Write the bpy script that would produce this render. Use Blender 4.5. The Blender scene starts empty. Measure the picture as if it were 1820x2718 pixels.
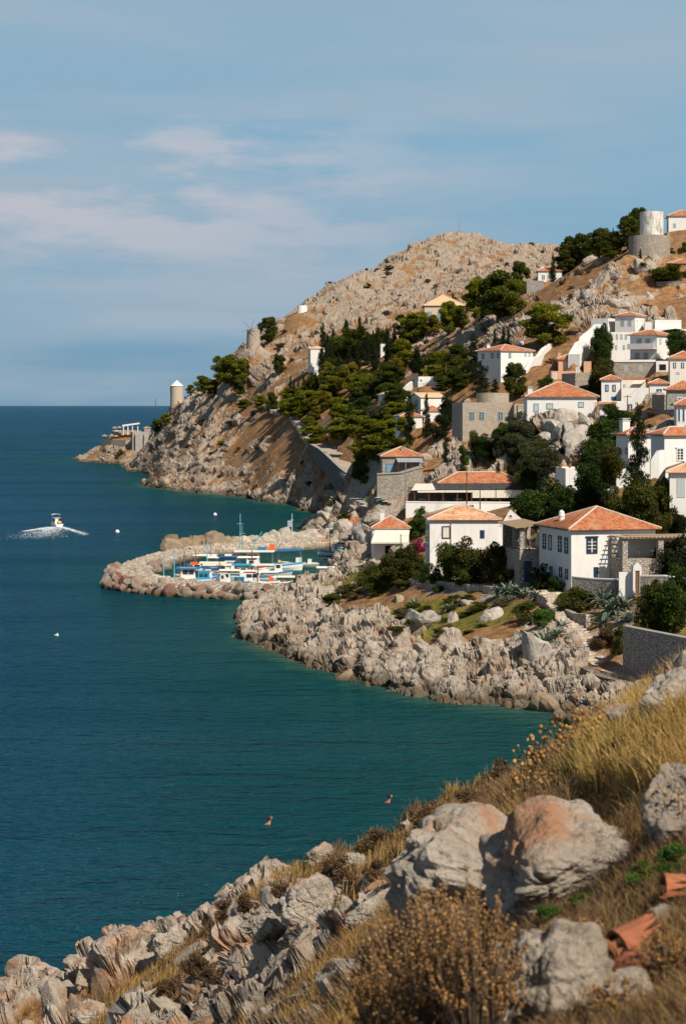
import bpy, bmesh, math, random, numpy as np
from mathutils import Vector, Matrix
from mathutils.bvhtree import BVHTree
from math import radians as R, sin, cos, pi

# ---------------------------------------------------------------- camera, sky, sun, exposure
F, HZ, CX, EH = 5758.0, 1075.0, 910.0, 28.0
SC = bpy.context.scene
COL = SC.collection
cd = bpy.data.cameras.new('camera'); cam = bpy.data.objects.new('camera', cd); COL.objects.link(cam)
cam.location = (0, 0, EH); cam.rotation_euler = (R(90), 0, 0)
cd.sensor_fit = 'VERTICAL'; cd.lens = 50.0; cd.sensor_height = 2718 / F * 50.0
cd.shift_y = -(1359 - HZ) / 2718
cd.clip_start = 0.2; cd.clip_end = 90000
cd.dof.use_dof = True; cd.dof.focus_distance = 230; cd.dof.aperture_fstop = 5.6
SC.camera = cam

SUNV = Vector((0.53, -0.76, 0.90)).normalized()      # towards the sun
w = bpy.data.worlds.new('World'); SC.world = w; w.use_nodes = True
nt = w.node_tree; nt.nodes.clear()
def N(t, **kw):
    n = nt.nodes.new(t)
    for k, v in kw.items(): setattr(n, k, v)
    return n
def L(a, b): nt.links.new(a, b)
wo = N('ShaderNodeOutputWorld'); bg = N('ShaderNodeBackground'); bg.inputs['Strength'].default_value = 0.1
sky = N('ShaderNodeTexSky'); sky.sky_type = 'NISHITA'; sky.sun_disc = False
sky.sun_elevation = math.asin(SUNV.z); sky.sun_rotation = math.atan2(SUNV.x, SUNV.y)
sky.air_density = 1.0; sky.dust_density = 1.2; sky.ozone_density = 1.0
tc = N('ShaderNodeTexCoord'); sp = N('ShaderNodeSeparateXYZ'); L(tc.outputs['Generated'], sp.inputs[0])
# haze-darkened band near the horizon, clear blue above, thin streaky cloud
rmp = N('ShaderNodeValToRGB'); L(sp.outputs['Z'], rmp.inputs[0]); e = rmp.color_ramp.elements
e[0].position = 0.0; e[0].color = (1.55, 2.85, 4.0, 1)
e[1].position = 0.6; e[1].color = (1.9, 3.2, 5.2, 1)
for p_, c_ in ((0.045, (1.85, 3.4, 4.7, 1)), (0.10, (2.15, 3.85, 5.2, 1)), (0.19, (2.6, 3.9, 5.1, 1))):
    k_ = rmp.color_ramp.elements.new(p_); k_.color = c_
mpg = N('ShaderNodeMapping'); mpg.inputs['Scale'].default_value = (2.2, 2.2, 17); L(tc.outputs['Generated'], mpg.inputs[0])
n1 = N('ShaderNodeTexNoise'); n1.inputs['Scale'].default_value = 1.6; n1.inputs['Detail'].default_value = 7; n1.inputs['Roughness'].default_value = .5
n1.inputs['Distortion'].default_value = .4
L(mpg.outputs[0], n1.inputs['Vector'])
cr = N('ShaderNodeValToRGB'); L(n1.outputs['Fac'], cr.inputs[0]); cr.color_ramp.elements[0].position = .41; cr.color_ramp.elements[1].position = .62
mpg2 = N('ShaderNodeMapping'); mpg2.inputs['Scale'].default_value = (13, 13, 50); mpg2.inputs['Location'].default_value = (3.1, 0, .6); L(tc.outputs['Generated'], mpg2.inputs[0])
n2 = N('ShaderNodeTexNoise'); n2.inputs['Scale'].default_value = 1.0; n2.inputs['Detail'].default_value = 8; n2.inputs['Roughness'].default_value = .55
L(mpg2.outputs[0], n2.inputs['Vector'])
cr2 = N('ShaderNodeValToRGB'); L(n2.outputs['Fac'], cr2.inputs[0]); cr2.color_ramp.elements[0].position = .44; cr2.color_ramp.elements[1].position = .57
band = N('ShaderNodeValToRGB'); L(sp.outputs['Z'], band.inputs[0]); be = band.color_ramp.elements
be[0].position = .05; be[0].color = (0, 0, 0, 1); be[1].position = .138; be[1].color = (0, 0, 0, 1)
for p_, v_ in ((.075, .75), (.105, 1), (.122, .8)):
    k_ = band.color_ramp.elements.new(p_); k_.color = (v_, v_, v_, 1)
side = N('ShaderNodeMapRange'); side.inputs['From Min'].default_value = .09; side.inputs['From Max'].default_value = -.07; L(sp.outputs['X'], side.inputs['Value'])
def M(op, a, b):
    m = N('ShaderNodeMath', operation=op)
    for i, x in enumerate((a, b)):
        if isinstance(x, (int, float)): m.inputs[i].default_value = x
        else: L(x, m.inputs[i])
    return m.outputs[0]
puff = M('MULTIPLY', M('MULTIPLY', band.outputs[0], cr2.outputs[0]), side.outputs[0])
streak = M('MULTIPLY', cr.outputs[0], .85)
def MX(fac, a, b):
    m = N('ShaderNodeMix', data_type='RGBA')
    for s_, x in ((0, fac), (6, a), (7, b)):
        if isinstance(x, (int, float)): m.inputs[s_].default_value = x
        elif isinstance(x, tuple): m.inputs[s_].default_value = x
        else: L(x, m.inputs[s_])
    return m.outputs[2]
c1 = MX(streak, rmp.outputs[0], (3.35, 4.15, 4.95, 1))
c2 = MX(M('MULTIPLY', puff, .8), c1, (5.0, 4.9, 5.4, 1))
hi = N('ShaderNodeMapRange'); hi.inputs['From Min'].default_value = .2; hi.inputs['From Max'].default_value = .32; L(sp.outputs['Z'], hi.inputs['Value'])
dk = MX(.0, sky.outputs[0], (0, 0, 0, 1)); vm = N('ShaderNodeVectorMath', operation='SCALE'); L(dk, vm.inputs[0]); vm.inputs['Scale'].default_value = .5
c3 = MX(hi.outputs[0], c2, vm.outputs[0])
L(c3, bg.inputs['Color']); L(bg.outputs[0], wo.inputs[0])

sd = bpy.data.lights.new('sun', 'SUN'); sd.energy = 5.0; sd.angle = R(0.5); sd.color = (1.0, .91, .78)
so = bpy.data.objects.new('sun', sd); COL.objects.link(so); so.rotation_euler = SUNV.to_track_quat('Z', 'Y').to_euler(); so.location = (60, -40, 120)
SC.view_settings.view_transform = 'Standard'; SC.view_settings.look = 'None'; SC.view_settings.exposure = 0.15; SC.view_settings.gamma = 1
SC.cycles.max_bounces = 5; SC.cycles.diffuse_bounces = 2; SC.cycles.glossy_bounces = 2; SC.cycles.transparent_max_bounces = 6

# ---------------------------------------------------------------- helpers
def P(px, py, D): return Vector(((px - CX) / F * D, D, EH - (py - HZ) / F * D))
def ptag(o, label=None, cat=None, group=None, kind=None):
    if label: o['label'] = label
    if cat: o['category'] = cat
    if group: o['group'] = group
    if kind: o['kind'] = kind
    return o
def empty(name, loc, label=None, cat=None, group=None, rz=0):
    o = bpy.data.objects.new(name, None); COL.objects.link(o); o.location = loc; o.rotation_euler.z = rz
    o.empty_display_size = .3
    return ptag(o, label, cat, group)
def wloc(o):
    v = Vector((0, 0, 0))
    while o is not None: v = v + Vector(o.location); o = o.parent
    return v
def link_mesh(name, me, mat, parent=None):
    o = bpy.data.objects.new(name, me); COL.objects.link(o)
    if mat: me.materials.append(mat)
    if parent: o.parent = parent
    return o
def grid_mesh(name, V, nr, nc, mat, attrs=None, parent=None, smooth=False):
    i = np.arange(nr * nc).reshape(nr, nc)
    q = np.stack([i[:-1, :-1], i[:-1, 1:], i[1:, 1:], i[1:, :-1]], -1).reshape(-1, 4)
    me = bpy.data.meshes.new(name); nv = len(V); nq = len(q)
    me.vertices.add(nv); me.vertices.foreach_set('co', np.asarray(V, np.float32).ravel())
    me.loops.add(nq * 4); me.loops.foreach_set('vertex_index', q.ravel().astype(np.int32))
    me.polygons.add(nq); me.polygons.foreach_set('loop_start', np.arange(0, nq * 4, 4, dtype=np.int32))
    me.polygons.foreach_set('use_smooth', np.full(nq, smooth))
    for k, a in (attrs or {}).items():
        at = me.attributes.new(k, 'FLOAT', 'POINT'); at.data.foreach_set('value', np.asarray(a, np.float32).ravel())
    me.update(calc_edges=True)
    return link_mesh(name, me, mat, parent)
class MB:
    def __init__(s): s.v = []; s.f = []
    def poly(s, pts):
        i = len(s.v); s.v += [tuple(p) for p in pts]; s.f.append(tuple(range(i, i + len(pts)))); return s
    def hexa(s, p):      # 8 points: bottom 0-3 ccw, top 4-7
        i = len(s.v); s.v += [tuple(q) for q in p]
        for f in ((3, 2, 1, 0), (4, 5, 6, 7), (0, 1, 5, 4), (1, 2, 6, 5), (2, 3, 7, 6), (3, 0, 4, 7)): s.f.append(tuple(i + k for k in f))
        return s
    def box(s, c, x, y, z):      # centre and three half-vectors
        c, x, y, z = map(Vector, (c, x, y, z))
        return s.hexa([c - x - y - z, c + x - y - z, c + x + y - z, c - x + y - z, c - x - y + z, c + x - y + z, c + x + y + z, c - x + y + z])
    def bx(s, x0, x1, y0, y1, z0, z1):
        return s.hexa([(x0, y0, z0), (x1, y0, z0), (x1, y1, z0), (x0, y1, z0), (x0, y0, z1), (x1, y0, z1), (x1, y1, z1), (x0, y1, z1)])
    def prism(s, pts, h):      # horizontal outline, each with own z, extruded by vector h
        h = Vector(h); n = len(pts); i = len(s.v)
        s.v += [tuple(p) for p in pts] + [tuple(Vector(p) + h) for p in pts]
        s.f.append(tuple(range(i + n - 1, i - 1, -1))); s.f.append(tuple(range(i + n, i + 2 * n)))
        for k in range(n): s.f.append((i + k, i + (k + 1) % n, i + n + (k + 1) % n, i + n + k))
        return s
    def tube(s, p0, p1, r0, r1=None, n=8):
        r1 = r0 if r1 is None else r1
        p0, p1 = Vector(p0), Vector(p1); d = p1 - p0
        if d.length < 1e-6: return s
        q = d.to_track_quat('Z', 'Y'); i = len(s.v)
        for p, r in ((p0, r0), (p1, r1)):
            for k in range(n): s.v.append(tuple(p + q @ Vector((r * cos(2 * pi * k / n), r * sin(2 * pi * k / n), 0))))
        for k in range(n): s.f.append((i + k, i + (k + 1) % n, i + n + (k + 1) % n, i + n + k))
        s.f.append(tuple(range(i + n - 1, i - 1, -1))); s.f.append(tuple(range(i + n, i + 2 * n)))
        return s
    def path(s, pts, r0, r1=None, n=6):
        r1 = r0 if r1 is None else r1; m = len(pts) - 1
        for k in range(m): s.tube(pts[k], pts[k + 1], r0 + (r1 - r0) * k / m, r0 + (r1 - r0) * (k + 1) / m, n)
        return s
    def lathe(s, c, prof, n=24):      # prof: (r, z) list
        i = len(s.v); c = Vector(c)
        for r, z in prof:
            for k in range(n): s.v.append((c.x + r * cos(2 * pi * k / n), c.y + r * sin(2 * pi * k / n), c.z + z))
        for j in range(len(prof) - 1):
            for k in range(n):
                a = i + j * n + k; b = i + j * n + (k + 1) % n; s.f.append((a, b, b + n, a + n))
        s.f.append(tuple(range(i + n - 1, i - 1, -1))); j = i + (len(prof) - 1) * n; s.f.append(tuple(range(j, j + n)))
        return s
    def build(s, name, mat, parent=None, world=True, smooth=False, label=None):
        me = bpy.data.meshes.new(name)
        v = np.array(s.v, float).reshape(-1, 3)
        if world and parent is not None: v = v - np.array(wloc(parent))
        me.from_pydata(v.tolist(), [], s.f); me.update()
        if smooth: me.polygons.foreach_set('use_smooth', [True] * len(me.polygons))
        o = link_mesh(name, me, mat, parent)
        if label: o['label'] = label
        return o
def tri_mesh(name, V, T, mat, parent=None, attrs=None, k=3):
    me = bpy.data.meshes.new(name); V = np.asarray(V, np.float32); T = np.asarray(T, np.int32)
    me.vertices.add(len(V)); me.vertices.foreach_set('co', V.ravel())
    me.loops.add(T.size); me.loops.foreach_set('vertex_index', T.ravel())
    me.polygons.add(len(T)); me.polygons.foreach_set('loop_start', np.arange(0, T.size, k, dtype=np.int32))
    for n_, a in (attrs or {}).items():
        at = me.attributes.new(n_, 'FLOAT', 'FACE'); at.data.foreach_set('value', np.asarray(a, np.float32))
    me.update(calc_edges=True)
    return link_mesh(name, me, mat, parent)
def copy_tree(o, parent=None):
    c = o.copy(); COL.objects.link(c); c.parent = parent
    for ch in list(o.children): copy_tree(ch, c)
    return c

# ---- numpy noise
def _h(ix, iy, iz, s):
    h = (ix.astype(np.int64) * 374761393 + iy.astype(np.int64) * 668265263 + iz.astype(np.int64) * 2147483647 + s * 1274126177) & 0xffffffff
    h = ((h ^ (h >> 13)) * 1274126177) & 0xffffffff
    h = ((h ^ (h >> 15)) * 2246822519) & 0xffffffff
    return ((h ^ (h >> 16)) & 0xffffff) / float(0xffffff)
def vnoise(p, s=0):
    p = np.asarray(p, float); i = np.floor(p).astype(np.int64); f = p - i; f = f * f * (3 - 2 * f); r = 0
    for dx in (0, 1):
        for dy in (0, 1):
            for dz in (0, 1):
                wt = (f[:, 0] if dx else 1 - f[:, 0]) * (f[:, 1] if dy else 1 - f[:, 1]) * (f[:, 2] if dz else 1 - f[:, 2])
                r = r + wt * _h(i[:, 0] + dx, i[:, 1] + dy, i[:, 2] + dz, s)
    return r * 2 - 1
def fbm(p, o=4, s=0):
    r = 0; a = 1; t = 0
    for k in range(o): r = r + a * vnoise(p * 2 ** k + k * 17.3, s + k); t += a; a *= .5
    return r / t
def blocks(p, s=0, w=.17):
    """fractured rock: nearest random cell gives a tilted facet, gaps between cells give cracks"""
    p = np.asarray(p, float); i = np.floor(p).astype(np.int64); n = len(p)
    f1 = np.full(n, 9.); f2 = np.full(n, 9.); val = np.zeros(n); cid = np.zeros(n)
    for dx in (-1, 0, 1):
        for dy in (-1, 0, 1):
            for dz in (-1, 0, 1):
                a, b, c = i[:, 0] + dx, i[:, 1] + dy, i[:, 2] + dz
                qx = a + _h(a, b, c, s) - p[:, 0]; qy = b + _h(a, b, c, s + 1) - p[:, 1]; qz = c + _h(a, b, c, s + 2) - p[:, 2]
                d = np.sqrt(qx * qx + qy * qy + qz * qz)
                h = .35 + _h(a, b, c, s + 3) * .75 + (_h(a, b, c, s + 4) - .5) * -1.5 * qx + (_h(a, b, c, s + 5) - .5) * -1.5 * qy + (_h(a, b, c, s + 7) - .5) * -1.2 * qz
                m = d < f1
                f2 = np.where(m, f1, np.minimum(f2, d)); val = np.where(m, h, val); cid = np.where(m, _h(a, b, c, s + 6), cid); f1 = np.where(m, d, f1)
    g = np.clip((f2 - f1) / w, 0, 1); g = 1 - (1 - g) ** 2.2
    return np.maximum(val, .1) * g, g, cid
def rock_mesh(rng, sub=3, nplanes=16, rough=.05, sc=(1, 1, 1), crack=.0):
    bm = bmesh.new(); bmesh.ops.create_icosphere(bm, subdivisions=sub, radius=1)
    V = np.array([v.co[:] for v in bm.verts]); T = [[v.index for v in f.verts] for f in bm.faces]; bm.free()
    nn = rng.normal(size=(nplanes, 3)); nn /= np.linalg.norm(nn, axis=1)[:, None]; hh = rng.uniform(.52, 1.0, nplanes)
    dn = V @ nn.T; r = np.where(dn > .05, hh / np.maximum(dn, .05), 9)
    rr = -np.log(np.exp(-r * 26).sum(1)) / 26; rr = np.minimum(rr, 1.15)
    o = rng.uniform(0, 99, 3)
    rr = rr * (1 + rough * fbm(V * 2.3 + o, 4) * 2)
    if crack:
        b, g, c_ = blocks(V * 1.5 + o, 5); rr = rr + crack * (b - .5); b, g, c_ = blocks(V * 4.2 + o + .25 * np.stack([fbm(V * 3 + k_, 2, 3) for k_ in (0, 9, 18)], 1), 15, .12); rr = rr + crack * .38 * (b - .5) + crack * .25 * fbm(V * 14 + o, 3)
    return V * rr[:, None] * np.array(sc), np.array(T)
# ---------------------------------------------------------------- materials
class MT:
    def __init__(s, name, rough=.85, spec=.3):
        s.m = bpy.data.materials.new(name); s.m.use_nodes = True; s.t = s.m.node_tree
        s.b = s.t.nodes['Principled BSDF']; s.b.inputs['Roughness'].default_value = rough; s.b.inputs['Specular IOR Level'].default_value = spec
        s.g = None
    def n(s, t, **kw):
        x = s.t.nodes.new(t)
        for k, v in kw.items(): setattr(x, k, v)
        return x
    def l(s, a, b): s.t.links.new(a, b)
    def pos(s, scale=(1, 1, 1), rot=None, obj=False):
        if obj: o = s.n('ShaderNodeTexCoord').outputs['Object']
        else: o = s.n('ShaderNodeNewGeometry').outputs['Position']
        m = s.n('ShaderNodeMapping'); m.inputs['Scale'].default_value = scale
        if rot: m.inputs['Rotation'].default_value = rot
        s.l(o, m.inputs[0]); return m.outputs[0]
    def noise(s, vec, sc, det=4, rough=.55, dist=0):
        x = s.n('ShaderNodeTexNoise'); s.l(vec, x.inputs['Vector'])
        for k, v in (('Scale', sc), ('Detail', det), ('Roughness', rough), ('Distortion', dist)): x.inputs[k].default_value = v
        return x.outputs['Fac']
    def vor(s, vec, sc, feat='F1', rnd=1):
        x = s.n('ShaderNodeTexVoronoi', feature=feat); s.l(vec, x.inputs['Vector']); x.inputs['Scale'].default_value = sc
        x.inputs['Randomness'].default_value = rnd; return x
    def ramp(s, fac, *st):
        x = s.n('ShaderNodeValToRGB'); s.l(fac, x.inputs[0]); e = x.color_ramp.elements
        cc = lambda c: (c, c, c, 1) if isinstance(c, (int, float)) else tuple(c) + (1,)
        e[0].position, e[0].color = st[0][0], cc(st[0][1]); e[1].position, e[1].color = st[-1][0], cc(st[-1][1])
        for p_, c_ in st[1:-1]:
            k = e.new(p_); k.color = cc(c_)
        return x.outputs[0]
    def mix(s, fac, a, b, bt='MIX'):
        x = s.n('ShaderNodeMix', data_type='RGBA', blend_type=bt)
        for i, v in ((0, fac), (6, a), (7, b)):
            if isinstance(v, (int, float)): x.inputs[i].default_value = v if i == 0 else (v, v, v, 1)
            elif isinstance(v, (tuple, list)): x.inputs[i].default_value = tuple(v) + (1,)
            else: s.l(v, x.inputs[i])
        return x.outputs[2]
    def math(s, op, a, b=0, clamp=False):
        x = s.n('ShaderNodeMath', operation=op); x.use_clamp = clamp
        for i, v in enumerate((a, b)):
            if isinstance(v, (int, float)): x.inputs[i].default_value = v
            else: s.l(v, x.inputs[i])
        return x.outputs[0]
    def attr(s, name): x = s.n('ShaderNodeAttribute'); x.attribute_name = name; return x.outputs['Fac']
    def col(s, c):
        if isinstance(c, (tuple, list)): s.b.inputs['Base Color'].default_value = tuple(c) + (1,)
        else: s.l(c, s.b.inputs['Base Color'])
        return s
    def bump(s, h, st=.5, d=.1):
        x = s.n('ShaderNodeBump'); x.inputs['Strength'].default_value = st; x.inputs['Distance'].default_value = d
        s.l(h, x.inputs['Height'])
        if s.g: s.l(s.g, x.inputs['Normal'])
        s.g = x.outputs[0]; s.l(s.g, s.b.inputs['Normal']); return s

def rock_color(m, vec, sc=1.0, warm=.5):
    a = m.noise(vec, .55 * sc, 6, .6, .3); b = m.noise(vec, 2.7 * sc, 5, .65)
    c = m.ramp(a, (.3, (.20, .165, .13)), (.5, (.38, .32, .255)), (.72, (.52, .45, .37)))
    d = m.mix(m.ramp(b, (.35, 0), (.7, .55)), c, (.60, .54, .46))
    big = m.noise(vec, .09 * sc, 5, .65); d = m.mix(m.ramp(big, (.46, 0), (.68, .42)), d, (.32, .23, .155))
    o = m.noise(vec, .38 * sc, 5, .6, 1.0)
    d = m.mix(m.ramp(o, (.60 - .08 * warm, 0), (.74 - .08 * warm, .8)), d, (.46, .22, .10))
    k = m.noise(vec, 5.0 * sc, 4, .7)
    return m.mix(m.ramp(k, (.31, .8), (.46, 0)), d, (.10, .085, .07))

def terrain_mat(name, sc=1.0, near=False):
    m = MT(name, .95, .15); v = m.pos()
    rk = rock_color(m, v, sc, 1.1 if sc > 1 else .5)
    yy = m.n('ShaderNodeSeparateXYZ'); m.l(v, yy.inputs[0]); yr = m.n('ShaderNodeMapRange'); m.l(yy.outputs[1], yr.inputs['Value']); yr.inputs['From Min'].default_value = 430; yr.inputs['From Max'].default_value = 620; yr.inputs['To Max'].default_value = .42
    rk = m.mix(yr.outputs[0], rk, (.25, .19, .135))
    # soil and dry grass
    a = m.noise(v, .8 * sc, 6, .65); b = m.noise(v, .16 * sc, 4, .6)
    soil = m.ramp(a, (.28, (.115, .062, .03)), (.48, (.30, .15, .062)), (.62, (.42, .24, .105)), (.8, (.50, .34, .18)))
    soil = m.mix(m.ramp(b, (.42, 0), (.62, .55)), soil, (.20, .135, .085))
    g = m.noise(v, 1.3 * sc, 5, .7)
    green = m.ramp(g, (.3, (.035, .045, .012)), (.5, (.16, .155, .028)), (.7, (.28, .20, .055)))
    soil = m.mix(m.attr('green'), soil, green)
    pv = m.attr('pave'); c3 = m.vor(v, 1.6 * sc, 'DISTANCE_TO_EDGE')
    pave = m.mix(m.ramp(c3.outputs['Distance'], (.02, 0), (.09, 1)), (.2, .17, .14), m.ramp(a, (.3, (.36, .30, .24)), (.7, (.50, .43, .35))))
    soil = m.mix(pv, soil, pave)
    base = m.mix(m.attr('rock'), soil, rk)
    z = m.n('ShaderNodeSeparateXYZ'); m.l(v, z.inputs[0])
    wn = m.math('MULTIPLY', m.noise(v, .7, 4), 1.4)
    wet = m.math('SUBTRACT', z.outputs[2], wn)
    base = m.mix(m.ramp(m.math('MULTIPLY_ADD', wet, .5), (.0, 1), (.9, 0)), base, m.mix(.5, (.085, .058, .032), rk, 'MIX')) if False else base
    x = m.n('ShaderNodeMapRange'); m.l(wet, x.inputs['Value']); x.inputs['From Min'].default_value = 1.1; x.inputs['From Max'].default_value = -.15
    base = m.mix(m.math('MULTIPLY', x.outputs[0], .82), base, (.085, .06, .035))
    m.col(base)
    m.bump(m.noise(v, 3.0 * sc, 8, .7), .8, .35 / sc)
    m.bump(m.noise(v, 14 * sc, 4, .7), .5, .05 / sc)
    return m.m
MAT = {}
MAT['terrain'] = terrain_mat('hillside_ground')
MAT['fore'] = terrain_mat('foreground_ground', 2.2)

def mk(name, c, rough=.8, spec=.3, var=.0, vs=3., bump=0, metal=0):
    m = MT(name, rough, spec)
    if var:
        v = m.pos(); n_ = m.noise(v, vs, 5, .6)
        c2 = tuple(x * (1 - var) for x in c)
        m.col(m.mix(m.ramp(n_, (.35, 1), (.65, 0)), c, c2))
        if bump: m.bump(m.noise(v, vs * 4, 4), bump, .03)
    else: m.col(c)
    m.b.inputs['Metallic'].default_value = metal
    MAT[name] = m.m; return m.m
def plaster(name, c):
    m = MT(name, .9, .15); v = m.pos()
    a = m.noise(v, .5, 5, .6); st = m.noise(m.pos((1.5, 1.5, .25)), 1.5, 5, .7)
    base = m.mix(m.ramp(a, (.4, 0), (.75, .5)), c, tuple(x * .86 for x in c))
    base = m.mix(m.ramp(st, (.52, 0), (.80, .5)), base, (.42, .36, .29))
    if name == 'weathered_white': base = m.mix(m.ramp(m.noise(m.pos((1, 1, .45)), .9, 7, .75), (.48, 0), (.60, .75)), base, (.22, .19, .16))
    m.col(base); m.bump(m.noise(v, 6, 5, .6), .25, .03); MAT[name] = m.m; return m.m
plaster('white_plaster', (.74, .73, .70)); plaster('warm_plaster', (.72, .68, .60)); plaster('pink_plaster', (.62, .36, .24)); plaster('weathered_white', (.70, .67, .61))
plaster('cream_plaster', (.58, .47, .35)); plaster('beige_plaster', (.50, .41, .32))
def masonry(name, c1, c2, cm, sc=3.2, bump=.7):
    m = MT(name, .95, .15); v = m.pos((1, 1, 1.75))
    vo = m.vor(v, sc, 'F1'); ed = m.vor(v, sc, 'DISTANCE_TO_EDGE')
    st = m.mix(m.n('ShaderNodeSeparateColor').outputs[0], c1, c2) if False else None
    sep = m.n('ShaderNodeSeparateColor'); m.l(vo.outputs['Color'], sep.inputs[0])
    st = m.mix(sep.outputs[0], c1, c2); st = m.mix(m.ramp(m.noise(v, 5, 4), (.3, .5), (.6, 0)), st, tuple(x * .5 for x in c1))
    m.col(m.mix(m.ramp(ed.outputs['Distance'], (.02, 0), (.09, 1)), cm, st))
    m.bump(m.ramp(ed.outputs['Distance'], (.0, 0), (.12, 1)), bump, .08); m.bump(m.noise(v, 6, 5), .4, .04)
    MAT[name] = m.m; return m.m
masonry('stone_wall', (.30, .265, .22), (.54, .47, .39), (.24, .21, .18))
masonry('pale_stone', (.34, .285, .225), (.47, .40, .32), (.42, .36, .29), 2.2, .3)
masonry('coursed_stone', (.38, .34, .29), (.58, .52, .44), (.13, .11, .09), 3.0)
masonry('grey_stone', (.26, .25, .23), (.38, .36, .33), (.30, .28, .26), 2.4, .35)
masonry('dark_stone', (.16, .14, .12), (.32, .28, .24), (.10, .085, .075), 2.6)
def tiles(name, c1, c2, c3):
    m = MT(name, .85, .2); v = m.pos()
    vo = m.vor(v, 3.4, 'F1'); sep = m.n('ShaderNodeSeparateColor'); m.l(vo.outputs['Color'], sep.inputs[0])
    a = m.noise(v, .7, 4, .6)
    b = m.mix(sep.outputs[0], c1, c2); b = m.mix(m.ramp(a, (.45, 0), (.7, .7)), b, c3)
    m.col(m.mix(m.ramp(m.noise(v, 7, 4), (.3, .5), (.5, 0)), b, tuple(x * .45 for x in c1)))
    m.bump(m.noise(v, 5, 4), .4, .04); MAT[name] = m.m; return m.m
tiles('roof_tile', (.30, .085, .036), (.50, .20, .09), (.46, .27, .17))
tiles('old_roof_tile', (.42, .17, .08), (.64, .38, .22), (.70, .50, .33))
tiles('beige_tile', (.55, .36, .20), (.66, .46, .28), (.66, .44, .27))
mk('mortar', (.66, .55, .45), .9, .1, .3, 4); mk('white_trim', (.78, .76, .72), .8, .2, .1)
mk('grey_trim', (.30, .33, .34), .7); mk('blue_trim', (.035, .085, .22), .5); mk('navy_trim', (.015, .04, .085), .5); mk('bright_blue', (.015, .15, .42), .5)
mk('teal_shutter', (.17, .30, .33), .6); mk('grey_shutter', (.33, .38, .38), .6); mk('pale_shutter', (.45, .50, .50), .6)
mk('wood', (.22, .12, .06), .7, .2, .4, 6); mk('rust_wood', (.17, .075, .035), .8, .2, .4, 5); mk('pale_wood', (.45, .36, .26), .8, .2, .3, 6)
mk('canvas', (.70, .65, .55), .9, .1, .1, 2); mk('reed', (.42, .31, .19), .95, .1, .5, 9, .5); mk('dark_sheet', (.075, .075, .08), .7, .3, .5, 2)
mk('metal_grey', (.35, .36, .37), .4, .5, metal=.6); mk('black', (.015, .015, .018), .5); mk('concrete', (.40, .37, .33), .95, .1, .3, 1.5, .3)
mk('terracotta', (.36, .13, .065), .85, .2, .3, 8, .3); mk('dark_inside', (.02, .018, .016), .9, .1)
gl = MT('window_glass', .08, .5); gl.col((.03, .045, .055)); MAT['glass'] = gl.m
# ---------------------------------------------------------------- terrain control points  (px, py, distance, rock, green, pave)
def WL(px, py): return EH * F / (py - HZ)
CP = []
def c(px, py, D, rock=.5, green=0., pave=0.): CP.append(((px - CX) / F, math.log(D), EH - (py - HZ) / F * D, rock, green, pave))
def s_(px, D, z, rock=1., green=0., pave=0.): CP.append(((px - CX) / F, math.log(D), z, rock, green, pave))
def wl(px, py, under=True):
    D = WL(px, py); s_(px, D, 0); 
    if under: s_(px, D * .975, -1.6); s_(px, D * .93, -4)
# cape shoreline
for a in ((232, 1217), (262, 1222), (300, 1227), (350, 1231), (400, 1233), (432, 1262), (445, 1298), (480, 1303), (530, 1306), (600, 1312), (660, 1318), (690, 1330), (740, 1335), (780, 1338), (830, 1342), (868, 1345)): wl(*a)
for a in ((150, 1300, -14), (216, 1185, -5), (150, 1000, -14), (60, 900, -22), (250, 1260, -7), (400, 1230, -7), (330, 900, -12), (380, 700, -12), (200, 600, -22), (500, 620, -9), (650, 600, -7), (780, 560, -4), (820, 535, -3),
          (560, 1150, -5), (700, 1150, -5), (300, 430, -16), (480, 480, -9), (700, 480, -6), (760, 450, -3.5), (0, 350, -22), (-500, 300, -26), (-500, 900, -26), (-500, 120, -16), (100, 250, -16), (400, 290, -10), (600, 270, -6), (640, 240, -5),
          (300, 130, -12), (700, 170, -8.5), (900, 200, -5), (1000, 160, -6), (1200, 190, -3.5), (1350, 190, -2.4), (1300, 150, -5), (1100, 110, -6), (500, 100, -7), (0, 90, -4), (1450, 170, -3), (1450, 188, -1.5),
          (600, 380, -2.5), (500, 390, -3), (700, 380, -2), (850, 375, -2), (700, 345, -2), (560, 345, -2.5), (400, 350, -4), (920, 385, -1.6), (240, 350, -6), (780, 400, -2), (900, 350, -1), (860, 345, -1)): s_(*a)
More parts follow.
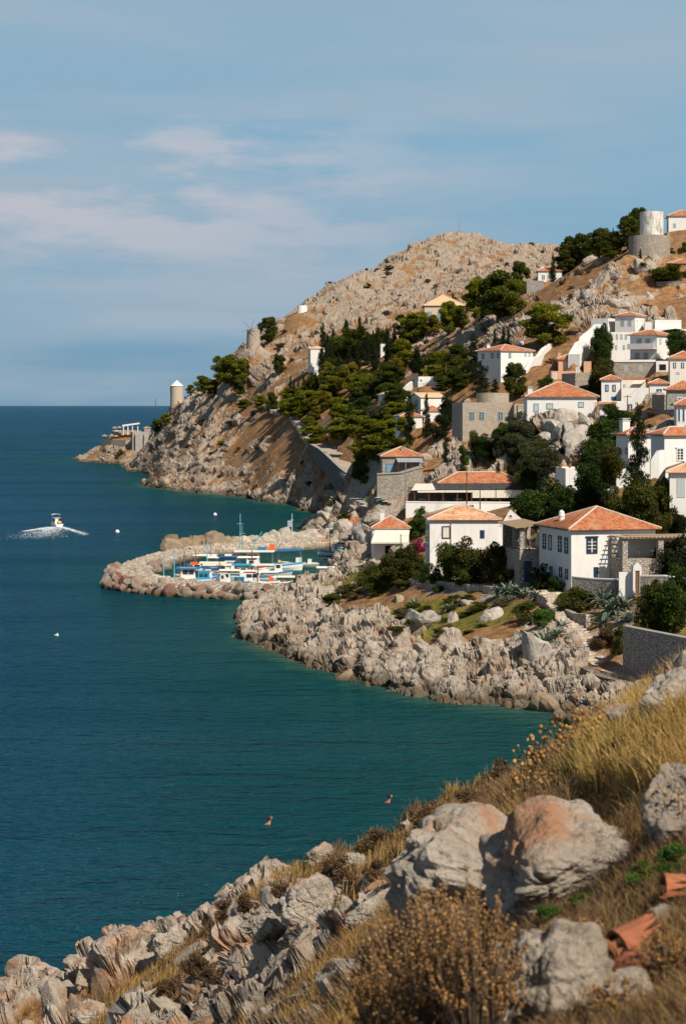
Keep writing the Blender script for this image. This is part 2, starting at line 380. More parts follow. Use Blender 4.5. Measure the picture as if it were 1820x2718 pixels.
# cape flank and skyline
for a in ((250, 1188, 1130, 1), (272, 1178, 1090, 1), (300, 1195, 1055, 1), (300, 1150, 1080, 1), (350, 1190, 1040, 1), (305, 1143, 1100, .9), (350, 1138, 1100, .9), (380, 1200, 1030, 1), (400, 1160, 1030, .9),
          (405, 1113, 1040, .8), (420, 1180, 1000, 1), (441, 1087, 980, .8), (450, 1260, 740, 1), (465, 1210, 775, 1), (470, 1150, 830, .8), (452, 1080, 930, .8), (430, 1130, 930, .9), (504, 1052, 905, .8),
          (500, 1250, 725, 1), (500, 1190, 770, .9), (500, 1120, 830, .7), (550, 1270, 712, 1), (550, 1215, 735, .9), (550, 1150, 775, .55), (550, 1085, 820, .8), (555, 1050, 850, .8), (567, 1016, 880, .7),
          (640, 1290, 682, 1), (640, 1240, 695, .9), (640, 1180, 715, .1), (640, 1110, 745, .45), (650, 1085, 765, .3, 0, .4), (650, 1040, 785, .8), (624, 942, 840, .9), (650, 980, 810, .6), (653, 909, 835, .9), (672, 928, 790, .5), (655, 927, 797, .5), (692, 924, 797, .5),
          (708, 906, 830, .9), (740, 867, 830, .8), (766, 836, 830, .8), (823, 823, 835, .8), (866, 811, 840, .8), (878, 784, 845, 1), (910, 751, 855, 1), (945, 731, 865, 1), (991, 725, 880, 1), (1018, 712, 885, 1), (1041, 682, 890, 1),
          (1083, 660, 895, 1), (1140, 640, 905, 1), (1175, 629, 912, 1), (1201, 616, 920, .6), (1232, 616, 920, .6), (1263, 629, 915, .9), (1300, 642, 908, .9), (1385, 664, 900, .9), (1407, 650, 900, .9), (1450, 663, 900, .9), (1490, 662, 900, .9), (1600, 690, 900, .7), (1820, 720, 900, .7), (2300, 740, 900, .6),
          (720, 1300, 640, 1), (720, 1260, 648, .35), (720, 1200, 668, 0), (720, 1130, 700, 0), (740, 1090, 715, .2, 0, .6), (700, 1030, 765, .55), (700, 970, 795, .6), (760, 1290, 630, 1), (770, 1240, 640, .1), (780, 1180, 655, .4), (790, 1110, 680, .3, 0, .6),
          (760, 1030, 730, .5), (760, 960, 765, .7), (790, 900, 800, .8), (820, 1320, 603, 1), (830, 1290, 608, .9), (830, 1230, 618, 0), (815, 1172, 628, .2, 0, .9), (850, 1140, 640, .2, 0, .5), (870, 1090, 655, .3), (870, 1020, 690, .5), (870, 930, 755, .6), (880, 870, 800, .8),
          (880, 1335, 592, 1), (890, 1310, 592, .9), (875, 1262, 590, 0), (900, 1230, 590, .1, 0, .9), (930, 1150, 600, .2), (960, 1080, 625, .3), (960, 1000, 670, .3), (960, 910, 730, .5), (960, 820, 800, .9), (1000, 780, 840, 1),
          (940, 1325, 545, .9), (960, 1285, 500, .3, 0, .8), (960, 1240, 560, .2), (1020, 1180, 520, .2, .2), (1060, 1130, 530, .3, .2), (1080, 1060, 560, .4, .2), (1080, 1000, 600, .4), (1080, 940, 650, .6), (1080, 880, 710, .7), (1080, 780, 810, 1), (1130, 720, 860, 1),
          (1170, 855, 690, .6), (1250, 800, 720, .9), (1250, 740, 790, 1), (1320, 770, 740, .9), (1320, 720, 810, .9), (1400, 715, 830, .8)): c(*a)
for u in (240, 300, 405, 452, 504, 567, 653, 766, 868, 945, 1041, 1140, 1215, 1300, 1407, 1490, 1820, 2300):
    k = [q for q in CP if abs(q[0] - (u - CX) / F) < 6 / F and q[1] > 6.6]
    z = max((q[2] for q in k), default=40); D = math.exp(max((q[1] for q in k), default=6.8))
    s_(u, D + 130, max(z - 45, -4))
# near right ridge with the dip behind it
for a in ((1150, 900, 640, .6), (1200, 875, 630, .6), (1250, 850, 620, .6), (1330, 805, 605, .6), (1400, 768, 590, .5), (1480, 738, 572, .3), (1580, 692, 556, .25), (1680, 655, 545, .5), (1660, 672, 524, .5), (1722, 674, 519, .5), (1780, 668, 520, .5), (1750, 635, 540, .5), (1820, 608, 540, .3), (2300, 500, 520, .3)): c(*a)
for a in ((1400, 665, 52), (1480, 650, 55), (1580, 640, 55), (1700, 640, 55), (1250, 670, 50), (1820, 640, 58), (2300, 640, 60)): s_(*a)
for a in ((1400, 840, 520, .9), (1330, 850, 560, .8), (1250, 900, 560, .8), (1500, 860, 490, .6), (1500, 800, 520, .75), (1600, 800, 490, .9), (1560, 760, 530, .35), (1600, 720, 540, .12), (1700, 720, 520, .3), (1700, 800, 490, .2), (1820, 800, 480, .12), (1820, 700, 515, .6),
          (1650, 840, 470, .8), (1750, 860, 450, .2), (1820, 880, 440, .15), (1820, 1000, 395, .2), (1300, 930, 510, .5), (1200, 960, 560, .4), (1200, 1040, 500, .4), (1270, 1012, 462, .3), (1400, 1015, 452, .3), (1440, 940, 475, .08), (1500, 950, 462, .08), (1530, 900, 475, .1),
          (1500, 1012, 430, .3), (1600, 1010, 428, .3), (1700, 1005, 425, .3), (1640, 1110, 360, .2), (1590, 1108, 368, .3), (1720, 1110, 350, .2), (1820, 1115, 340, .2), (1400, 1080, 395, .3), (1200, 1172, 412, .4), (1260, 1195, 405, .4), (1350, 1180, 400, .4),
          (1430, 1200, 372, .95), (1480, 1205, 352, 1), (1540, 1200, 358, .9), (1430, 1110, 384, .9), (1480, 1100, 366, 1), (1540, 1110, 372, 1), (1300, 1250, 366, .55), (1200, 1245, 380, .65), (1130, 1230, 400, .8), (1100, 1250, 392, .5), (1160, 1270, 368, .8), (1250, 1262, 362, .6),
          (1400, 1230, 362, .3), (1400, 1300, 350, .3), (1100, 1110, 490, .3, .2), (1150, 1160, 440, .3, .3),
          (2300, 900, 430, .2), (2300, 1100, 350, .2), (2300, 1300, 270, .2), (2300, 1500, 230, .2)): c(*a)
# harbour back shore: quay, boulder slope, restaurant terraces, track
for px, py in ((790, 1447), (850, 1452), (900, 1457), (950, 1462), (1000, 1470)): wl(px, py, False); s_(px, WL(px, py) * .985, -1.5)
for px, py in ((790, 1447), (850, 1452), (900, 1457), (960, 1463), (1010, 1470)): s_(px, WL(px, py) + 1.5, 1.0, .4, 0, 1); s_(px, WL(px, py) + 9, 1.2, .4, 0, 1)
for a in ((815, 1428, 452, 1), (850, 1410, 455, 1), (880, 1395, 458, 1), (920, 1385, 455, .8), (960, 1385, 440, .6), (850, 1382, 480, 1), (885, 1350, 495, .8, .5), (915, 1340, 490, .3, .3), (930, 1372, 465, .4), (960, 1352, 452, .5), (1000, 1350, 440, .4),
          (955, 1318, 470, .2, 0, 1), (1000, 1328, 455, .2, 0, 1), (1040, 1345, 430, .2, 0, 1), (1000, 1312, 445, .2, 0, .8), (1060, 1330, 400, .3, 0, .5), (1040, 1440, 362, .15), (1075, 1372, 352, .3), (1020, 1480, 372, .4, 0, 1),
          (1075, 1333, 356, .2, 0, .8), (1200, 1332, 346, .2, 0, .8), (1400, 1332, 340, .2, 0, .5), (1200, 1375, 330, .3, .3), (1300, 1375, 325, .3, .3), (1500, 1330, 318, .3, .3), (1650, 1282, 292, .3, .3), (1820, 1272, 286, .3, .3), (1010, 1250, 420, .4), (1060, 1312, 385, .3, 0, .5)): c(*a)
for a in ((800, 505, -1.5), (835, 505, -1.0), (860, 525, -.8), (770, 470, -2.5), (880, 545, -.3), (900, 560, 1.0), (845, 500, 1.0), (870, 505, 3.0)): s_(*a)
# near headland: shoreline, rock face, path, house line
for a in ((652, 1688), (675, 1702), (700, 1712), (790, 1748), (860, 1772), (920, 1792), (1000, 1812), (1070, 1832), (1150, 1845), (1220, 1857), (1300, 1865), (1390, 1872), (1480, 1874)): wl(*a)
for a in ((1530, 1885), (1500, 1915), (1560, 1945), (1640, 1960)): wl(a[0], a[1], False)
for a in ((1470, 192, -1.2), (1600, 178, -.8), (1640, 170, 1), (1800, 170, 5), (2300, 150, 14), (1800, 140, 9)): s_(*a)
for a in ((668, 1655, 266, 1), (700, 1680, 259, 1), (790, 1700, 250, 1), (860, 1725, 239, 1), (920, 1725, 235, 1), (1000, 1745, 229, 1), (1070, 1750, 224, 1), (1150, 1770, 218, 1), (1220, 1775, 215, 1), (1300, 1780, 212, 1), (1390, 1785, 209, 1), (1470, 1800, 206.5, 1), (1540, 1830, 202, 1), (1640, 1850, 194, .9),
          (690, 1625, 275, 1), (740, 1610, 286, 1), (800, 1640, 268, 1), (860, 1650, 258, 1), (920, 1660, 250, 1), (1000, 1660, 243, .6), (1070, 1670, 238, .35, .4), (1150, 1695, 231, .5, .3), (1220, 1710, 226, .5, .3), (1300, 1730, 219, .75), (1390, 1720, 216, 1), (1440, 1700, 215, 1), (1480, 1720, 213, .8), (1530, 1760, 209, .8),
          (800, 1588, 290, .9), (860, 1600, 280, .8), (940, 1595, 272, .25), (1000, 1610, 264, .2, .1), (1070, 1610, 258, .1, .35), (1150, 1620, 250, .15, .6), (1220, 1640, 243, .15, .6), (1300, 1660, 232, .2, .5), (1390, 1640, 228, .3, .4), (1450, 1640, 226, .5, .3), (1490, 1680, 219, .2, .1),
          (1100, 1650, 245, .15, .9), (1190, 1670, 236, .2, .9), (860, 1562, 292, .2, .6), (960, 1562, 276, .1, .2), (1040, 1565, 269, .05, .05), (1120, 1553, 262.5, .1, .1), (1250, 1566, 250, .2, .4), (1400, 1590, 236, .3, .4), (1450, 1610, 231.5, .3, .2), (1500, 1690, 221, .2, 0), (1560, 1775, 210, .5), (1620, 1830, 200, .7), (1740, 1850, 196, .7),
          (1120, 1541, 264, .05, 0, 1), (1180, 1546, 260, .05, 0, 1), (1250, 1555, 252.5, .05, 0, 1), (1330, 1563, 246, .05, 0, 1), (1410, 1574, 239, .05, 0, 1), (1455, 1582, 235, .05, 0, 1), (1490, 1620, 229, .05, 0, 1), (1520, 1660, 224, .05, 0, 1), (1560, 1710, 217, .05, 0, 1), (1600, 1760, 210.5, .05, 0, 1), (1660, 1790, 206.5, .05, 0, 1), (1740, 1812, 203, .05, 0, 1),
          (655, 1640, 287, 1), (700, 1600, 300, 1), (760, 1580, 312, 1), (800, 1568, 318, .6), (860, 1545, 316, .3, .6), (960, 1530, 292, .2, .6), (1050, 1520, 280, .2, .5), (1120, 1520, 270, .2, .2), (1250, 1532, 258, .2, .3), (1350, 1540, 250, .2, .3), (1430, 1558, 240, .2, .3), (1512, 1564, 234, .2, .2), (1600, 1600, 229, .2, .2), (1560, 1640, 224, .2, .4), (1660, 1670, 210.5, .2, .4), (1640, 1720, 211, .2, .4), (1820, 1698, 207, .2, .3), (2300, 1760, 200, .2, .3),
          (1000, 1500, 312, .2, .5), (1100, 1480, 300, .2, .4), (1160, 1440, 308, .2, .3), (1250, 1450, 288, .2, .3), (1400, 1500, 262, .2, .2), (1500, 1500, 258, .2, .2), (1600, 1490, 258, .2, .3), (1700, 1450, 260, .2, .3), (1820, 1430, 256, .2, .3), (2300, 1430, 250, .2, .3), (1450, 1420, 295, .2, .3), (1300, 1420, 300, .2, .3)): c(*a)
for a in ((700, 322, -.5), (660, 305, -2), (760, 332, -1), (800, 335, -.5), (860, 338, .2), (900, 335, 1), (960, 330, 2.2), (1000, 330, 2.6), (975, 350, 1.2), (1045, 330, 2.8), (1085, 328, 4.0)): s_(*a)

CPa = np.array(CP)
def _solve(A, B, ker):
    d = np.linalg.norm(A[:, None] - A[None], axis=2)
    return np.linalg.solve(ker(d) + 1e-6 * np.eye(len(A)), B)
_ker = lambda d: -d
_mean = CPa[:, 2:].mean(0)
_pts = CPa[:, :2] * np.array([1., 1.0])
CPW = None
def build_rbf():
    global CPW, _pts, _mean, CPa
    CPa = np.array(CP); _, ix = np.unique(np.round(CPa[:, :2], 5), axis=0, return_index=True); CPa = CPa[ix]
    _pts = CPa[:, :2]; _mean = CPa[:, 2:].mean(0)
    n = len(_pts); d = np.linalg.norm(_pts[:, None] - _pts[None], axis=2)
    A = np.zeros((n + 1, n + 1)); A[:n, :n] = -d - 3e-4 * np.eye(n); A[:n, n] = 1; A[n, :n] = 1
    B = np.zeros((n + 1, 4)); B[:n] = CPa[:, 2:]
    CPW = np.linalg.solve(A, B)
def rbf(a, ld):
    q = np.stack([a, ld], 1); out = np.empty((len(q), 4))
    for k in range(0, len(q), 20000):
        d = np.sqrt(((q[k:k + 20000, None, :] - _pts[None]) ** 2).sum(2)); out[k:k + 20000] = -d @ CPW[:-1] + CPW[-1]
    return out
# base points of buildings and walls, so that the ground meets them
BASE = [(0.1057, 5.4494, 8.19), (0.1445, 5.4601, 8.19), (0.1252, 5.4548, 8.19), (0.0400, 5.5895, 6.72), (0.0717, 5.5904, 6.72), (0.0559, 5.5900, 6.72), (0.0714, 5.5932, 6.64), (0.0825, 5.5926, 6.64), (0.0770, 5.5929, 6.64), (0.0817, 5.4914, 8.06), (0.0925, 5.4932, 8.06), (0.0871, 5.4923, 8.06), (0.0444, 5.8625, 12.01), (0.0839, 5.8660, 12.01), (0.0642, 5.8642, 12.01), (0.0136, 5.8159, 3.68), (0.0305, 5.8163, 3.68), (0.0220, 5.8161, 3.68), (0.0181, 5.9522, 15.73), (0.0365, 5.9529, 15.73), (0.0273, 5.9526, 15.73), (0.0552, 5.9955, 21.13), (0.0783, 5.9976, 21.13), (0.0668, 5.9965, 21.13), (0.0804, 5.9930, 24.91), (0.0895, 5.9924, 24.91), (0.0849, 5.9927, 24.91), (0.0801, 5.9829, 22.04), (0.0905, 5.9825, 22.04), (0.0853, 5.9827, 22.04), (0.0848, 5.9232, 24.98), (0.1170, 5.9222, 24.98), (0.1009, 5.9227, 24.98), (0.0731, 6.1196, 32.88), (0.0879, 6.1293, 32.88), (0.0805, 6.1244, 32.88), (0.0615, 6.1356, 33.18), (0.0362, 6.1477, 25.87), (0.0469, 6.1528, 25.87), (0.0416, 6.1503, 25.87), (0.0303, 6.1582, 26.17), (0.0174, 6.1646, 27.90), (0.0313, 6.1653, 27.90), (0.0244, 6.1650, 27.90), (0.0265, 6.1128, 23.19), (0.0366, 6.1140, 23.19), (0.0316, 6.1134, 23.19), (0.0372, 6.1260, 24.48), (0.0452, 6.1261, 24.48), (0.0412, 6.1261, 24.48), (0.0349, 6.2531, 31.06), (0.0418, 6.2541, 31.06), (0.0384, 6.2536, 31.06), (0.0344, 6.2375, 31.01), (0.0473, 6.2381, 31.01), (0.0409, 6.2378, 31.01), (0.0992, 6.1039, 34.51), (0.1109, 6.1034, 34.51), (0.1050, 6.1036, 34.51), (0.1108, 6.0949, 34.45), (0.1143, 6.0946, 34.45), (0.1126, 6.0948, 34.45), (0.0960, 6.0904, 33.04), (0.1095, 6.0906, 33.04), (0.1027, 6.0905, 33.04), (0.1352, 6.1198, 39.75), (0.1396, 6.1287, 39.75), (0.1374, 6.1243, 39.75), (0.1249, 6.1256, 40.05), (0.1227, 6.1264, 40.07), (0.1269, 6.1340, 40.07), (0.1248, 6.1302, 40.07), (0.1139, 6.1316, 40.37), (0.1234, 6.0994, 36.81), (0.1338, 6.0994, 36.81), (0.1286, 6.0994, 36.81), (0.1390, 6.1128, 39.67), (0.1421, 6.1125, 39.67), (0.1405, 6.1126, 39.67), (0.1437, 6.1194, 43.31), (0.1559, 6.1185, 43.31), (0.1498, 6.1190, 43.31), (0.1453, 6.0396, 36.87), (0.1509, 6.0477, 36.87), (0.1481, 6.0437, 36.87), (0.1317, 6.0495, 37.17), (0.1246, 6.0029, 32.82), (0.1437, 6.0012, 32.82), (0.1341, 6.0021, 32.82), (0.1442, 5.9955, 34.18), (0.1508, 5.9948, 34.18), (0.1475, 5.9951, 34.18), (0.1506, 5.9600, 30.60), (0.1633, 5.9586, 30.60), (0.1570, 5.9593, 30.60), (0.1190, 5.9702, 28.58), (0.1277, 5.9693, 28.58), (0.1233, 5.9698, 28.58), (0.1280, 5.9804, 28.59), (0.1393, 5.9792, 28.59), (0.1337, 5.9798, 28.59), (0.1282, 5.9522, 26.90), (0.1433, 5.9507, 26.90), (0.1358, 5.9514, 26.90), (0.1181, 5.9178, 25.96), (0.1289, 5.9168, 25.96), (0.1235, 5.9173, 25.96), (0.1256, 5.9070, 25.98), (0.1306, 5.9065, 25.98), (0.1281, 5.9068, 25.98), (0.1412, 5.9178, 29.52), (0.1494, 5.9169, 29.52), (0.1453, 5.9174, 29.52), (0.1492, 5.8278, 27.01), (0.1633, 5.8260, 27.01), (0.1562, 5.8269, 27.01), (0.1536, 5.7608, 25.14), (0.1633, 5.7599, 25.14), (0.1585, 5.7604, 25.14), (0.1178, 5.8511, 23.97), (0.1225, 5.8506, 23.97), (0.1201, 5.8509, 23.97), (0.1488, 5.5669, 19.39), (0.1658, 5.5743, 19.39), (0.1573, 5.5706, 19.39), (0.1319, 5.6044, 17.74), (0.1439, 5.6085, 17.74), (0.1379, 5.6064, 17.74), (0.1027, 5.7417, 14.08), (0.1131, 5.7424, 14.08), (0.1079, 5.7420, 14.08), (0.1504, 5.5118, 12.61), (0.1650, 5.5099, 12.61), (0.1577, 5.5109, 12.61), (0.1499, 6.3001, 71.72), (0.1633, 6.2989, 71.72), (0.1566, 6.2995, 71.72), (0.0898, 6.3709, 61.12), (0.1008, 6.3704, 61.12), (0.0953, 6.3706, 61.12), (0.0846, 6.3589, 58.01), (0.0924, 6.3585, 58.01), (0.0885, 6.3587, 58.01), (0.0375, 6.5361, 54.86), (0.0560, 6.5361, 54.86), (0.0467, 6.5361, 54.86), (-0.0149, 6.5787, 39.15), (-0.0083, 6.5794, 39.15), (-0.0116, 6.5791, 39.15), (-0.0131, 6.5505, 37.26), (-0.0065, 6.5514, 37.26), (-0.0098, 6.5510, 37.26), (-0.0062, 6.5361, 36.89), (-0.0008, 6.5368, 36.89), (-0.0035, 6.5365, 36.89), (0.0174, 6.5505, 40.06), (0.0202, 6.5506, 40.06), (0.0188, 6.5506, 40.06), (0.0228, 6.5993, 48.32), (0.0257, 6.5995, 48.32), (0.0243, 6.5994, 48.32), (0.1143, 6.3794, 70.94), (0.1219, 6.3789, 70.94), (0.1181, 6.3792, 70.94), (0.1221, 6.3963, 73.23), (0.1285, 6.3957, 73.23), (0.1253, 6.3960, 73.23), (0.1503, 6.2531, 60.68), (0.1633, 6.2519, 60.68), (0.1568, 6.2525, 60.68), (-0.0969, 6.9418, 6.33), (-0.0892, 6.9434, 6.33), (-0.0930, 6.9426, 6.33), (-0.0915, 6.9514, 14.47), (-0.0885, 6.9519, 14.47), (-0.0900, 6.9516, 14.47), (-0.1057, 6.9917, 12.22), (-0.1021, 6.9924, 12.22), (-0.1039, 6.9921, 12.22), (0.0205, 6.0511, 7.97), (0.0261, 6.0513, 7.97), (0.0233, 6.0512, 7.97), (0.1059, 5.4351, 7.83), (0.1164, 5.4263, 7.81), (0.1259, 5.4175, 7.79), (0.1372, 5.4019, 8.10), (0.1476, 5.3952, 8.23), (0.1598, 5.3861, 8.03), (0.0288, 5.8376, 10.26), (0.0469, 5.8376, 10.26), (0.0660, 5.8405, 10.20), (0.0834, 5.8434, 10.57), (0.0156, 5.9345, 11.87), (0.0261, 5.9345, 12.20), (0.0356, 5.9372, 14.80), (0.0802, 6.1085, 32.62), (0.0842, 6.1129, 34.29), (0.0872, 6.1239, 36.51), (0.0896, 6.1304, 37.21), (0.0920, 6.1412, 38.52), (0.0973, 6.1603, 40.95), (0.0799, 6.1666, 40.04), (0.0827, 6.1791, 41.37), (0.0278, 6.2116, 30.61), (0.0316, 6.2235, 31.52), (0.1016, 6.0746, 31.41), (0.1068, 6.0677, 31.23), (0.1164, 6.0746, 32.16), (0.1063, 6.0973, 36.91), (0.1094, 6.1040, 38.53), (0.1111, 6.1062, 39.33), (0.1115, 6.1085, 39.75), (0.1132, 6.1129, 40.59), (0.1146, 6.1173, 41.04), (0.1181, 6.1217, 41.49), (0.1369, 5.8405, 25.60), (0.1459, 5.8289, 25.63), (0.1546, 5.8171, 25.37), (0.1433, 5.8775, 27.19), (0.1490, 5.8606, 27.21), (0.1414, 5.5422, 19.69), (0.1433, 5.5422, 19.86), (0.1450, 5.5422, 19.95), (0.1476, 5.5441, 20.12), (0.1257, 5.5653, 17.76), (0.1303, 5.5653, 18.22), (0.1316, 5.5653, 18.22), (0.1226, 5.5653, 16.40), (0.1285, 5.5729, 16.77), (0.1445, 6.2353, 55.12), (0.1528, 6.2314, 55.01), (0.1633, 6.2275, 54.47), (0.1358, 6.1873, 48.59), (0.1393, 6.1955, 49.87), (0.1421, 6.2056, 51.39), (0.1431, 6.2176, 53.42), (0.1450, 6.2255, 54.68), (0.1025, 6.1666, 43.19), (0.1094, 6.1540, 43.16), (0.1143, 6.1455, 42.87), (-0.0254, 6.7136, 61.42), (-0.0217, 6.7100, 61.59), (-0.1108, 6.9799, 6.84), (-0.1059, 6.9724, 7.00), (-0.0993, 6.9649, 7.16), (-0.0153, 6.4299, 16.01), (-0.0104, 6.3939, 12.37), (-0.0073, 6.3686, 10.73), (-0.0009, 6.3105, 6.43), (0.0035, 6.2699, 4.53), (0.0073, 6.2216, 6.34), (0.0073, 6.2216, 6.34), (0.0130, 6.2116, 6.90), (0.0087, 6.0792, 5.94), (0.0130, 6.0700, 4.63), (0.0174, 6.0561, 4.59), (0.0229, 6.0325, 4.77), (0.1303, 5.3249, 2.24), (0.1441, 5.3003, 2.17), (0.1598, 5.2751, 1.96), (0.1719, 5.2440, 2.43), (0.0976, 5.4459, 6.64), (0.1019, 5.4263, 5.71), (0.1068, 5.4086, 5.24), (0.1129, 5.3997, 5.14), (0.1103, 5.3287, 1.96), (0.1198, 5.3102, 1.38), (0.1337, 5.2928, 0.80), (0.1459, 5.2802, 0.80), (0.0344, 5.5634, 6.16), (0.0469, 5.5461, 6.26), (0.0573, 5.5244, 6.38)]
_cp = np.array([q[:2] for q in CP])
_b = np.array([q[:2] for q in BASE]); _new = []
for (a, l, z) in BASE:
    d_ = np.hypot(_cp[:, 0] - a, _cp[:, 1] - l); near = np.argsort(d_)[:4]; wt_ = 1 / (d_[near] + 1e-4)
    r_, g_, p_ = [float((wt_ * np.array([CP[i][k] for i in near])).sum() / wt_.sum()) for k in (3, 4, 5)]
    if all(math.hypot(a - q[0], l - q[1]) > .0035 for q in _new): _new.append((a, l, z, min(r_, .35), g_, p_))
CP = [q for q in CP if min(np.hypot(_b[:, 0] - q[0], _b[:, 1] - q[1])) > .007] + _new
# ---------------------------------------------------------------- build the terrain sheet
def resample(V, atts, nr2, ks=5, plan=.22):
    """redistribute each column's rows so that steep rock faces get as many vertices as gentle ground"""
    D = np.maximum(V[..., 1], .5); sx = V[..., 0] / D * F; sy = (EH - V[..., 2]) / D * F
    seg = np.hypot(np.diff(sx, axis=0), np.diff(sy, axis=0)) + np.abs(np.diff(np.log(D), axis=0)) * F * plan
    rm = np.minimum.accumulate(sy, axis=0); seg = seg * np.where(sy[1:] < rm[1:] + 40, 1, .12)
    pad = np.pad(seg, ((0, 0), (ks, ks)), 'edge'); cs = np.cumsum(np.pad(pad, ((0, 0), (1, 0))), 1); seg = (cs[:, 2 * ks + 1:] - cs[:, :-2 * ks - 1]) / (2 * ks + 1)
    nr_, nc_ = V.shape[:2]; out = np.empty((nr2, nc_, 3 + len(atts))); src = np.concatenate([V, np.stack(atts, -1)], -1); k = np.arange(nr_)
    for i in range(nc_):
        s = np.concatenate([[0], np.cumsum(seg[:, i])]); t = np.interp(np.linspace(0, s[-1], nr2), s, k); j = np.minimum(t.astype(int), nr_ - 2); f = (t - j)[:, None]; out[:, i] = src[j, i] * (1 - f) + src[j + 1, i] * f
    return out[..., :3], [out[..., 3 + q] for q in range(len(atts))]
def normals(V):
    n_ = np.cross(np.gradient(V, axis=1), np.gradient(V, axis=0)); n_ = (n_ + np.roll(n_, 1, 0) + np.roll(n_, -1, 0) + np.roll(n_, 1, 1) + np.roll(n_, -1, 1)); return n_ / (np.linalg.norm(n_, axis=2)[..., None] + 1e-9)
build_rbf()
us = np.concatenate([np.arange(140, 1840, 2.4), np.arange(1840, 2700, 14), np.arange(2720, 3900, 40)])
nc = len(us); nd = 520
lds = np.linspace(math.log(118), math.log(1200), nd)
ucoarse = us[::3] if (us[::3][-1] == us[-1]) else np.append(us[::3], us[-1])
A_, LD_ = np.meshgrid((ucoarse - CX) / F, lds, indexing='ij')
val = rbf(A_.ravel(), LD_.ravel()).reshape(len(ucoarse), nd, 4)
# interpolate columns
full = np.empty((nc, nd, 4))
for k in range(4):
    for j in range(nd): full[:, j, k] = np.interp(us, ucoarse, val[:, j, k])
HMAP = (us, lds, full[:, :, 0])
def ground_z(x, y):
    """undisplaced height"""
    a = x / y * F + CX; l = math.log(y); i = np.searchsorted(us, a); i = min(max(i, 1), nc - 1); j = min(max(int((l - lds[0]) / (lds[1] - lds[0])), 0), nd - 2)
    t = (l - lds[j]) / (lds[1] - lds[0]); s = (a - us[i - 1]) / (us[i] - us[i - 1]); h = HMAP[2]
    return float((1 - s) * ((1 - t) * h[i - 1, j] + t * h[i - 1, j + 1]) + s * ((1 - t) * h[i, j] + t * h[i, j + 1]))
Dv = np.exp(lds)[None, :]; py = HZ + (EH - full[:, :, 0]) / Dv * F
dp = np.abs(np.diff(py, axis=1)); dl = np.diff(lds) * F
under = np.maximum(full[:, 1:, 0], full[:, :-1, 0]) < -1.0
runmin = np.minimum.accumulate(py, axis=1); vis = (py[:, 1:] < runmin[:, 1:] + 45)
wgt = (dp + dl[None, :] * .30) * np.where(vis, 1.0, .10)
wgt = np.where(under, dl[None, :] * .012, wgt)
# smooth weights over neighbouring columns so rows stay coherent
ksm = 25; pad = np.pad(wgt, ((ksm, ksm), (0, 0)), 'edge'); cs = np.cumsum(pad, 0); wgt = (cs[2 * ksm:] - cs[:-2 * ksm]) / (2 * ksm)
wgt = wgt[:nc]
nr = 1250
V = np.empty((nc, nr, 3)); AT = np.empty((nc, nr, 3))
for i in range(nc):
    s = np.concatenate([[0], np.cumsum(wgt[i])]); t = np.interp(np.linspace(0, s[-1], nr), s, np.arange(nd)); ld = np.interp(t, np.arange(nd), lds); D = np.exp(ld)
    V[i, :, 0] = (us[i] - CX) / F * D; V[i, :, 1] = D; V[i, :, 2] = np.interp(t, np.arange(nd), full[i, :, 0])
    for k in range(3): AT[i, :, k] = np.interp(t, np.arange(nd), full[i, :, k + 1])
V = V.transpose(1, 0, 2).copy(); AT = AT.transpose(1, 0, 2).copy()
du = np.gradient(V, axis=1); dv = np.gradient(V, axis=0); nrm = np.cross(du, dv); nrm /= np.linalg.norm(nrm, axis=2)[..., None] + 1e-9
Vf = V.reshape(-1, 3); Nf = nrm.reshape(-1, 3); rock = AT[..., 0].ravel(); green = AT[..., 1].ravel(); pave = np.clip(AT[..., 2].ravel(), 0, 1)
pn = fbm(Vf / 9.0, 4, 3) + .35 * fbm(Vf / 2.2, 3, 9)
pave = np.clip((pave - .42 + .1 * pn) * 6, 0, 1)
green = np.clip((green - .25 + .5 * fbm(Vf / 4, 3, 21)) * 4, 0, 1)
far = np.clip((Vf[:, 1] - 400) / 300, 0, 1)
sz = 3.0 + 1.0 * far
qq = Vf * np.array([1, 1, .62]); qq[:, 2] = np.where(Vf[:, 1] > 480, Vf[:, 2] * .95, qq[:, 2]); qq[:, 0] += .35 * Vf[:, 2]
qq = qq + .9 * np.stack([fbm(Vf / 3, 2, 31), fbm(Vf / 3, 2, 32), fbm(Vf / 3, 2, 33)], 1)
farb = (Vf[:, 1:2] > 480)
b1, g1, c1_ = blocks(qq / (4.6 + 2.6 * farb), 40, .15)
wet = np.clip((1.4 - Vf[:, 2]) / .6, 0, 1) * (pave < .3)
den = np.clip(rock * 1.6 - .42 + pn * .7 * np.clip(rock * 2 + .1, .1, 1), 0, 1.1) * (1 - .41 * far); den = np.maximum(den, wet * 1.1)
s1 = np.clip((den - c1_ * .85) * 6, 0, 1); np_ = 1 - pave
land = np.clip((Vf[:, 2] + 2.5) / 2.5, 0, 1) * np.clip((Vf[:, 1] - 118) / 30, 0, 1)
disp = (np_ * s1 * b1 * 1.65 * (1 - .1 * far) + np_ * fbm(Vf / 5, 3, 70) * .3 - den * .5 * np_) * land
V1 = (Vf + (Nf * .8 + np.array([0, 0, .25])) * disp[:, None]).reshape(nr, nc, 3)
sh = (nr, nc); nr = 1300
V1, (pave, green, den, s1, r1, np_, land, far, rock, wet) = resample(V1, [x.reshape(sh) for x in (pave, green, den, s1, s1 * g1 ** .5, np_, land, far, rock, wet)], nr)
N1 = normals(V1).reshape(-1, 3); Vf = V1.reshape(-1, 3)
pave, green, den, s1, r1, np_, land, far, rock, wet = [x.ravel() for x in (pave, green, den, s1, r1, np_, land, far, rock, wet)]
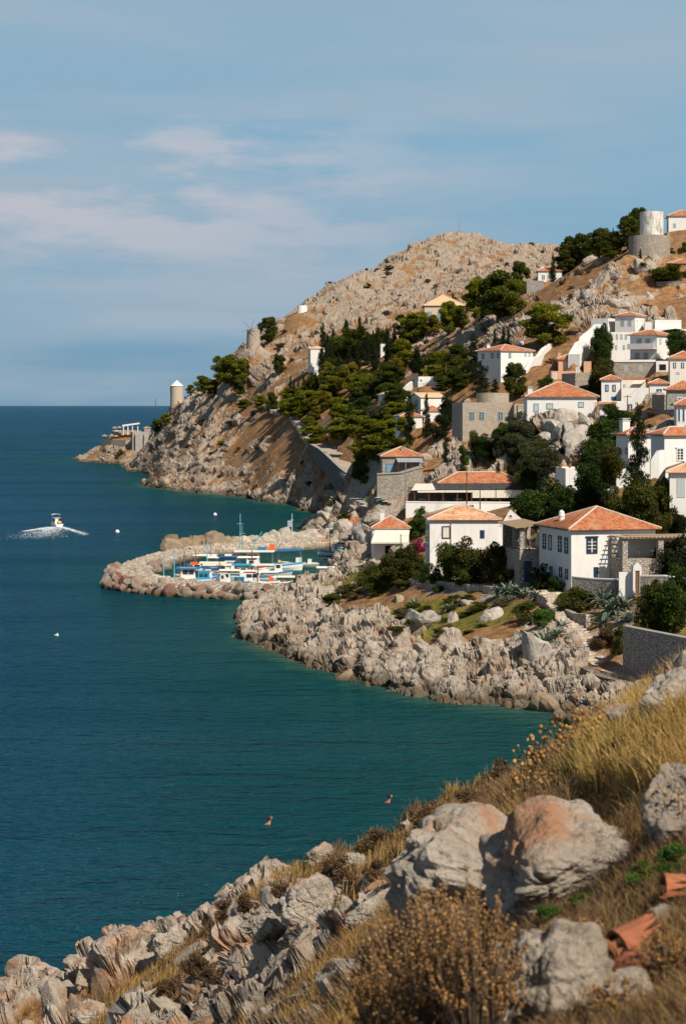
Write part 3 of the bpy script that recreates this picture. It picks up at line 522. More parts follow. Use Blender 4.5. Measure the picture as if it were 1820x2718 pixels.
farb = (Vf[:, 1:2] > 480); qq = Vf * np.array([1, 1, .75]); qq[:, 0] += .3 * Vf[:, 2]; qq = qq + .45 * np.stack([fbm(Vf / 1.6, 2, 31), fbm(Vf / 1.6, 2, 32), fbm(Vf / 1.6, 2, 33)], 1)
b2, g2, c2_ = blocks(qq / (1.75 + 1.1 * farb), 50, .18); b3, g3, c3_ = blocks(qq / (.75 + .5 * farb), 55, .25)
s2 = np.clip((den * .95 - c2_) * 6, 0, 1); r2 = s2 * g2 ** .6; rough = fbm(Vf / .9, 3, 60)
disp = np_ * land * (s2 * (b2 - .2) * .72 * (.6 + .4 * s1) + s2 * (b3 - .3) * .28 + rough * .18 * (s1 + .4))
rk = np.clip(np.maximum(np.clip(r1 * 2.2 - .5, 0, 1), np.clip(r2 * 2.2 - .6, 0, 1)) + rough * .5 * (den > .2), 0, 1) * np_; rk = np.maximum(rk, wet)  # gaps between blocks take soil colour, which also paints in shadow-dark cracks
Vd = Vf + (N1 * .85 + np.array([0, 0, .1])) * disp[:, None]
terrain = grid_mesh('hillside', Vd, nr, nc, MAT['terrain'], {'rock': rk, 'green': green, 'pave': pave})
ptag(terrain, kind='structure')
dg = bpy.context.evaluated_depsgraph_get()
BVH = BVHTree.FromObject(terrain, dg)
def hit(px, py, default=None):
    d = Vector(((px - CX) / F, 1, -(py - HZ) / F)); 
    loc, n_, i_, dist = BVH.ray_cast(Vector((0, 0, EH)) + d * 60, d.normalized())
    if loc is None or loc.z < -.3: return P(px, py, default) if default else None
    return loc
def drop(x, y):
    loc, n_, i_, dist = BVH.ray_cast(Vector((x, y, 400)), Vector((0, 0, -1)))
    return loc.z if loc is not None else 0.

# ---------------------------------------------------------------- foreground slope
GP = []
def g(px, py, D, rock=.5, green=0.): GP.append(((px - CX) / F, math.log(D), EH - (py - HZ) / F * D, rock, green, 0))
def gs(px, D, z, rock=.5): GP.append(((px - CX) / F, math.log(D), z, rock, 0, 0))
for a in ((0, 2700, 97, 1), (150, 2640, 93, 1), (250, 2600, 88, 1), (350, 2545, 83, 1), (450, 2470, 76, 1), (530, 2440, 72, 1), (600, 2385, 66, .7), (700, 2300, 60, .8), (800, 2250, 55, .5), (900, 2215, 50, .3), (1000, 2165, 45, .25), (1100, 2100, 39, .2), (1200, 2070, 33, .1), (1300, 2030, 28, .1), (1400, 1990, 23, .1), (1480, 1940, 19.5, .2), (1560, 1890, 17, .3), (1650, 1850, 14.5, .6), (1740, 1800, 13, .8), (1820, 1745, 12, .9),
          (150, 2718, 80, .6), (300, 2680, 68, .3), (300, 2718, 60, .4), (450, 2600, 58, .5), (450, 2718, 44, .3), (600, 2520, 47, .9), (600, 2620, 38, .9), (600, 2718, 31, .95), (750, 2400, 45, .5), (750, 2500, 36, .9), (750, 2620, 26, 1), (750, 2718, 21, 1),
          (900, 2300, 38, .4), (900, 2400, 30, .9), (900, 2520, 22, 1), (900, 2718, 13.5, 1), (1050, 2220, 33, .3), (1050, 2300, 26, .6), (1050, 2400, 19, .8), (1050, 2550, 12.5, .5), (1050, 2718, 9, .4),
          (1200, 2150, 25, .2), (1200, 2250, 18, .4), (1200, 2400, 12.5, .4), (1200, 2550, 8.8, .3), (1200, 2718, 7.2, .4), (1350, 2080, 20, .1), (1350, 2180, 15, .2), (1350, 2300, 12, .4), (1350, 2450, 9.3, .3), (1350, 2600, 7.3, .4), (1350, 2718, 6.5, .6),
          (1500, 2000, 16, .1), (1500, 2120, 13, .1), (1500, 2350, 10, .3), (1500, 2470, 8.4, .55), (1500, 2600, 6.8, .6), (1500, 2718, 6.0, .6), (1650, 1950, 12.5, .1), (1650, 2100, 10.8, .1), (1650, 2300, 9, .5), (1650, 2450, 7.6, .55), (1650, 2600, 6.5, .55), (1650, 2718, 5.8, .4),
          (1820, 1900, 10, .2), (1820, 2100, 8.6, .2), (1820, 2300, 7.6, .3), (1820, 2500, 6.6, .3), (1820, 2718, 5.6, .3), (2600, 1700, 10, .3), (2600, 2300, 6.5, .3), (2600, 2718, 5, .3), (2600, 1300, 18, .5), (3600, 2300, 6, .4), (3600, 1800, 10, .4),
          (1000, 3100, 6, .5), (1500, 3300, 4.0, .4), (2200, 3300, 3.8, .4), (400, 3100, 14, .7), (0, 3000, 40, .7), (-600, 2900, 75, .8), (-600, 3500, 30, .8), (1000, 4200, 3.0, .5), (2200, 4200, 2.8, .5), (0, 4200, 6, .5)): g(*a)
GP[:] = [(a_, l_, z_ - (0.0 if l_ < 1.9 else 1) * np.clip((a_ * F + CX - 1150) / 500, 0, 1) * np.clip((math.exp(l_) - 7) / 6, 0, 1) * .16 * math.exp(l_) / 12, r_, g_, p_) for a_, l_, z_, r_, g_, p_ in GP]
for a in ((0, 102, -2.5), (150, 101, -2.5), (300, 99, -2.5), (450, 96, -2.5), (600, 94, -2), (800, 90, -2), (1000, 85, -1), (1200, 88, 1), (1400, 88, 5), (1600, 92, 9), (1820, 95, 11), (2600, 100, 18), (-600, 98, -3), (-600, 112, -5), (0, 112, -5), (600, 112, -4.5), (1200, 112, -2), (1820, 112, 9),
          (450, 87, 1), (600, 80, 4), (800, 73, 6), (1000, 65, 8), (1200, 55, 12), (1400, 45, 16), (1600, 35, 19), (1820, 30, 22), (2600, 45, 26), (1200, 72, 5), (1500, 65, 11), (1820, 60, 16), (3600, 60, 29), (3600, 20, 26.6), (9000, 4, 25.8), (9000, 8, 26.2), (9000, 20, 28), (9000, 60, 36), (9000, 110, 40), (-9000, 4, 23), (-9000, 8, 19), (-9000, 20, 6), (-9000, 50, -4), (-9000, 110, -6), (-3000, 8, 23), (-3000, 20, 14), (-3000, 60, -2), (-3000, 110, -5)): gs(*a)
GA = np.array(GP); gp = GA[:, :2]; n = len(gp); d = np.linalg.norm(gp[:, None] - gp[None], axis=2)
A = np.zeros((n + 1, n + 1)); A[:n, :n] = -d - 1e-3 * np.eye(n); A[:n, n] = 1; A[n, :n] = 1; B = np.zeros((n + 1, 3)); B[:n] = GA[:, 2:5]
GW = np.linalg.solve(A, B)
gus = np.concatenate([np.arange(-9000, -720, 120), np.arange(-700, -20, 14), np.arange(-20, 1840, 2.6), np.arange(1840, 3700, 18), np.arange(3750, 9100, 110)]); gnc = len(gus); gnd = 420
glds = np.linspace(math.log(2.6), math.log(112), gnd)
A_, LD_ = np.meshgrid((gus - CX) / F, glds, indexing='ij'); q = np.stack([A_.ravel(), LD_.ravel()], 1); out = np.empty((len(q), 3))
for k in range(0, len(q), 30000):
    dd = np.sqrt(((q[k:k + 30000, None, :] - gp[None]) ** 2).sum(2)); out[k:k + 30000] = -dd @ GW[:-1] + GW[-1]
gf = out.reshape(gnc, gnd, 3)
Dg = np.exp(glds)[None]; gpy = HZ + (EH - gf[:, :, 0]) / Dg * F
grm = np.minimum.accumulate(gpy, axis=1); gvis = (gpy[:, 1:] < grm[:, 1:] + 60) & (gpy[:, 1:] < 2800)
wg = (np.abs(np.diff(gpy, axis=1)) + np.diff(glds)[None] * F * .40) * np.where(gvis, 1, .05)
pad = np.pad(wg, ((25, 25), (0, 0)), 'edge'); cs = np.cumsum(pad, 0); wg = ((cs[50:] - cs[:-50]) / 50)[:gnc]
gnr = 1250; GV = np.empty((gnc, gnr, 3)); GT = np.empty((gnc, gnr, 2))
for i in range(gnc):
    s = np.concatenate([[0], np.cumsum(wg[i])]); t = np.interp(np.linspace(0, s[-1], gnr), s, np.arange(gnd)); D = np.exp(np.interp(t, np.arange(gnd), glds))
    GV[i, :, 0] = (gus[i] - CX) / F * D; GV[i, :, 1] = D; GV[i, :, 2] = np.interp(t, np.arange(gnd), gf[i, :, 0])
    for k in range(2): GT[i, :, k] = np.interp(t, np.arange(gnd), gf[i, :, k + 1])
GV = GV.transpose(1, 0, 2).copy(); GT = GT.transpose(1, 0, 2).copy()
nrm = np.cross(np.gradient(GV, axis=1), np.gradient(GV, axis=0)); nrm /= np.linalg.norm(nrm, axis=2)[..., None] + 1e-9
Vf = GV.reshape(-1, 3); Nf = nrm.reshape(-1, 3); rock = GT[..., 0].ravel()
D = Vf[:, 1]; sz = np.clip(D / 24, .35, 2.2)
pn = fbm(Vf / 2.5, 4, 3) + .3 * fbm(Vf / .7, 3, 9)
qq = Vf * np.array([1, 1, .8]); qq[:, 0] += .4 * Vf[:, 2]; qq = qq + (.3 * np.stack([fbm(Vf / 1.2, 2, 31), fbm(Vf / 1.2, 2, 32), fbm(Vf / 1.2, 2, 33)], 1))
bA, gA, cA = blocks(qq / 3.1, 140, .15)
den = np.clip((rock - .42) * 1.75 + pn * .5, 0, 1.1); den = np.where(Vf[:, 2] < 1.0, 1.1, den)
wA = np.clip((D - 18) / 40, 0, 1) ** .8; sA = np.clip((den - cA * .8) * 6, 0, 1)
fade = np.clip((Vf[:, 1] - 2.6) / 4, .15, 1) * np.clip((Vf[:, 2] + 3) / 2, 0, 1)
disp = (sA * bA * 1.25 * wA - den * .95 * wA - .35 * np.clip((D - 12) / 30, 0, 1)) * fade
V1 = (Vf + (Nf * .7 + np.array([0, 0, .3])) * disp[:, None]).reshape(gnr, gnc, 3); sh = (gnr, gnc)
V1, (den, sA, rA, fade) = resample(V1, [x.reshape(sh) for x in (den, sA, wA * sA * gA ** .5, fade)], gnr)
N1 = normals(V1).reshape(-1, 3); Vf = V1.reshape(-1, 3); den, sA, rA, fade = [x.ravel() for x in (den, sA, rA, fade)]; D = Vf[:, 1]
wA = np.clip((D - 18) / 40, 0, 1) ** .8; wB = np.clip((D - 4) / 26, .12, 1)
qq = Vf * np.array([1, 1, .8]); qq[:, 0] += .4 * Vf[:, 2]; qq = qq + .22 * np.stack([fbm(Vf / .8, 2, 31), fbm(Vf / .8, 2, 32), fbm(Vf / .8, 2, 33)], 1)
bB, gB, cB = blocks(qq / 1.15, 150, .17); bC, gC, cC = blocks(qq / .42, 160, .2); bD, gD, cD = blocks(qq / .16, 170, .22)
sB = np.clip((den - cB * .9) * 6, 0, 1); sC = np.clip((den - cC) * 6, 0, 1)
disp = sB * (bB - .25) * .60 * wB * (.5 + .5 * np.maximum(sA, 1 - wA)) + sC * (bC - .3) * .21 * np.clip(D / 12, .4, 1) + sC * (bD - .3) * .05 * np.clip(D / 14, .3, 1) + fbm(Vf / .3, 3, 5) * .035 + (1 - den) * fbm(Vf / .8, 4, 7) * .12
rk = np.clip(np.maximum.reduce([rA * 2.2 - .5, sB * gB ** .6 * 2.2 - .7, (sC * gC ** .6 * 2.0 - .9) * .9]) + fbm(Vf / .25, 3, 15) * .4 * (den > .2), 0, 1)  # low in the cracks: soil there, doubling as painted crack shade
GVd = Vf + (N1 * .8 + np.array([0, 0, .15])) * (disp * fade)[:, None]
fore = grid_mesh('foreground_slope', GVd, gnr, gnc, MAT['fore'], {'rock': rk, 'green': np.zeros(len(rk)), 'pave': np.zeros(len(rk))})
ptag(fore, kind='structure')
dg = bpy.context.evaluated_depsgraph_get()
FBVH = BVHTree.FromObject(fore, dg)
def fhit(px, py):
    d = Vector(((px - CX) / F, 1, -(py - HZ) / F)); loc, n_, i_, dist = FBVH.ray_cast(Vector((0, 0, EH)), d.normalized()); return loc
def fdrop(x, y):
    loc, n_, i_, dist = FBVH.ray_cast(Vector((x, y, 60)), Vector((0, 0, -1))); return (loc.z, n_) if loc is not None else (None, None)

# ---------------------------------------------------------------- sea
sus = np.concatenate([np.arange(-9000, -600, 400), np.arange(-600, 1900, 14), np.arange(1900, 12000, 400)]); snd = 330
slds = np.concatenate([np.linspace(math.log(30), math.log(1500), 260), np.linspace(math.log(1560), math.log(70000), 70)])
A_, LD_ = np.meshgrid((sus - CX) / F, slds, indexing='xy')
dep = rbf(np.clip(A_.ravel(), -.25, .3), np.clip(LD_.ravel(), math.log(70), math.log(1300)))[:, 0].reshape(A_.shape)
farw = np.clip((LD_ - math.log(900)) / 1.2, 0, 1); left = np.clip((-A_ - .02) / .12, 0, 1); dep = dep * (1 - farw) - 30 * farw
depth = np.clip(-dep, 0, 30)
Dm = np.exp(LD_); SV = np.stack([A_ * Dm, Dm, np.zeros_like(Dm)], -1).reshape(-1, 3)
m = MT('sea_water', .12, .34); v = m.pos()
dp = m.attr('depth')
dpn = m.math('ADD', m.math('MULTIPLY', dp, 1 / 30), m.math('MULTIPLY', m.math('SUBTRACT', m.noise(v, .035, 5, .6), .5), .14))
base = m.ramp(dpn, (.0, (.09, .10, .065)), (.035, (.03, .085, .066)), (.10, (.003, .052, .052)), (.24, (.0008, .044, .054)), (.5, (.0010, .035, .064)), (.9, (.003, .038, .086)))
wv = m.pos((.55, 1.0, 1), (0, 0, R(14)))
h1 = m.noise(wv, .55, 3, .6, .3); h2 = m.noise(m.pos((.5, 1, 1), (0, 0, R(-8))), 1.7, 4, .6, .2); h3 = m.noise(m.pos((.35, 1, 1), (0, 0, R(10))), .13, 3, .5)
m.bump(h3, 1.0, 2.6); m.bump(h1, 1.0, 1.3); m.bump(h2, 1.0, .42)
df = m.n('ShaderNodeBsdfDiffuse'); m.l(base, df.inputs[0]); m.l(m.g, df.inputs['Normal'])
gs_ = m.n('ShaderNodeBsdfGlossy'); gs_.inputs['Roughness'].default_value = .16; gs_.inputs['Color'].default_value = (.55, .85, .9, 1); m.l(m.g, gs_.inputs['Normal'])
fr = m.n('ShaderNodeFresnel'); fr.inputs['IOR'].default_value = 1.33; m.l(m.g, fr.inputs['Normal'])
k_ = m.math('MINIMUM', m.math('MULTIPLY', fr.outputs[0], m.math('MULTIPLY_ADD', m.noise(m.pos((.35, 1, 1), (0, 0, R(12))), .022, 4, .6), 1.3) if False else m.math('MULTIPLY', m.ramp(m.noise(m.pos((.35, 1, 1), (0, 0, R(12))), .022, 4, .6), (.35, .45), (.65, 1)), .8)), .34)
mx = m.n('ShaderNodeMixShader'); m.l(k_, mx.inputs[0]); m.l(df.outputs[0], mx.inputs[1]); m.l(gs_.outputs[0], mx.inputs[2])
m.l(mx.outputs[0], m.t.nodes['Material Output'].inputs['Surface'])
MAT['sea'] = m.m
sea = grid_mesh('sea', SV, len(slds), len(sus), MAT['sea'], {'depth': depth}, smooth=True); ptag(sea, kind='structure')
# ---------------------------------------------------------------- houses
def V2(a, z): return Vector((a[0], a[1], z))
class House:
    def __init__(s, name, label, pxL, pxC, pxR, ybase, yeave, D, th=15, wall='white_plaster', dig=3.0, L1=None, L2=None, cat='house', body='wall', group=None):
        if L2 and th >= 25: L2 = None
        if L2: th = math.degrees(math.asin(max(-.5, min(.5, (pxC - pxL) * D / (F * L2) - (pxC - CX) / F))))
        t = R(th); s.f = Vector((cos(t), sin(t), 0)); s.l = Vector((-sin(t), cos(t), 0)); s.C = P(pxC, HZ, D); s.D = D
        s.z0 = EH - (ybase - HZ) / F * D; s.z1 = EH - (yeave - HZ) / F * D; s.C.z = 0
        aR, aL = (pxR - CX) / F, (pxL - CX) / F
        s.L1 = L1 if L1 else (aR * s.C.y - s.C.x) / (cos(t) - aR * sin(t))
        s.L2 = L2 if L2 else (s.C.x - aL * s.C.y) / (sin(t) + aL * cos(t))
        c0 = s.C + s.f * s.L1 / 2 + s.l * s.L2 / 2
        s.o = empty(name, (c0.x, c0.y, s.z0), label, cat, group)
        if s.L1 < 0 or s.L2 < 0 or s.L2 > 30 or s.L1 > 40: print('HOUSE?', name, label[:30], s.L1, s.L2)
        m = MB(); m.prism(s.rect(s.z0 - dig), (0, 0, s.z1 - s.z0 + dig)); m.build(body, MAT[wall], s.o)
    def pt(s, u, v, z): return s.C + s.f * u + s.l * v + Vector((0, 0, z))
    def rect(s, z, o=0): return [s.pt(-o, -o, z), s.pt(s.L1 + o, -o, z), s.pt(s.L1 + o, s.L2 + o, z), s.pt(-o, s.L2 + o, z)]
    def roof(s, pitch=.42, over=.45, mat='roof_tile', caps='mortar', eave='grey_trim', kind='hip', tp=.30, amp=.045, z=None, part='roof', hang=.14):
        z = (s.z1 if z is None else z) + .02; Rr = s.rect(z + hang, over); o = over; W1 = s.L1 + 2 * o; W2 = s.L2 + 2 * o; h = min(W1, W2) / 2
        m = MB(); m.prism(s.rect(z, over - .03), (0, 0, hang - .01)); m.build('eave', MAT[eave], s.o)
        V = []; Q = []
        sides = [(Rr[0], s.f, s.l, W1, W2), (Rr[1], s.l, -s.f, W2, W1), (Rr[2], -s.f, -s.l, W1, W2), (Rr[3], -s.l, s.f, W2, W1)]
        for k, (A0, d, inn, Ls, Ws) in enumerate(sides):
            if kind == 'gable' and ((Ls <= Ws + .01) == (W1 != W2) and Ls < Ws): continue
            n = max(8, int(Ls / tp * 6)); base = len(V)
            for j in range(n + 1):
                x = Ls * j / n; t = h if (kind == 'gable') else min(x, Ls - x, h)
                zz = amp * abs(sin(pi * x / tp)) ** .8
                if kind == 'hip' : zz *= min(1, t / .3)
                for tt in (0, t): V.append(A0 + d * x + inn * tt + Vector((0, 0, tt * pitch + zz)))
            for j in range(n): a = base + 2 * j; Q.append((a, a + 2, a + 3, a + 1))
            if kind == 'hip' or 1:
                # scalloped lip at the eave
                b2 = len(V)
                for j in range(n + 1): V.append(Vector(V[base + 2 * j]) - Vector((0, 0, .10 + amp * abs(sin(pi * Ls * j / n / tp)) ** .8 * .6)))
                for j in range(n): Q.append((b2 + j, b2 + j + 1, base + 2 * j + 2, base + 2 * j))
        org = np.array(wloc(s.o)); Vn = np.array([tuple(v) for v in V]) - org
        tri_mesh(part, Vn, np.array(Q), MAT[mat], s.o, k=4)
        rp = [s.pt(h - o, h - o, z + hang + h * pitch), s.pt(s.L1 + o - h, s.L2 + o - h, z + hang + h * pitch)]
        if W1 >= W2: ra, rb = s.pt(h - o, s.L2 / 2, rp[0].z), s.pt(s.L1 + o - h, s.L2 / 2, rp[0].z)
        else: ra, rb = s.pt(s.L1 / 2, h - o, rp[0].z), s.pt(s.L1 / 2, s.L2 + o - h, rp[0].z)
        if kind == 'gable':
            if W1 >= W2: ra, rb = s.pt(-o, s.L2 / 2, rp[0].z), s.pt(s.L1 + o, s.L2 / 2, rp[0].z); g_ = [(s.pt(-.0, 0, s.z1), s.pt(0, s.L2, s.z1), s.pt(0, s.L2 / 2, rp[0].z - .1)), (s.pt(s.L1, 0, s.z1), s.pt(s.L1, s.L2, s.z1), s.pt(s.L1, s.L2 / 2, rp[0].z - .1))]
            else: ra, rb = s.pt(s.L1 / 2, -o, rp[0].z), s.pt(s.L1 / 2, s.L2 + o, rp[0].z); g_ = [(s.pt(0, 0, s.z1), s.pt(s.L1, 0, s.z1), s.pt(s.L1 / 2, 0, rp[0].z - .1)), (s.pt(0, s.L2, s.z1), s.pt(s.L1, s.L2, s.z1), s.pt(s.L1 / 2, s.L2, rp[0].z - .1))]
            for t3 in g_: MB().poly(t3).build('gable', MAT['white_plaster'], s.o)
        m = MB(); up = Vector((0, 0, .05)); m.tube(ra + up, rb + up, .12, n=6)
        if kind == 'hip':
            if W1 >= W2: pr = [(Rr[0], ra), (Rr[3], ra), (Rr[1], rb), (Rr[2], rb)]
            else: pr = [(Rr[0], ra), (Rr[1], ra), (Rr[2], rb), (Rr[3], rb)]
            for a, b in pr: m.tube(a + up, b + up, .11, n=6)
        if caps: m.build('ridge_cap', MAT[caps], s.o)
        s.ztop = rp[0].z; return s
    def parapet(s, hh=.5, mat='white_plaster', w_=.25, part='parapet'):
        m = MB(); z = s.z1 + .003
        for a, b in (((0, 0), (s.L1, w_)), ((0, s.L2 - w_), (s.L1, s.L2)), ((0, w_ + .002), (w_, s.L2 - w_ - .002)), ((s.L1 - w_, w_ + .002), (s.L1, s.L2 - w_ - .002))):
            m.prism([s.pt(a[0], a[1], z), s.pt(b[0], a[1], z), s.pt(b[0], b[1], z), s.pt(a[0], b[1], z)], (0, 0, hh))
        m.build(part, MAT[mat], s.o); return s
    def onface(s, face, px, py):
        n_, A0 = (Vector((s.f.y, -s.f.x, 0)), s.C) if face == 'F' else (-s.f, s.C)
        d = Vector(((px - CX) / F, 1, -(py - HZ) / F)); t = (A0 - Vector((0, 0, EH))).dot(n_)
        # plane contains vertical direction; ignore z of A0
        t = ((A0.x) * n_.x + A0.y * n_.y) / (d.x * n_.x + d.y * n_.y); p = Vector((0, 0, EH)) + d * t
        u = (p - s.C).dot(s.f if face == 'F' else s.l); return u, p.z
    def win(s, face, px, py, w_, h_, style='pane', frame='white_trim', fill=None, deep=.05, part='window', grid=(2, 3), lintel=False):
        """(px,py) is the centre, w_, h_ the size in photo pixels"""
        u0, _ = s.onface(face, px - w_ / 2, py); u1, _ = s.onface(face, px + w_ / 2, py); _, zt = s.onface(face, px, py - h_ / 2); _, zb = s.onface(face, px, py + h_ / 2)
        if u0 > u1: u0, u1 = u1, u0
        if face == 'F': d, nn, A0 = s.f, Vector((s.f.y, -s.f.x, 0)), s.C
        else: d, nn, A0 = s.l, -s.f, s.C
        Lm = s.L1 if face == 'F' else s.L2; u0 = max(u0, .05); u1 = min(u1, Lm - .05)
        if u1 - u0 < .15: return None
        if u1 - u0 < .45: u1 = u0 + .45
        q = lambda u, z, k: A0 + d * u + nn * k + Vector((0, 0, z))
        fw = min(.13, (u1 - u0) * .18)
        m = MB()
        def bar(a, b, c_, e_, k=deep): m.hexa([q(a, c_, .0), q(b, c_, .0), q(b, c_, k), q(a, c_, k), q(a, e_, .0), q(b, e_, .0), q(b, e_, k), q(a, e_, k)])
        bar(u0, u0 + fw, zb, zt); bar(u1 - fw, u1, zb, zt); bar(u0 + fw + .002, u1 - fw - .002, zt - fw, zt); bar(u0 + fw + .002, u1 - fw - .002, zb, zb + fw)
        if lintel: bar(u0 - .12, u1 + .12, zt + .01, zt + .12, deep + .05)
        wo_ = m.build(part, MAT[frame], s.o)
        m = MB(); m.hexa([q(u0 + fw, zb + fw, .004), q(u1 - fw, zb + fw, .004), q(u1 - fw, zb + fw, .02), q(u0 + fw, zb + fw, .02), q(u0 + fw, zt - fw, .004), q(u1 - fw, zt - fw, .004), q(u1 - fw, zt - fw, .02), q(u0 + fw, zt - fw, .02)])
        if style == 'pane':
            m.build('pane', MAT['glass'], wo_); m = MB(); gx, gy = grid; bw = .028
            for k in range(1, gx): x = u0 + fw + (u1 - u0 - 2 * fw) * k / gx; b_ = bw * (1.8 if k * 2 == gx else 1); m.hexa([q(x - b_, zb + fw, .022), q(x + b_, zb + fw, .022), q(x + b_, zb + fw, .045), q(x - b_, zb + fw, .045), q(x - b_, zt - fw, .022), q(x + b_, zt - fw, .022), q(x + b_, zt - fw, .045), q(x - b_, zt - fw, .045)])
            for k in range(1, gy): z = zb + fw + (zt - zb - 2 * fw) * k / gy; m.hexa([q(u0 + fw, z - bw, .022), q(u1 - fw, z - bw, .022), q(u1 - fw, z - bw, .042), q(u0 + fw, z - bw, .042), q(u0 + fw, z + bw, .022), q(u1 - fw, z + bw, .022), q(u1 - fw, z + bw, .042), q(u0 + fw, z + bw, .042)])
            m.build('glazing_bar', MAT[fill or 'white_trim'], wo_)
        elif style == 'hole': m.build('pane', MAT['dark_inside'], wo_)
        else:
            nn_ = 2
            for k in range(nn_):
                a = u0 + fw + (u1 - u0 - 2 * fw) * k / nn_ + .015; b = u0 + fw + (u1 - u0 - 2 * fw) * (k + 1) / nn_ - .015
                m.hexa([q(a, zb + fw, .022), q(b, zb + fw, .022), q(b, zb + fw, .042), q(a, zb + fw, .042), q(a, zt - fw, .022), q(b, zt - fw, .022), q(b, zt - fw, .042), q(a, zt - fw, .042)])
            m.build('shutter', MAT[fill or 'grey_shutter'], wo_)
        return wo_
    def chim(s, px, ytop, u, v, w_=.6, mat='white_plaster', cap='box', zb=None):
        c0 = s.pt(u, v, 0); y = c0.y; zt = EH - (ytop - HZ) / F * y; c0.x = (px - CX) / F * y; zb = s.z1 - .2 if zb is None else zb; m = MB(); k = w_ / 2
        if cap == 'round': m.lathe((c0.x, c0.y, 0), [(k, zb), (k * .92, zt - .75), (k * 1.05, zt - .7), (k * .8, zt - .2), (.04, zt)], 12)
        else:
            fx, ly = s.f * k, s.l * k
            m.box((c0.x, c0.y, (zb + zt - .3) / 2), fx, ly, (0, 0, (zt - .3 - zb) / 2)); m.box((c0.x, c0.y, zt - .27), fx * 1.2, ly * 1.2, (0, 0, .03))
            m.box((c0.x, c0.y, zt - .14), fx * .7, ly * .7, (0, 0, .10)); m.box((c0.x, c0.y, zt - .02), fx * 1.1, ly * 1.1, (0, 0, .02))
        return m.build('chimney', MAT[mat], s.o)
    def box(s, u0, u1, v0, v1, z0, z1, mat='white_plaster', part='annex'):
        m = MB(); m.prism([s.pt(u0, v0, z0), s.pt(u1, v0, z0), s.pt(u1, v1, z0), s.pt(u0, v1, z0)], (0, 0, z1 - z0)); return m.build(part, MAT[mat], s.o)
    def zpx(s, y, D=None): return EH - (y - HZ) / F * (D or s.D)

def wall_thing(name, label, pts, thick, mat, cap=None, cat='wall', group=None, dig=1.5, tilt=None):
    """pts: (px, ytop, ybase, D) stations; a free-standing wall following them"""
    T = [P(a, b, d) for a, b, c_, d in pts]; Bz = [EH - (c_ - HZ) / F * d - dig for a, b, c_, d in pts]
    o = empty(name, tuple(Vector((T[0].x, T[0].y, Bz[0] + dig))), label, cat, group); m = MB(); mc = MB()
    dirs = []
    for k in range(len(T)):
        a = T[max(k - 1, 0)]; b = T[min(k + 1, len(T) - 1)]; d = Vector((b.x - a.x, b.y - a.y, 0)).normalized(); dirs.append(Vector((-d.y, d.x, 0)) * thick / 2)
    for k in range(len(T) - 1):
        a, b = T[k], T[k + 1]; na, nb = dirs[k], dirs[k + 1]; ab, bb = Vector((a.x, a.y, Bz[k])), Vector((b.x, b.y, Bz[k + 1]))
        m.hexa([ab - na, bb - nb, bb + nb, ab + na, a - na, b - nb, b + nb, a + na])
        if cap: up = Vector((0, 0, .003)); u2 = Vector((0, 0, .14)); mc.hexa([a - na * 1.12 + up, b - nb * 1.12 + up, b + nb * 1.12 + up, a + na * 1.12 + up, a - na * 1.12 + u2, b - nb * 1.12 + u2, b + nb * 1.12 + u2, a + na * 1.12 + u2])
    m.build('masonry', MAT[mat], o)
    if cap: mc.build('coping', MAT[cap], o)
    return o

# --- main white house by the path
h = House('house', 'white two-storey house with navy window frames and a stone pergola terrace beside the path', 1430, 1515, 1738, 1562, 1409, 233, 15)
for px, py, w_, hh in ((1444, 1437, 9, 41), (1459, 1440, 9, 41), (1485, 1444, 10, 43), (1502, 1448, 10, 43)): h.win('L', px, py, w_, hh, frame='navy_trim', grid=(2, 4))
for px, py in ((1461, 1517), (1487, 1519), (1503, 1524)): h.win('L', px, py, 8, 28, frame='navy_trim', grid=(2, 2))
h.win('F', 1569.5, 1447.5, 29, 43, frame='navy_trim', grid=(2, 4), lintel=True, deep=.09); h.win('F', 1580, 1520, 12, 30, frame='navy_trim', style='shut', fill='navy_trim', part='door')
h.roof(.40, .5, eave='navy_trim', tp=.34, amp=.07); h.chim(1489.5, 1353, 3.0, 5.5, .72, cap='round')
# terrace with stone piers and reed pergola
A_ = h.onface('F', 1617, 1450)[0]; z0 = h.z0; zt = h.zpx(1487, 230); zr = h.zpx(1432, 230); E_ = h.L1 + 4.2
h.box(A_, E_, -3.6, -.003, z0 - 2, zt, 'coursed_stone', 'terrace'); 
for u, v in ((A_ + .3, -3.3), (A_ + 4.4, -3.3), (A_ + 8.2, -3.3), (A_ + .3, -.35)): h.box(u - .3, u + .3, v - .3, v + .3, zt + .003, zr - .03, 'coursed_stone', 'pier')
h.box(A_ - .1, E_, -3.7, -3.55, zr - .02, zr + .10, 'pale_wood', 'beam')
for k in range(22): u = A_ + k * (E_ - A_) / 21; h.box(u - .035, u + .035, -4.1, -.02, zr + .105, zr + .20, 'pale_wood', 'rafter')
for k in range(9): v = -4 + k * .47; h.box(A_ - .25, E_, v, v + .12, zr + .205, zr + .24, 'pale_wood', 'batten')
m = MB(); m.box(h.pt((A_ + 1.2 + E_) / 2, -1.6, zr + .26), h.f * ((E_ - A_) / 2 - .6), h.l * 1.4, (0, 0, .015)); m.build('reed_cover', MAT['reed'], h.o)
h.box(A_ + 1.0, E_, .2, 3.0, zt, zr - .2, 'warm_plaster', 'annex')
H1 = h
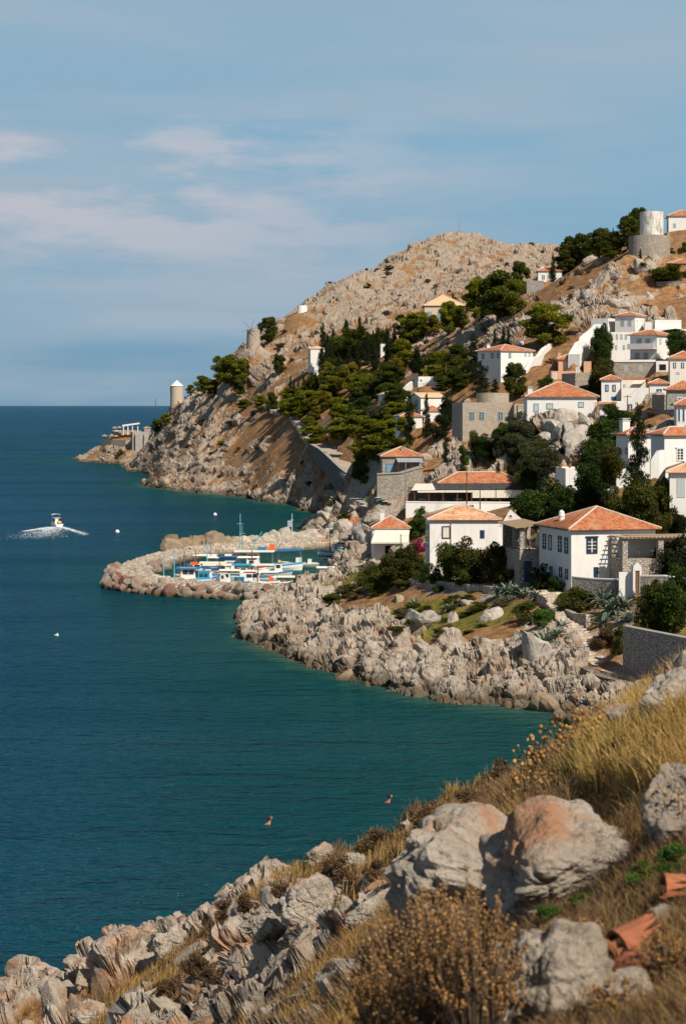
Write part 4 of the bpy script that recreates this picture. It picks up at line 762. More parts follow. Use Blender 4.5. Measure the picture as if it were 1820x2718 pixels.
# garden wall in front with doorway
wall_thing('garden_wall', 'rubble garden wall with white coping in front of the navy-framed house', [(1520, 1532, 1580, 230), (1580, 1538, 1585, 228), (1635, 1540, 1590, 226)], .5, 'coursed_stone', 'white_trim')
wall_thing('garden_wall', 'grey rubble wall right of the arched garden doorway', [(1700, 1530, 1590, 222.5), (1760, 1530, 1590, 221), (1830, 1540, 1600, 219)], .5, 'coursed_stone', 'white_trim')
o = empty('garden_gate', P(1675, 1585, 224), 'gabled white doorway with a brown plank door in the garden wall', 'gate'); c0 = P(1675, 1580, 224)
def GPt(px, py, d=224): return P(px, py, d)
m = MB()
for a, b in ((1679, 1684.5), (1696, 1701.5)): p = [GPt(a, 1580), GPt(b, 1580), GPt(b, 1515), GPt(a, 1515)]; m.hexa([p[0], p[1], p[1] + Vector((0, 1.6, 0)), p[0] + Vector((0, 1.6, 0)), p[3], p[2], p[2] + Vector((0, 1.6, 0)), p[3] + Vector((0, 1.6, 0))])
pp = [GPt(1679, 1514.5), GPt(1701.5, 1514.5), GPt(1701, 1503), GPt(1690, 1492), GPt(1680, 1503)]
m.prism(pp, (0, 1.6, 0)); p = GPt(1640, 1514); m.build('surround', MAT['white_plaster'], o)
m = MB(); p0_ = GPt(1640, 1580, 225.5); m.bx(p0_.x, GPt(1678.5, 1580, 225.5).x, 225, 225.4, GPt(0, 1585, 225).z, GPt(0, 1519, 225).z); m.build('side_wall', MAT['white_plaster'], o)
m = MB(); a = GPt(1684.7, 1580); b = GPt(1695.8, 1516); m.bx(a.x, b.x, 224.12, 224.2, a.z, b.z); dr = m.build('door', MAT['wood'], o)
m = MB(); m.bx(a.x + .05, a.x + .1, 224.05, 224.115, (a.z + b.z) / 2, (a.z + b.z) / 2 + .12); m.build('handle', MAT['black'], dr)

# --- centre house with navy balcony
h = House('house', 'white house with pale old tiles, a balustrade balcony and navy shutters beside the harbour bushes', 1128, 1140, 1322, 1530, 1382, 268, 10, L2=8)
h.win('F', 1183, 1413, 22, 33, style='shut', frame='navy_trim', fill='canvas', deep=.07); h.win('F', 1279, 1418, 12, 22, style='shut', frame='navy_trim', fill='navy_trim')
for px, py in ((1131, 1410), (1135, 1412)): h.win('L', px, py, 4, 34, frame='navy_trim')
h.win('L', 1134, 1442, 7, 16, frame='navy_trim')
h.roof(.36, .4, 'old_roof_tile', eave='navy_trim', tp=.34, amp=.06)
# balcony
zb = h.zpx(1452); zt = h.zpx(1438); u0, _ = h.onface('F', 1168, 1440); u1, _ = h.onface('F', 1197, 1440)
h.box(u0, u1, -.9, -.003, zb - .12, zb, part='balcony')
m = MB()
for k in range(6): u = u0 + .1 + (u1 - u0 - .2) * k / 5; p = h.pt(u, -.8, zb); m.lathe(p, [(.05, 0), (.09, .18), (.04, .4), (.06, .55)], 8)
m.build('balustrade', MAT['navy_trim'], h.o); h.box(u0, u1, -.9, -.72, zb + .56, zb + .66, part='railing')
h2 = House('house', 'low white wing with a sloping tile edge behind the pink bougainvillea', 1318, 1321, 1385, 1530, 1398, 269, 10, L2=7.5); 
m = MB(); za = h2.z1
a, b = h2.pt(0, -.1, za + .1), h2.pt(h2.L1, -.1, za + .1); top = h2.pt(h2.L1 - 1.2, -.1, h2.zpx(1349)); 
m.prism([h2.pt(-2.2, -.1, za), h2.pt(h2.L1, -.1, za), top], (0, 0, 0)) if 0 else None
m.prism([h2.pt(.3, .02, za - .4), h2.pt(h2.L1 - .02, .02, za - .4), h2.pt(h2.L1 - .02, .02, h2.zpx(1378)), h2.pt(h2.L1 - 1.5, .02, h2.zpx(1352)), h2.pt(.6, .02, h2.zpx(1384))], h2.l * .4); m.build('gable_wall', MAT['white_plaster'], h2.o)
m = MB(); m.prism([h2.pt(.0, -.25, h2.zpx(1384)), h2.pt(h2.L1 - 1.6, -.25, h2.zpx(1356)), h2.pt(h2.L1 - 1.6, -.25, h2.zpx(1356) + .12), h2.pt(0, -.25, h2.zpx(1384) + .12)], h2.l * 1.5); m.build('roof', MAT['roof_tile'], h2.o)
h2.win('F', 1283, 1418, 9, 16, style='shut', frame='navy_trim', fill='navy_trim'); h2.win('F', 1352, 1366 + 4, 5, 8, style='hole', frame='white_trim')

# --- stone terrace between the two houses
h = House('terrace_house', 'rubble stone terrace with a dark canopy, folded parasol and blue door', 1326, 1378, 1440, 1545, 1462, 243, 15, 'coursed_stone', L2=9, cat='terrace')
h.win('F', 1400, 1517, 20, 56, frame='navy_trim', style='shut', fill='navy_trim', part='door')
zt = h.z1; zc = h.zpx(1402)
for u, v in ((.3, .3), (h.L1 * .25, 5), (h.L1 - .3, 5.5)): h.box(u - .22, u + .22, v - .22, v + .22, zt + .003, zc - .02, 'coursed_stone', 'pier')
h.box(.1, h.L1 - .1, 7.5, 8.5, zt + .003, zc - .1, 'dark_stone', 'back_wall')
m = MB(); m.prism([h.pt(-.6, -.4, zc), h.pt(h.L1 - .02, -.4, zc + .35), h.pt(h.L1 - .02, 8.7, zc + .5), h.pt(-.6, 8.7, zc + .15)], (0, 0, .1)); m.build('canopy', MAT['reed'], h.o)
m = MB(); m.tube(h.pt(1.2, .2, zt), h.pt(.6, .2, zc), .06); m.build('post', MAT['rust_wood'], h.o)
o = empty('folded_parasol', h.pt(h.L1 * .86, .8, zt), 'folded cream parasol standing on the stone terrace', 'parasol'); m = MB(); m.lathe(h.pt(h.L1 * .86, .8, zt), [(.05, .2), (.3, .5), (.22, 1.4), (.05, 2.5)], 10); m.build('canopy', MAT['canvas'], o); m = MB(); m.tube(h.pt(h.L1 * .86, .8, zt), h.pt(h.L1 * .86, .8, zt + .3), .03); m.build('pole', MAT['wood'], o)
def chair(p, label, mat='canvas', rz=0, s=1, group=None):
    o = empty('chair', p, label, 'chair', group, rz); m = MB(); m.bx(-.25, .25, -.25, .25, .40, .46); m.build('seat', MAT[mat], o, False)
    m = MB(); m.bx(-.25, .25, .22, .27, .47, .95); m.build('backrest', MAT[mat], o, False)
    for x in (-.22, .22):
        for y in (-.22, .22): m = MB(); m.tube((x, y, 0), (x, y, .4), .025, n=5); m.build('leg', MAT['wood'], o, False)
    o.scale = (s, s, s); return o
chair(h.pt(h.L1 * .5, .9, zt + .003), 'cream slatted armchair on the stone terrace under the canopy', rz=.5, s=1.3)
for k, (u, lab) in enumerate(((A_ + 3, 'dark chair left of the table on the reed pergola terrace'), (A_ + 6.6, 'dark chair right of the table on the reed pergola terrace'))): chair(H1.pt(u, -1.6, H1.zpx(1487, 230) + .003), lab, 'wood', rz=1.2 * (1 - 2 * k))
o = empty('table', H1.pt(A_ + 4.8, -1.7, H1.zpx(1487, 230)), 'wooden table with a white cloth on the pergola terrace', 'table'); q = H1.pt(A_ + 4.8, -1.7, H1.zpx(1487, 230)); m = MB(); m.box(q + Vector((0, 0, .74)), H1.f * .7, H1.l * .45, (0, 0, .02)); m.build('tabletop', MAT['canvas'], o)
for a in (-.6, .6):
    for b in (-.38, .38): m = MB(); m.tube(q + H1.f * a + H1.l * b, q + H1.f * a + H1.l * b + Vector((0, 0, .72)), .03); m.build('leg', MAT['wood'], o)

# --- restaurant
h = House('restaurant', 'long waterside restaurant with a bright tile roof, dark sheet verandah and cream blinds', 1150, 1165, 1392, 1335, 1285, 352, 4, 'cream_plaster', L2=7, cat='restaurant')
h.roof(.42, .4, tp=.34, amp=.05, eave='white_trim')
zv = h.zpx(1284); zl = h.zpx(1300, 347)
m = MB(); m.prism([h.pt(-1.2, -4.6, zl), h.pt(h.L1 + .3, -4.6, zl), h.pt(h.L1 + .3, -.5, zv), h.pt(-1.2, -.5, zv)], (0, 0, .08)); m.build('verandah_roof', MAT['dark_sheet'], h.o)
xA, _ = h.onface('F', 1082, 1300)
m = MB(); m.prism([h.pt(xA, -4.8, zl - .1), h.pt(-1.3, -4.8, zl - .05), h.pt(-.8, -.6, zv), h.pt(xA + 1.2, -.6, zv)], (0, 0, .06)); m.build('awning', MAT['canvas'], h.o)
for k in range(9): u = xA + .5 + k * (h.L1 - xA) / 8.3; m = MB(); m.tube(h.pt(u, -4.5, h.z0 - 1), h.pt(u, -4.5, zl - .02), .09); m.build('post', MAT['rust_wood'], h.o)
for a, b in ((1242, 1302), (1304, 1379)):
    ua, ub = h.onface('F', a, 1310)[0], h.onface('F', b, 1310)[0]; m = MB(); m.box(h.pt((ua + ub) / 2, -4.68, (zl - .1 + h.zpx(1322, 347)) / 2), h.f * ((ub - ua) / 2), h.l * .02, (0, 0, (zl - .1 - h.zpx(1322, 347)) / 2)); m.build('blind', MAT['canvas'], h.o)
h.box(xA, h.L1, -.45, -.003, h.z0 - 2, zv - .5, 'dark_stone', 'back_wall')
h.box(xA + 1, h.L1 * .35, -4.75, -4.6, zl - .45, zl - .1, 'canvas', 'valance')
ms = MB(); u0 = xA
wall_thing('terrace_wall', 'white retaining wall under the restaurant verandah', [(1076, 1333, 1372, 344), (1180, 1334, 1372, 344), (1290, 1334, 1372, 345), (1390, 1335, 1365, 346)], 1.2, 'white_plaster', 'white_trim')
for k in range(5):
    lab = ['leftmost', 'second', 'middle', 'fourth', 'rightmost'][k]; u = xA + 2 + k * 2.9; q = h.pt(u, -3, h.z0)
    o = empty('table', q, f'{lab} cloth-covered table under the restaurant verandah, counted from the left', 'table', 'tables on the restaurant verandah'); m = MB(); m.box(q + Vector((0, 0, .75)), h.f * .5, h.l * .45, (0, 0, .03)); m.build('tabletop', MAT['blue_trim' if k % 2 else 'canvas'], o); m = MB(); m.tube(q, q + Vector((0, 0, .72)), .06); m.build('leg', MAT['wood'], o)
    chair(h.pt(u + .95, -3.1, h.z0), f'wooden chair at the {lab} verandah table', 'wood', rz=1.4, group='chairs on the restaurant verandah')

# --- awning house by the harbour
h = House('house', 'small tiled house by the quay with a big cream awning over its front', 984, 988, 1085, 1490, 1404, 336, 4, L2=6.5)
h.roof(.55, .3, tp=.36, amp=.06, eave='white_trim'); h.chim(1014, 1354, 1.3, 2.5, .7)
z1 = h.z1 - .2; z2 = h.zpx(1441, 332)
m = MB(); m.prism([h.pt(-.3, -2.6, z2), h.pt(h.L1 - .3, -2.6, z2), h.pt(h.L1 + .1, -.05, z1), h.pt(.4, -.05, z1)], (0, 0, .04)); m.build('awning', MAT['canvas'], h.o)
m = MB()
for k in range(26): a = -.3 + k * (h.L1 / 26); b = a + h.L1 / 26 - .02; m.box(h.pt((a + b) / 2, -2.63, z2 - .09), h.f * (b - a) / 2, h.l * .015, (0, 0, .11))
m.build('valance', MAT['canvas'], h.o)
for u in (0, h.L1 - .5): m = MB(); m.tube(h.pt(u, -2.5, h.z0 - 1), h.pt(u, -2.5, z2), .05); m.build('post', MAT['metal_grey'], h.o)
h.win('F', 1030, 1460, 22, 28, style='hole', frame='white_trim', part='door')

# --- small stone house with base terrace
h = House('house', 'small stone house with blue shutters above a stone terrace base', 1008, 1014, 1120, 1257, 1213, 385, 3, 'stone_wall', L2=7)
h.roof(.40, .4, tp=.36, amp=.06, eave='grey_trim'); h.win('F', 1036, 1243, 24, 24, style='shut', frame='bright_blue', fill='teal_shutter'); h.chim(1068, 1186, 3.2, 2.0, .5, 'concrete', zb=h.z1 + .5)
m = MB(); m.prism([h.pt(2.6, -2.4, h.zpx(1226)), h.pt(h.L1, -2.4, h.zpx(1226)), h.pt(h.L1, -.05, h.z1 - .2), h.pt(2.4, -.05, h.z1 - .2)], (0, 0, .07)); m.build('awning', MAT['grey_trim'], h.o)
for u in (2.7, 5.0, h.L1 - .2): m = MB(); m.tube(h.pt(u, -2.3, h.z0), h.pt(u, -2.3, h.zpx(1226)), .05); m.build('post', MAT['rust_wood'], h.o)
wall_thing('terrace_wall', 'tall pale stone base wall under the small blue-shuttered stone house', [(1000, 1259, 1320, 379), (1060, 1256, 1315, 379), (1115, 1240, 1275, 380)], 3.0, 'stone_wall', 'concrete')

# --- mansion
h = House('mansion', 'large square stone mansion with a round drum on its flat roof', 1198, 1227, 1360, 1172, 1072, 402, 14, 'pale_stone', L2=14, cat='mansion')
for px in (1251.5, 1277.5, 1327): h.win('F', px, 1104, 13, 21, frame='teal_shutter', fill='pale_shutter', grid=(2, 3), deep=.09)
h.parapet(.25, 'pale_stone'); h.win('F', 1360, 1100, 5, 12, style='shut', frame='grey_shutter')
h.box(h.L1 + .003, h.L1 + 2.0, -1.6, 6, h.z0 - 2, h.z1, 'pale_stone', 'buttress')
c_ = h.pt(h.L1 * .72, 7, h.z1 + .01); m = MB(); rr = 43 / F * 409; m.lathe(c_, [(rr, 0), (rr, h.zpx(1043, 409) - h.z1), (rr - .4, h.zpx(1043, 409) - h.z1), (rr - .4, .6)], 32); m.build('drum', MAT['pale_stone'], h.o)
h = House('stone_annex', 'stone annex with a grey-green door joined to the right of the square mansion', 1371, 1373, 1425, 1118, 1074, 401, 14, 'pale_stone', L2=8); h.win('F', 1380, 1101, 11, 23, style='shut', frame='white_trim', fill='pale_shutter', part='door'); h.win('F', 1394, 1090, 4, 12, style='hole', frame='grey_trim')
h = House('stone_platform', 'low stone platform with steps at the foot of the mansion annex', 1368, 1371, 1431, 1160, 1118, 397, 12, 'stone_wall', L2=5, cat='platform')
for k in range(5): h.box(h.L1 + .01, h.L1 + .5 + k * .5, .5, 2.5, h.z1 - 2.8, h.z1 - .3 - k * .5, 'stone_wall', 'step')

# --- long white house behind the rock
h = House('house', 'long single-storey white house with a wide tile roof behind the grey crag', 1389, 1398, 1583, 1120, 1055, 374, 12, L2=11)
h.roof(.42, .45, tp=.36, amp=.07, eave='grey_trim')
for px, w_, y, hh in ((1422, 14, 1082, 22), (1458, 18, 1078, 16), (1541, 15, 1074, 15)): h.win('F', px, y, w_, hh, style='shut', frame='teal_shutter', fill='pale_shutter', deep=.08)
for px in (1577, 1582): h.win('F', px, 1078, 3, 24, style='shut', frame='white_trim', fill='cream_plaster')
h.chim(1406, 1026, 1.0, 3, .85, zb=h.z1 + .2); h.chim(1447, 1024, 3.6, 6, .55, cap='round', zb=h.z1 + 1.5); h.chim(1493, 1028, 7, 6, .6, cap='round', zb=h.z1 + 1.5)

# --- white house with external stair (left of brown slope)
h = House('house', 'white two-storey house with a bright tile roof and white stair wall on the brown slope', 1267, 1328, 1413, 1012, 932, 455, 32, L2=13)
h.roof(.30, .4, tp=.4, amp=.05, eave='white_trim'); h.chim(1293, 913, -.5, 9, .8, zb=h.z1 + .2)
for px, py in ((1281, 946), (1306, 944), (1322, 944)): h.win('L', px, py, 7, 15, frame='teal_shutter', grid=(2, 2))
h.win('F', 1352, 944, 7, 14, frame='teal_shutter', grid=(2, 2)); h.win('L', 1292.5, 979, 7, 17, frame='teal_shutter'); h.win('F', 1393.5, 942, 5, 9, frame='grey_trim'); h.win('F', 1404, 942, 5, 9, frame='grey_trim'); h.win('F', 1341, 976, 3, 7, style='hole', frame='white_trim')
wall_thing('stair_wall', 'stepped white stair wall climbing right from the white house to the slope', [(1372, 1005, 1016, 451), (1395, 980, 995, 453), (1412, 950, 968, 458), (1426, 945, 960, 461), (1440, 925, 945, 466), (1470, 905, 918, 475)], .9, 'white_plaster')
wall_thing('stair_wall', 'thin white wall rising behind the tile roof of the slope house', [(1370, 918, 930, 478), (1386, 906, 916, 484)], .5, 'white_plaster')

# --- pair of white houses left (cypress in front)
h = House('house', 'white house with a pale tile roof and a wide blank gable among the cypresses', 1088, 1116, 1178, 1100, 1056, 468, 25, L2=8)
h.roof(.30, .3, 'beige_tile', 'mortar', 'white_trim', kind='gable', tp=.4, amp=.04); h.win('L', 1105, 1069, 8, 16, style='shut', frame='teal_shutter')
h = House('house', 'long low bluish white wing with pale tiles left of the cypress pair', 1004, 1010, 1090, 1075, 1050, 476, 6, L2=7); h.roof(.35, .3, 'beige_tile', 'mortar', 'white_trim', tp=.4, amp=.04); h.win('F', 1030, 1063, 8, 12, style='shut', frame='teal_shutter'); h.win('F', 1070, 1063, 8, 12, style='shut', frame='teal_shutter')
h = House('house', 'small bluish house with an orange roof half hidden behind cypresses', 1049, 1062, 1120, 1135, 1107, 452, 16, L2=7); h.roof(.35, .3, tp=.4, amp=.04, eave='white_trim'); h.win('L', 1056, 1122, 5, 14, style='shut', frame='teal_shutter'); h.win('F', 1070, 1122, 7, 16, style='shut', frame='teal_shutter')
h = House('house', 'small tiled outbuilding with a white wall right of the twin cypresses', 1120, 1124, 1170, 1118, 1092, 458, 10, L2=6); h.roof(.5, .3, tp=.4, amp=.05, eave='white_trim')
h = House('terrace_house', 'flat white terrace building with arches below the pines', 1098, 1110, 1150, 1040, 1005, 520, 12, 'white_plaster', L2=6); h.parapet(.5); h.win('F', 1117, 1003 + 8, 6, 10, style='hole', frame='white_trim')
h = House('terrace_house', 'long low white retaining building right of the arched terrace', 1103, 1108, 1182, 1040, 1017, 512, 8, 'weathered_white', L2=6); h.parapet(.4)
wall_thing('white_wall', 'sloping white wall left of the arched white terrace', [(1070, 1028, 1045, 500), (1092, 1012, 1035, 506)], .5, 'white_plaster')

# --- pink house
h = House('house', 'pink-walled house with an orange roof on the brown slope', 1476, 1481, 1548, 990, 955, 448, 10, 'pink_plaster', L2=7); h.roof(.42, .35, tp=.4, amp=.05, eave='white_trim'); h.chim(1483, 932, .4, 4, .6, 'pink_plaster', zb=h.z1 + .3)
for px in (1500, 1511): h.win('F', px, 972, 7, 17, style='shut', frame='white_trim', fill='pale_shutter')
h = House('house', 'flat pink annex right of the pink house', 1546, 1548, 1568, 990, 963, 444, 10, 'pink_plaster', L2=6); h.parapet(.3, 'pink_plaster'); 
h = House('house', 'lower pink annex with one grey shutter in front of the pink house', 1455, 1462, 1540, 1008, 985, 442, 10, 'pink_plaster', L2=5); h.win('F', 1471, 998, 10, 15, style='shut', frame='white_trim', fill='pale_shutter'); h.win('F', 1538 - 6, 976 + 6, 10, 14, style='shut', frame='white_trim', fill='pale_shutter')
wall_thing('retaining_wall', 'rubble retaining wall under the pink house', [(1495, 992, 1030, 436), (1525, 990, 1032, 433), (1580, 988, 1020, 436)], 1.0, 'stone_wall')

# --- big white complex
h = House('house', 'tall white tower house with three small round vents and an orange pyramid roof', 1631, 1684, 1709, 925, 839, 455, 58, L2=12)
h.roof(.28, .4, tp=.4, amp=.04, eave='white_trim')
for px in (1651, 1670): h.win('L', px, 857, 9, 17, style='shut', frame='grey_shutter')
for px in (1644, 1651, 1658): h.win('L', px, 844, 3, 3, style='hole', frame='white_trim')
for px, y in ((1690, 851), (1702, 851)): h.win('F', px, y, 3, 7, style='shut', frame='white_trim')
for px in (1623 + 14, 1648, 1660): h.win('L', px, 893, 5, 14, frame='grey_trim')
h = House('house', 'flat-roofed white block with a tall recess left of the pyramid-roofed tower', 1568, 1612, 1636, 922, 849, 458, 56, L2=11); h.parapet(.35); h.win('L', 1576, 873, 7, 20, style='hole', frame='white_trim'); h.win('L', 1604, 857, 3, 4, style='hole', frame='white_trim'); h.win('F', 1623, 858, 3, 3, style='hole', frame='white_trim'); h.win('F', 1616, 864, 3, 3, style='hole', frame='white_trim')
h = House('house', 'lower white front block with a row of four windows below the tower house', 1612, 1620, 1680, 960, 884, 446, 10, L2=5); h.parapet(.2)
for px in (1623, 1636, 1648, 1660): h.win('F', px, 894, 6, 14, style='pane', frame='grey_trim')
for px in (1634, 1655): h.win('F', px, 922, 6, 12, style='pane', frame='grey_trim')
h = House('house', 'small flat white annex right of the tower house', 1707, 1710, 1728, 925, 857, 452, 12, L2=6); h.parapet(.2); h.win('F', 1715 - 8, 869, 3, 4, style='hole', frame='white_trim')
wall_thing('stair_wall', 'broad stepped white stairway wall descending left from the white block', [(1522, 940, 960, 446), (1540, 908, 940, 449), (1550, 905, 930, 450), (1552, 896, 925, 451), (1562, 886, 915, 453), (1570, 880, 910, 455), (1590, 860, 905, 457)], 2.6, 'white_plaster')
h = House('house', 'low white flat-roofed row on the hill at the far right above the vines', 1732, 1737, 1807, 880, 853, 455, 8, L2=6); h.parapet(.3); h.box(-2, h.L1 + 6, -3, -.01, h.z0 - 2, h.z0 + .4, part='terrace')
# --- white house with grey shutters above stone base
h = House('house', 'white three-bay house with a balcony and grey shutters on a rubble stone base', 1671, 1742, 1774, 952, 890, 420, 50, L2=13)
h.roof(.33, .5, tp=.4, amp=.05, eave='white_trim')
for px in (1695, 1718): h.win('L', px, 907, 12, 16, style='shut', frame='grey_shutter', deep=.08)
for px in (1690, 1713): h.win('L', px, 944, 12, 16, style='shut', frame='grey_shutter', deep=.08)
for px, w_, hh in ((1751, 6, 17), (1766, 4, 12)): h.win('F', px, 906, w_, hh, style='shut', frame='pale_shutter', fill='pale_shutter')
zb = h.zpx(924); m = MB(); m.prism([h.pt(-1.6, -.2, zb - .2), h.pt(-.003, -.2, zb - .2), h.pt(-.003, h.L2 - .3, zb - .2), h.pt(-1.6, h.L2 - .3, zb - .2)], (0, 0, .12)); m.build('balcony', MAT['white_plaster'], h.o)
h.box(-1.6, -1.5, -.2, h.L2 - .3, zb - .08, zb + .9, part='railing')
h = House('stone_building', 'rubble stone base storey with two grey shutters and a white parapet band', 1622, 1627, 1737, 1005, 961, 405, 6, 'stone_wall', L2=10, cat='building')
for px in (1659, 1699): h.win('F', px, 978, 11, 17, style='shut', frame='grey_shutter', fill='grey_shutter')
h.box(-.15, h.L1 + .1, -.15, h.L2, h.z1 + .003, h.zpx(955), 'white_plaster', 'parapet')
h = House('garden_porch', 'vine-covered white porch between the stone base and the right tiled house', 1736, 1740, 1778, 985, 958, 402, 6, L2=6, cat='porch'); h.win('F', 1757, 975, 22, 20, style='hole', frame='white_trim', part='opening')
h = House('house', 'white tiled house with two blue windows at the right edge beyond the porch', 1772, 1777, 1850, 1035, 953, 388, 8, 'warm_plaster', L2=9); h.roof(.45, .4, tp=.4, amp=.06, eave='white_trim')
for px in (1789, 1810): h.win('F', px, 970, 8, 15, style='pane', frame='blue_trim')
# --- white house with bright roof and blue windows (middle right)
h = House('house', 'white house with two blue-framed windows under a bright orange hip roof', 1594, 1593 + 2, 1645, 1065, 1010, 392, 3, 'white_plaster', L2=8)
h.L2 = 8
h.roof(.42, .35, tp=.4, amp=.06, eave='grey_trim')
for px in (1609.5, 1628.5): h.win('F', px, 1030, 9, 18, style='pane', frame='blue_trim', deep=.08)
h.win('F', 1627.5, 1059 - 2, 13, 9, style='shut', frame='blue_trim', fill='bright_blue')
h = House('house', 'white block with an orange roof and awning terrace right of the blue-windowed house', 1645, 1647, 1712, 1065, 1009, 396, 5, L2=7, wall='warm_plaster'); h.win('F', 1655, 1027, 5, 14, style='shut', frame='grey_trim', fill='cream_plaster')
h.box(0, 5, .01, 6, h.z1 + .003, h.z1 + .4, 'roof_tile', 'roof'); m = MB(); a, _ = h.onface('F', 1672, 1020); b, _ = h.onface('F', 1712, 1020)
m.prism([h.pt(a, -2.0, h.zpx(1020)), h.pt(b - .8, -2.0, h.zpx(1019)), h.pt(b, -.01, h.z1 - .1), h.pt(a + .8, -.01, h.z1 - .1)], (0, 0, .05)); m.build('awning', MAT['canvas'], h.o)
h = House('terrace_house', 'long low white terrace block with a plain parapet below the awning', 1645, 1648, 1735, 1090, 1034, 385, 5, L2=8); h.parapet(.3)
for px in (1671, 1702): h.win('F', px, 1082, 12, 18, style='pane', frame='blue_trim', deep=.08)
h = House('house', 'small white house with a blue door below the blue-windowed house', 1588, 1590, 1652, 1105, 1068, 372, 5, L2=6); h.win('F', 1624, 1092, 11, 22, style='shut', frame='blue_trim', fill='bright_blue', part='door', deep=.08); h.win('F', 1601, 1091, 6, 18, style='shut', frame='blue_trim', fill='bright_blue')
h.box(-.5, 3.0, -.8, -.01, h.z1 - .3, h.z1 + .1, 'old_roof_tile', 'porch_roof'); h.parapet(.2)
h = House('house', 'plain white cube annex with flower pots right of the blue door', 1631, 1633, 1662, 1105, 1072, 368, 5, L2=5); h.parapet(.2)
h = House('house', 'low white house with an orange roof and a violet window shutter', 1720, 1723, 1770, 1050, 1020, 372, 6, L2=7); h.roof(.4, .35, tp=.4, amp=.06, eave='grey_trim'); h.win('F', 1748, 1040, 14, 15, style='pane', frame='blue_trim', deep=.08)
h = House('house', 'grey stone house with a mottled orange roof at the right edge', 1766, 1769, 1850, 1090, 1036, 340, 8, 'grey_stone', L2=9); h.roof(.50, .45, tp=.36, amp=.07, eave='grey_trim'); h.win('F', 1805, 1061, 18, 15, style='pane', frame='white_trim', deep=.08); h.chim(1797, 988, 1.5, 4, .7, zb=h.z1 + .3)
h = House('house', 'blue-shuttered porch house with a small tile roof at the right edge', 1787, 1794, 1850, 1125, 1077, 318, 8, L2=6); h.roof(.5, .5, tp=.34, amp=.07, eave='blue_trim')
for px in (1800, 1812): h.win('F', px, 1102, 7, 36, style='shut', frame='white_trim', fill='blue_trim')
wall_thing('retaining_wall', 'long grey stone retaining wall above the old tiled roofs', [(1698, 1090, 1115, 345), (1750, 1088, 1115, 341), (1800, 1086, 1120, 337)], .8, 'grey_stone')
wall_thing('retaining_wall', 'dark triangular stone wall between the white terrace and grey stone house', [(1735, 1048, 1088, 358), (1768, 1048, 1088, 352)], .8, 'stone_wall')
# arched white gateway near the crag
h = House('gatehouse', 'small arched white gateway with a grey door beside the crag', 1586, 1588, 1615, 1140, 1108, 348, 6, L2=4, cat='gate'); h.win('F', 1603, 1122, 12, 24, style='shut', frame='white_trim', fill='pale_shutter', part='door')
m = MB(); m.lathe(h.pt(h.L1 / 2, 2, h.z1), [(h.L1 * .5, 0), (h.L1 * .42, .5), (h.L1 * .2, .85), (.02, .95)], 16); m.build('vault', MAT['white_plaster'], h.o)
# --- big white house right
h = House('house', 'big white house with mottled old tiles, tall chimney and small paned window', 1726, 1762, 1860, 1262, 1157, 262, 22)
h.roof(.42, .45, 'roof_tile', tp=.32, amp=.075, eave='grey_trim'); h.win('F', 1803, 1206, 20, 34, style='pane', frame='white_trim', grid=(2, 4), deep=.1, lintel=True)
h = House('house', 'left wing of the big tiled house, shaded wall with a tall white chimney', 1634, 1666, 1735, 1290, 1157, 272, 18)
h.roof(.42, .45, 'roof_tile', tp=.32, amp=.075, eave='grey_trim'); h.chim(1656.5, 1110, 2, 2, 1.0, zb=h.z1 + .1)
for px in (1644, 1661): h.win('L', px, 1197, 7, 18, style='pane', frame='grey_trim')
wall_thing('stair_wall', 'curved white stair parapet with a thin handrail in front of the big tiled house', [(1724, 1222, 1262, 256), (1735, 1205, 1258, 256), (1745, 1196, 1256, 256), (1760, 1194, 1252, 256.5)], .6, 'white_plaster')
wall_thing('stair_wall', 'white sloping wall below the tall cypress', [(1634, 1244, 1300, 262), (1660, 1244, 1290, 262), (1668, 1255, 1290, 262)], .5, 'white_plaster')
wall_thing('garden_wall', 'short rubble wall with a sloping white coping in the trees', [(1616, 1303, 1330, 262), (1650, 1288, 1320, 264)], .6, 'stone_wall', 'white_trim')
h = House('house', 'plain white cube building with terracotta pots on its roof', 1473, 1500, 1560, 1330, 1248, 312, 18, L2=9); h.parapet(.25)
for px, lab in ((1486, 'small'), (1511, 'wide')):
    q = P(px, 1246, 315); q.z = h.z1 + .25; o = ptag(MB().lathe(q, [(.18, 0), (.26, .4), (.28, .5)], 12).build('flower_pot', MAT['terracotta']), f'{lab} terracotta pot on the white cube roof', 'pot', 'pots on the cube roof')
h.box(h.L1 * .55, h.L1 * .9, .4, 2, h.z1 + .26, h.z1 + .7, part='roof_hatch')
h = House('house', 'shaded bluish white house with pale shutters at the right edge', 1772, 1776, 1860, 1430, 1256, 248, 6, L2=9); h.roof(.38, .5, 'old_roof_tile', tp=.32, amp=.06, eave='grey_trim'); h.win('F', 1806, 1295, 22, 50, style='shut', frame='pale_shutter', fill='pale_shutter')
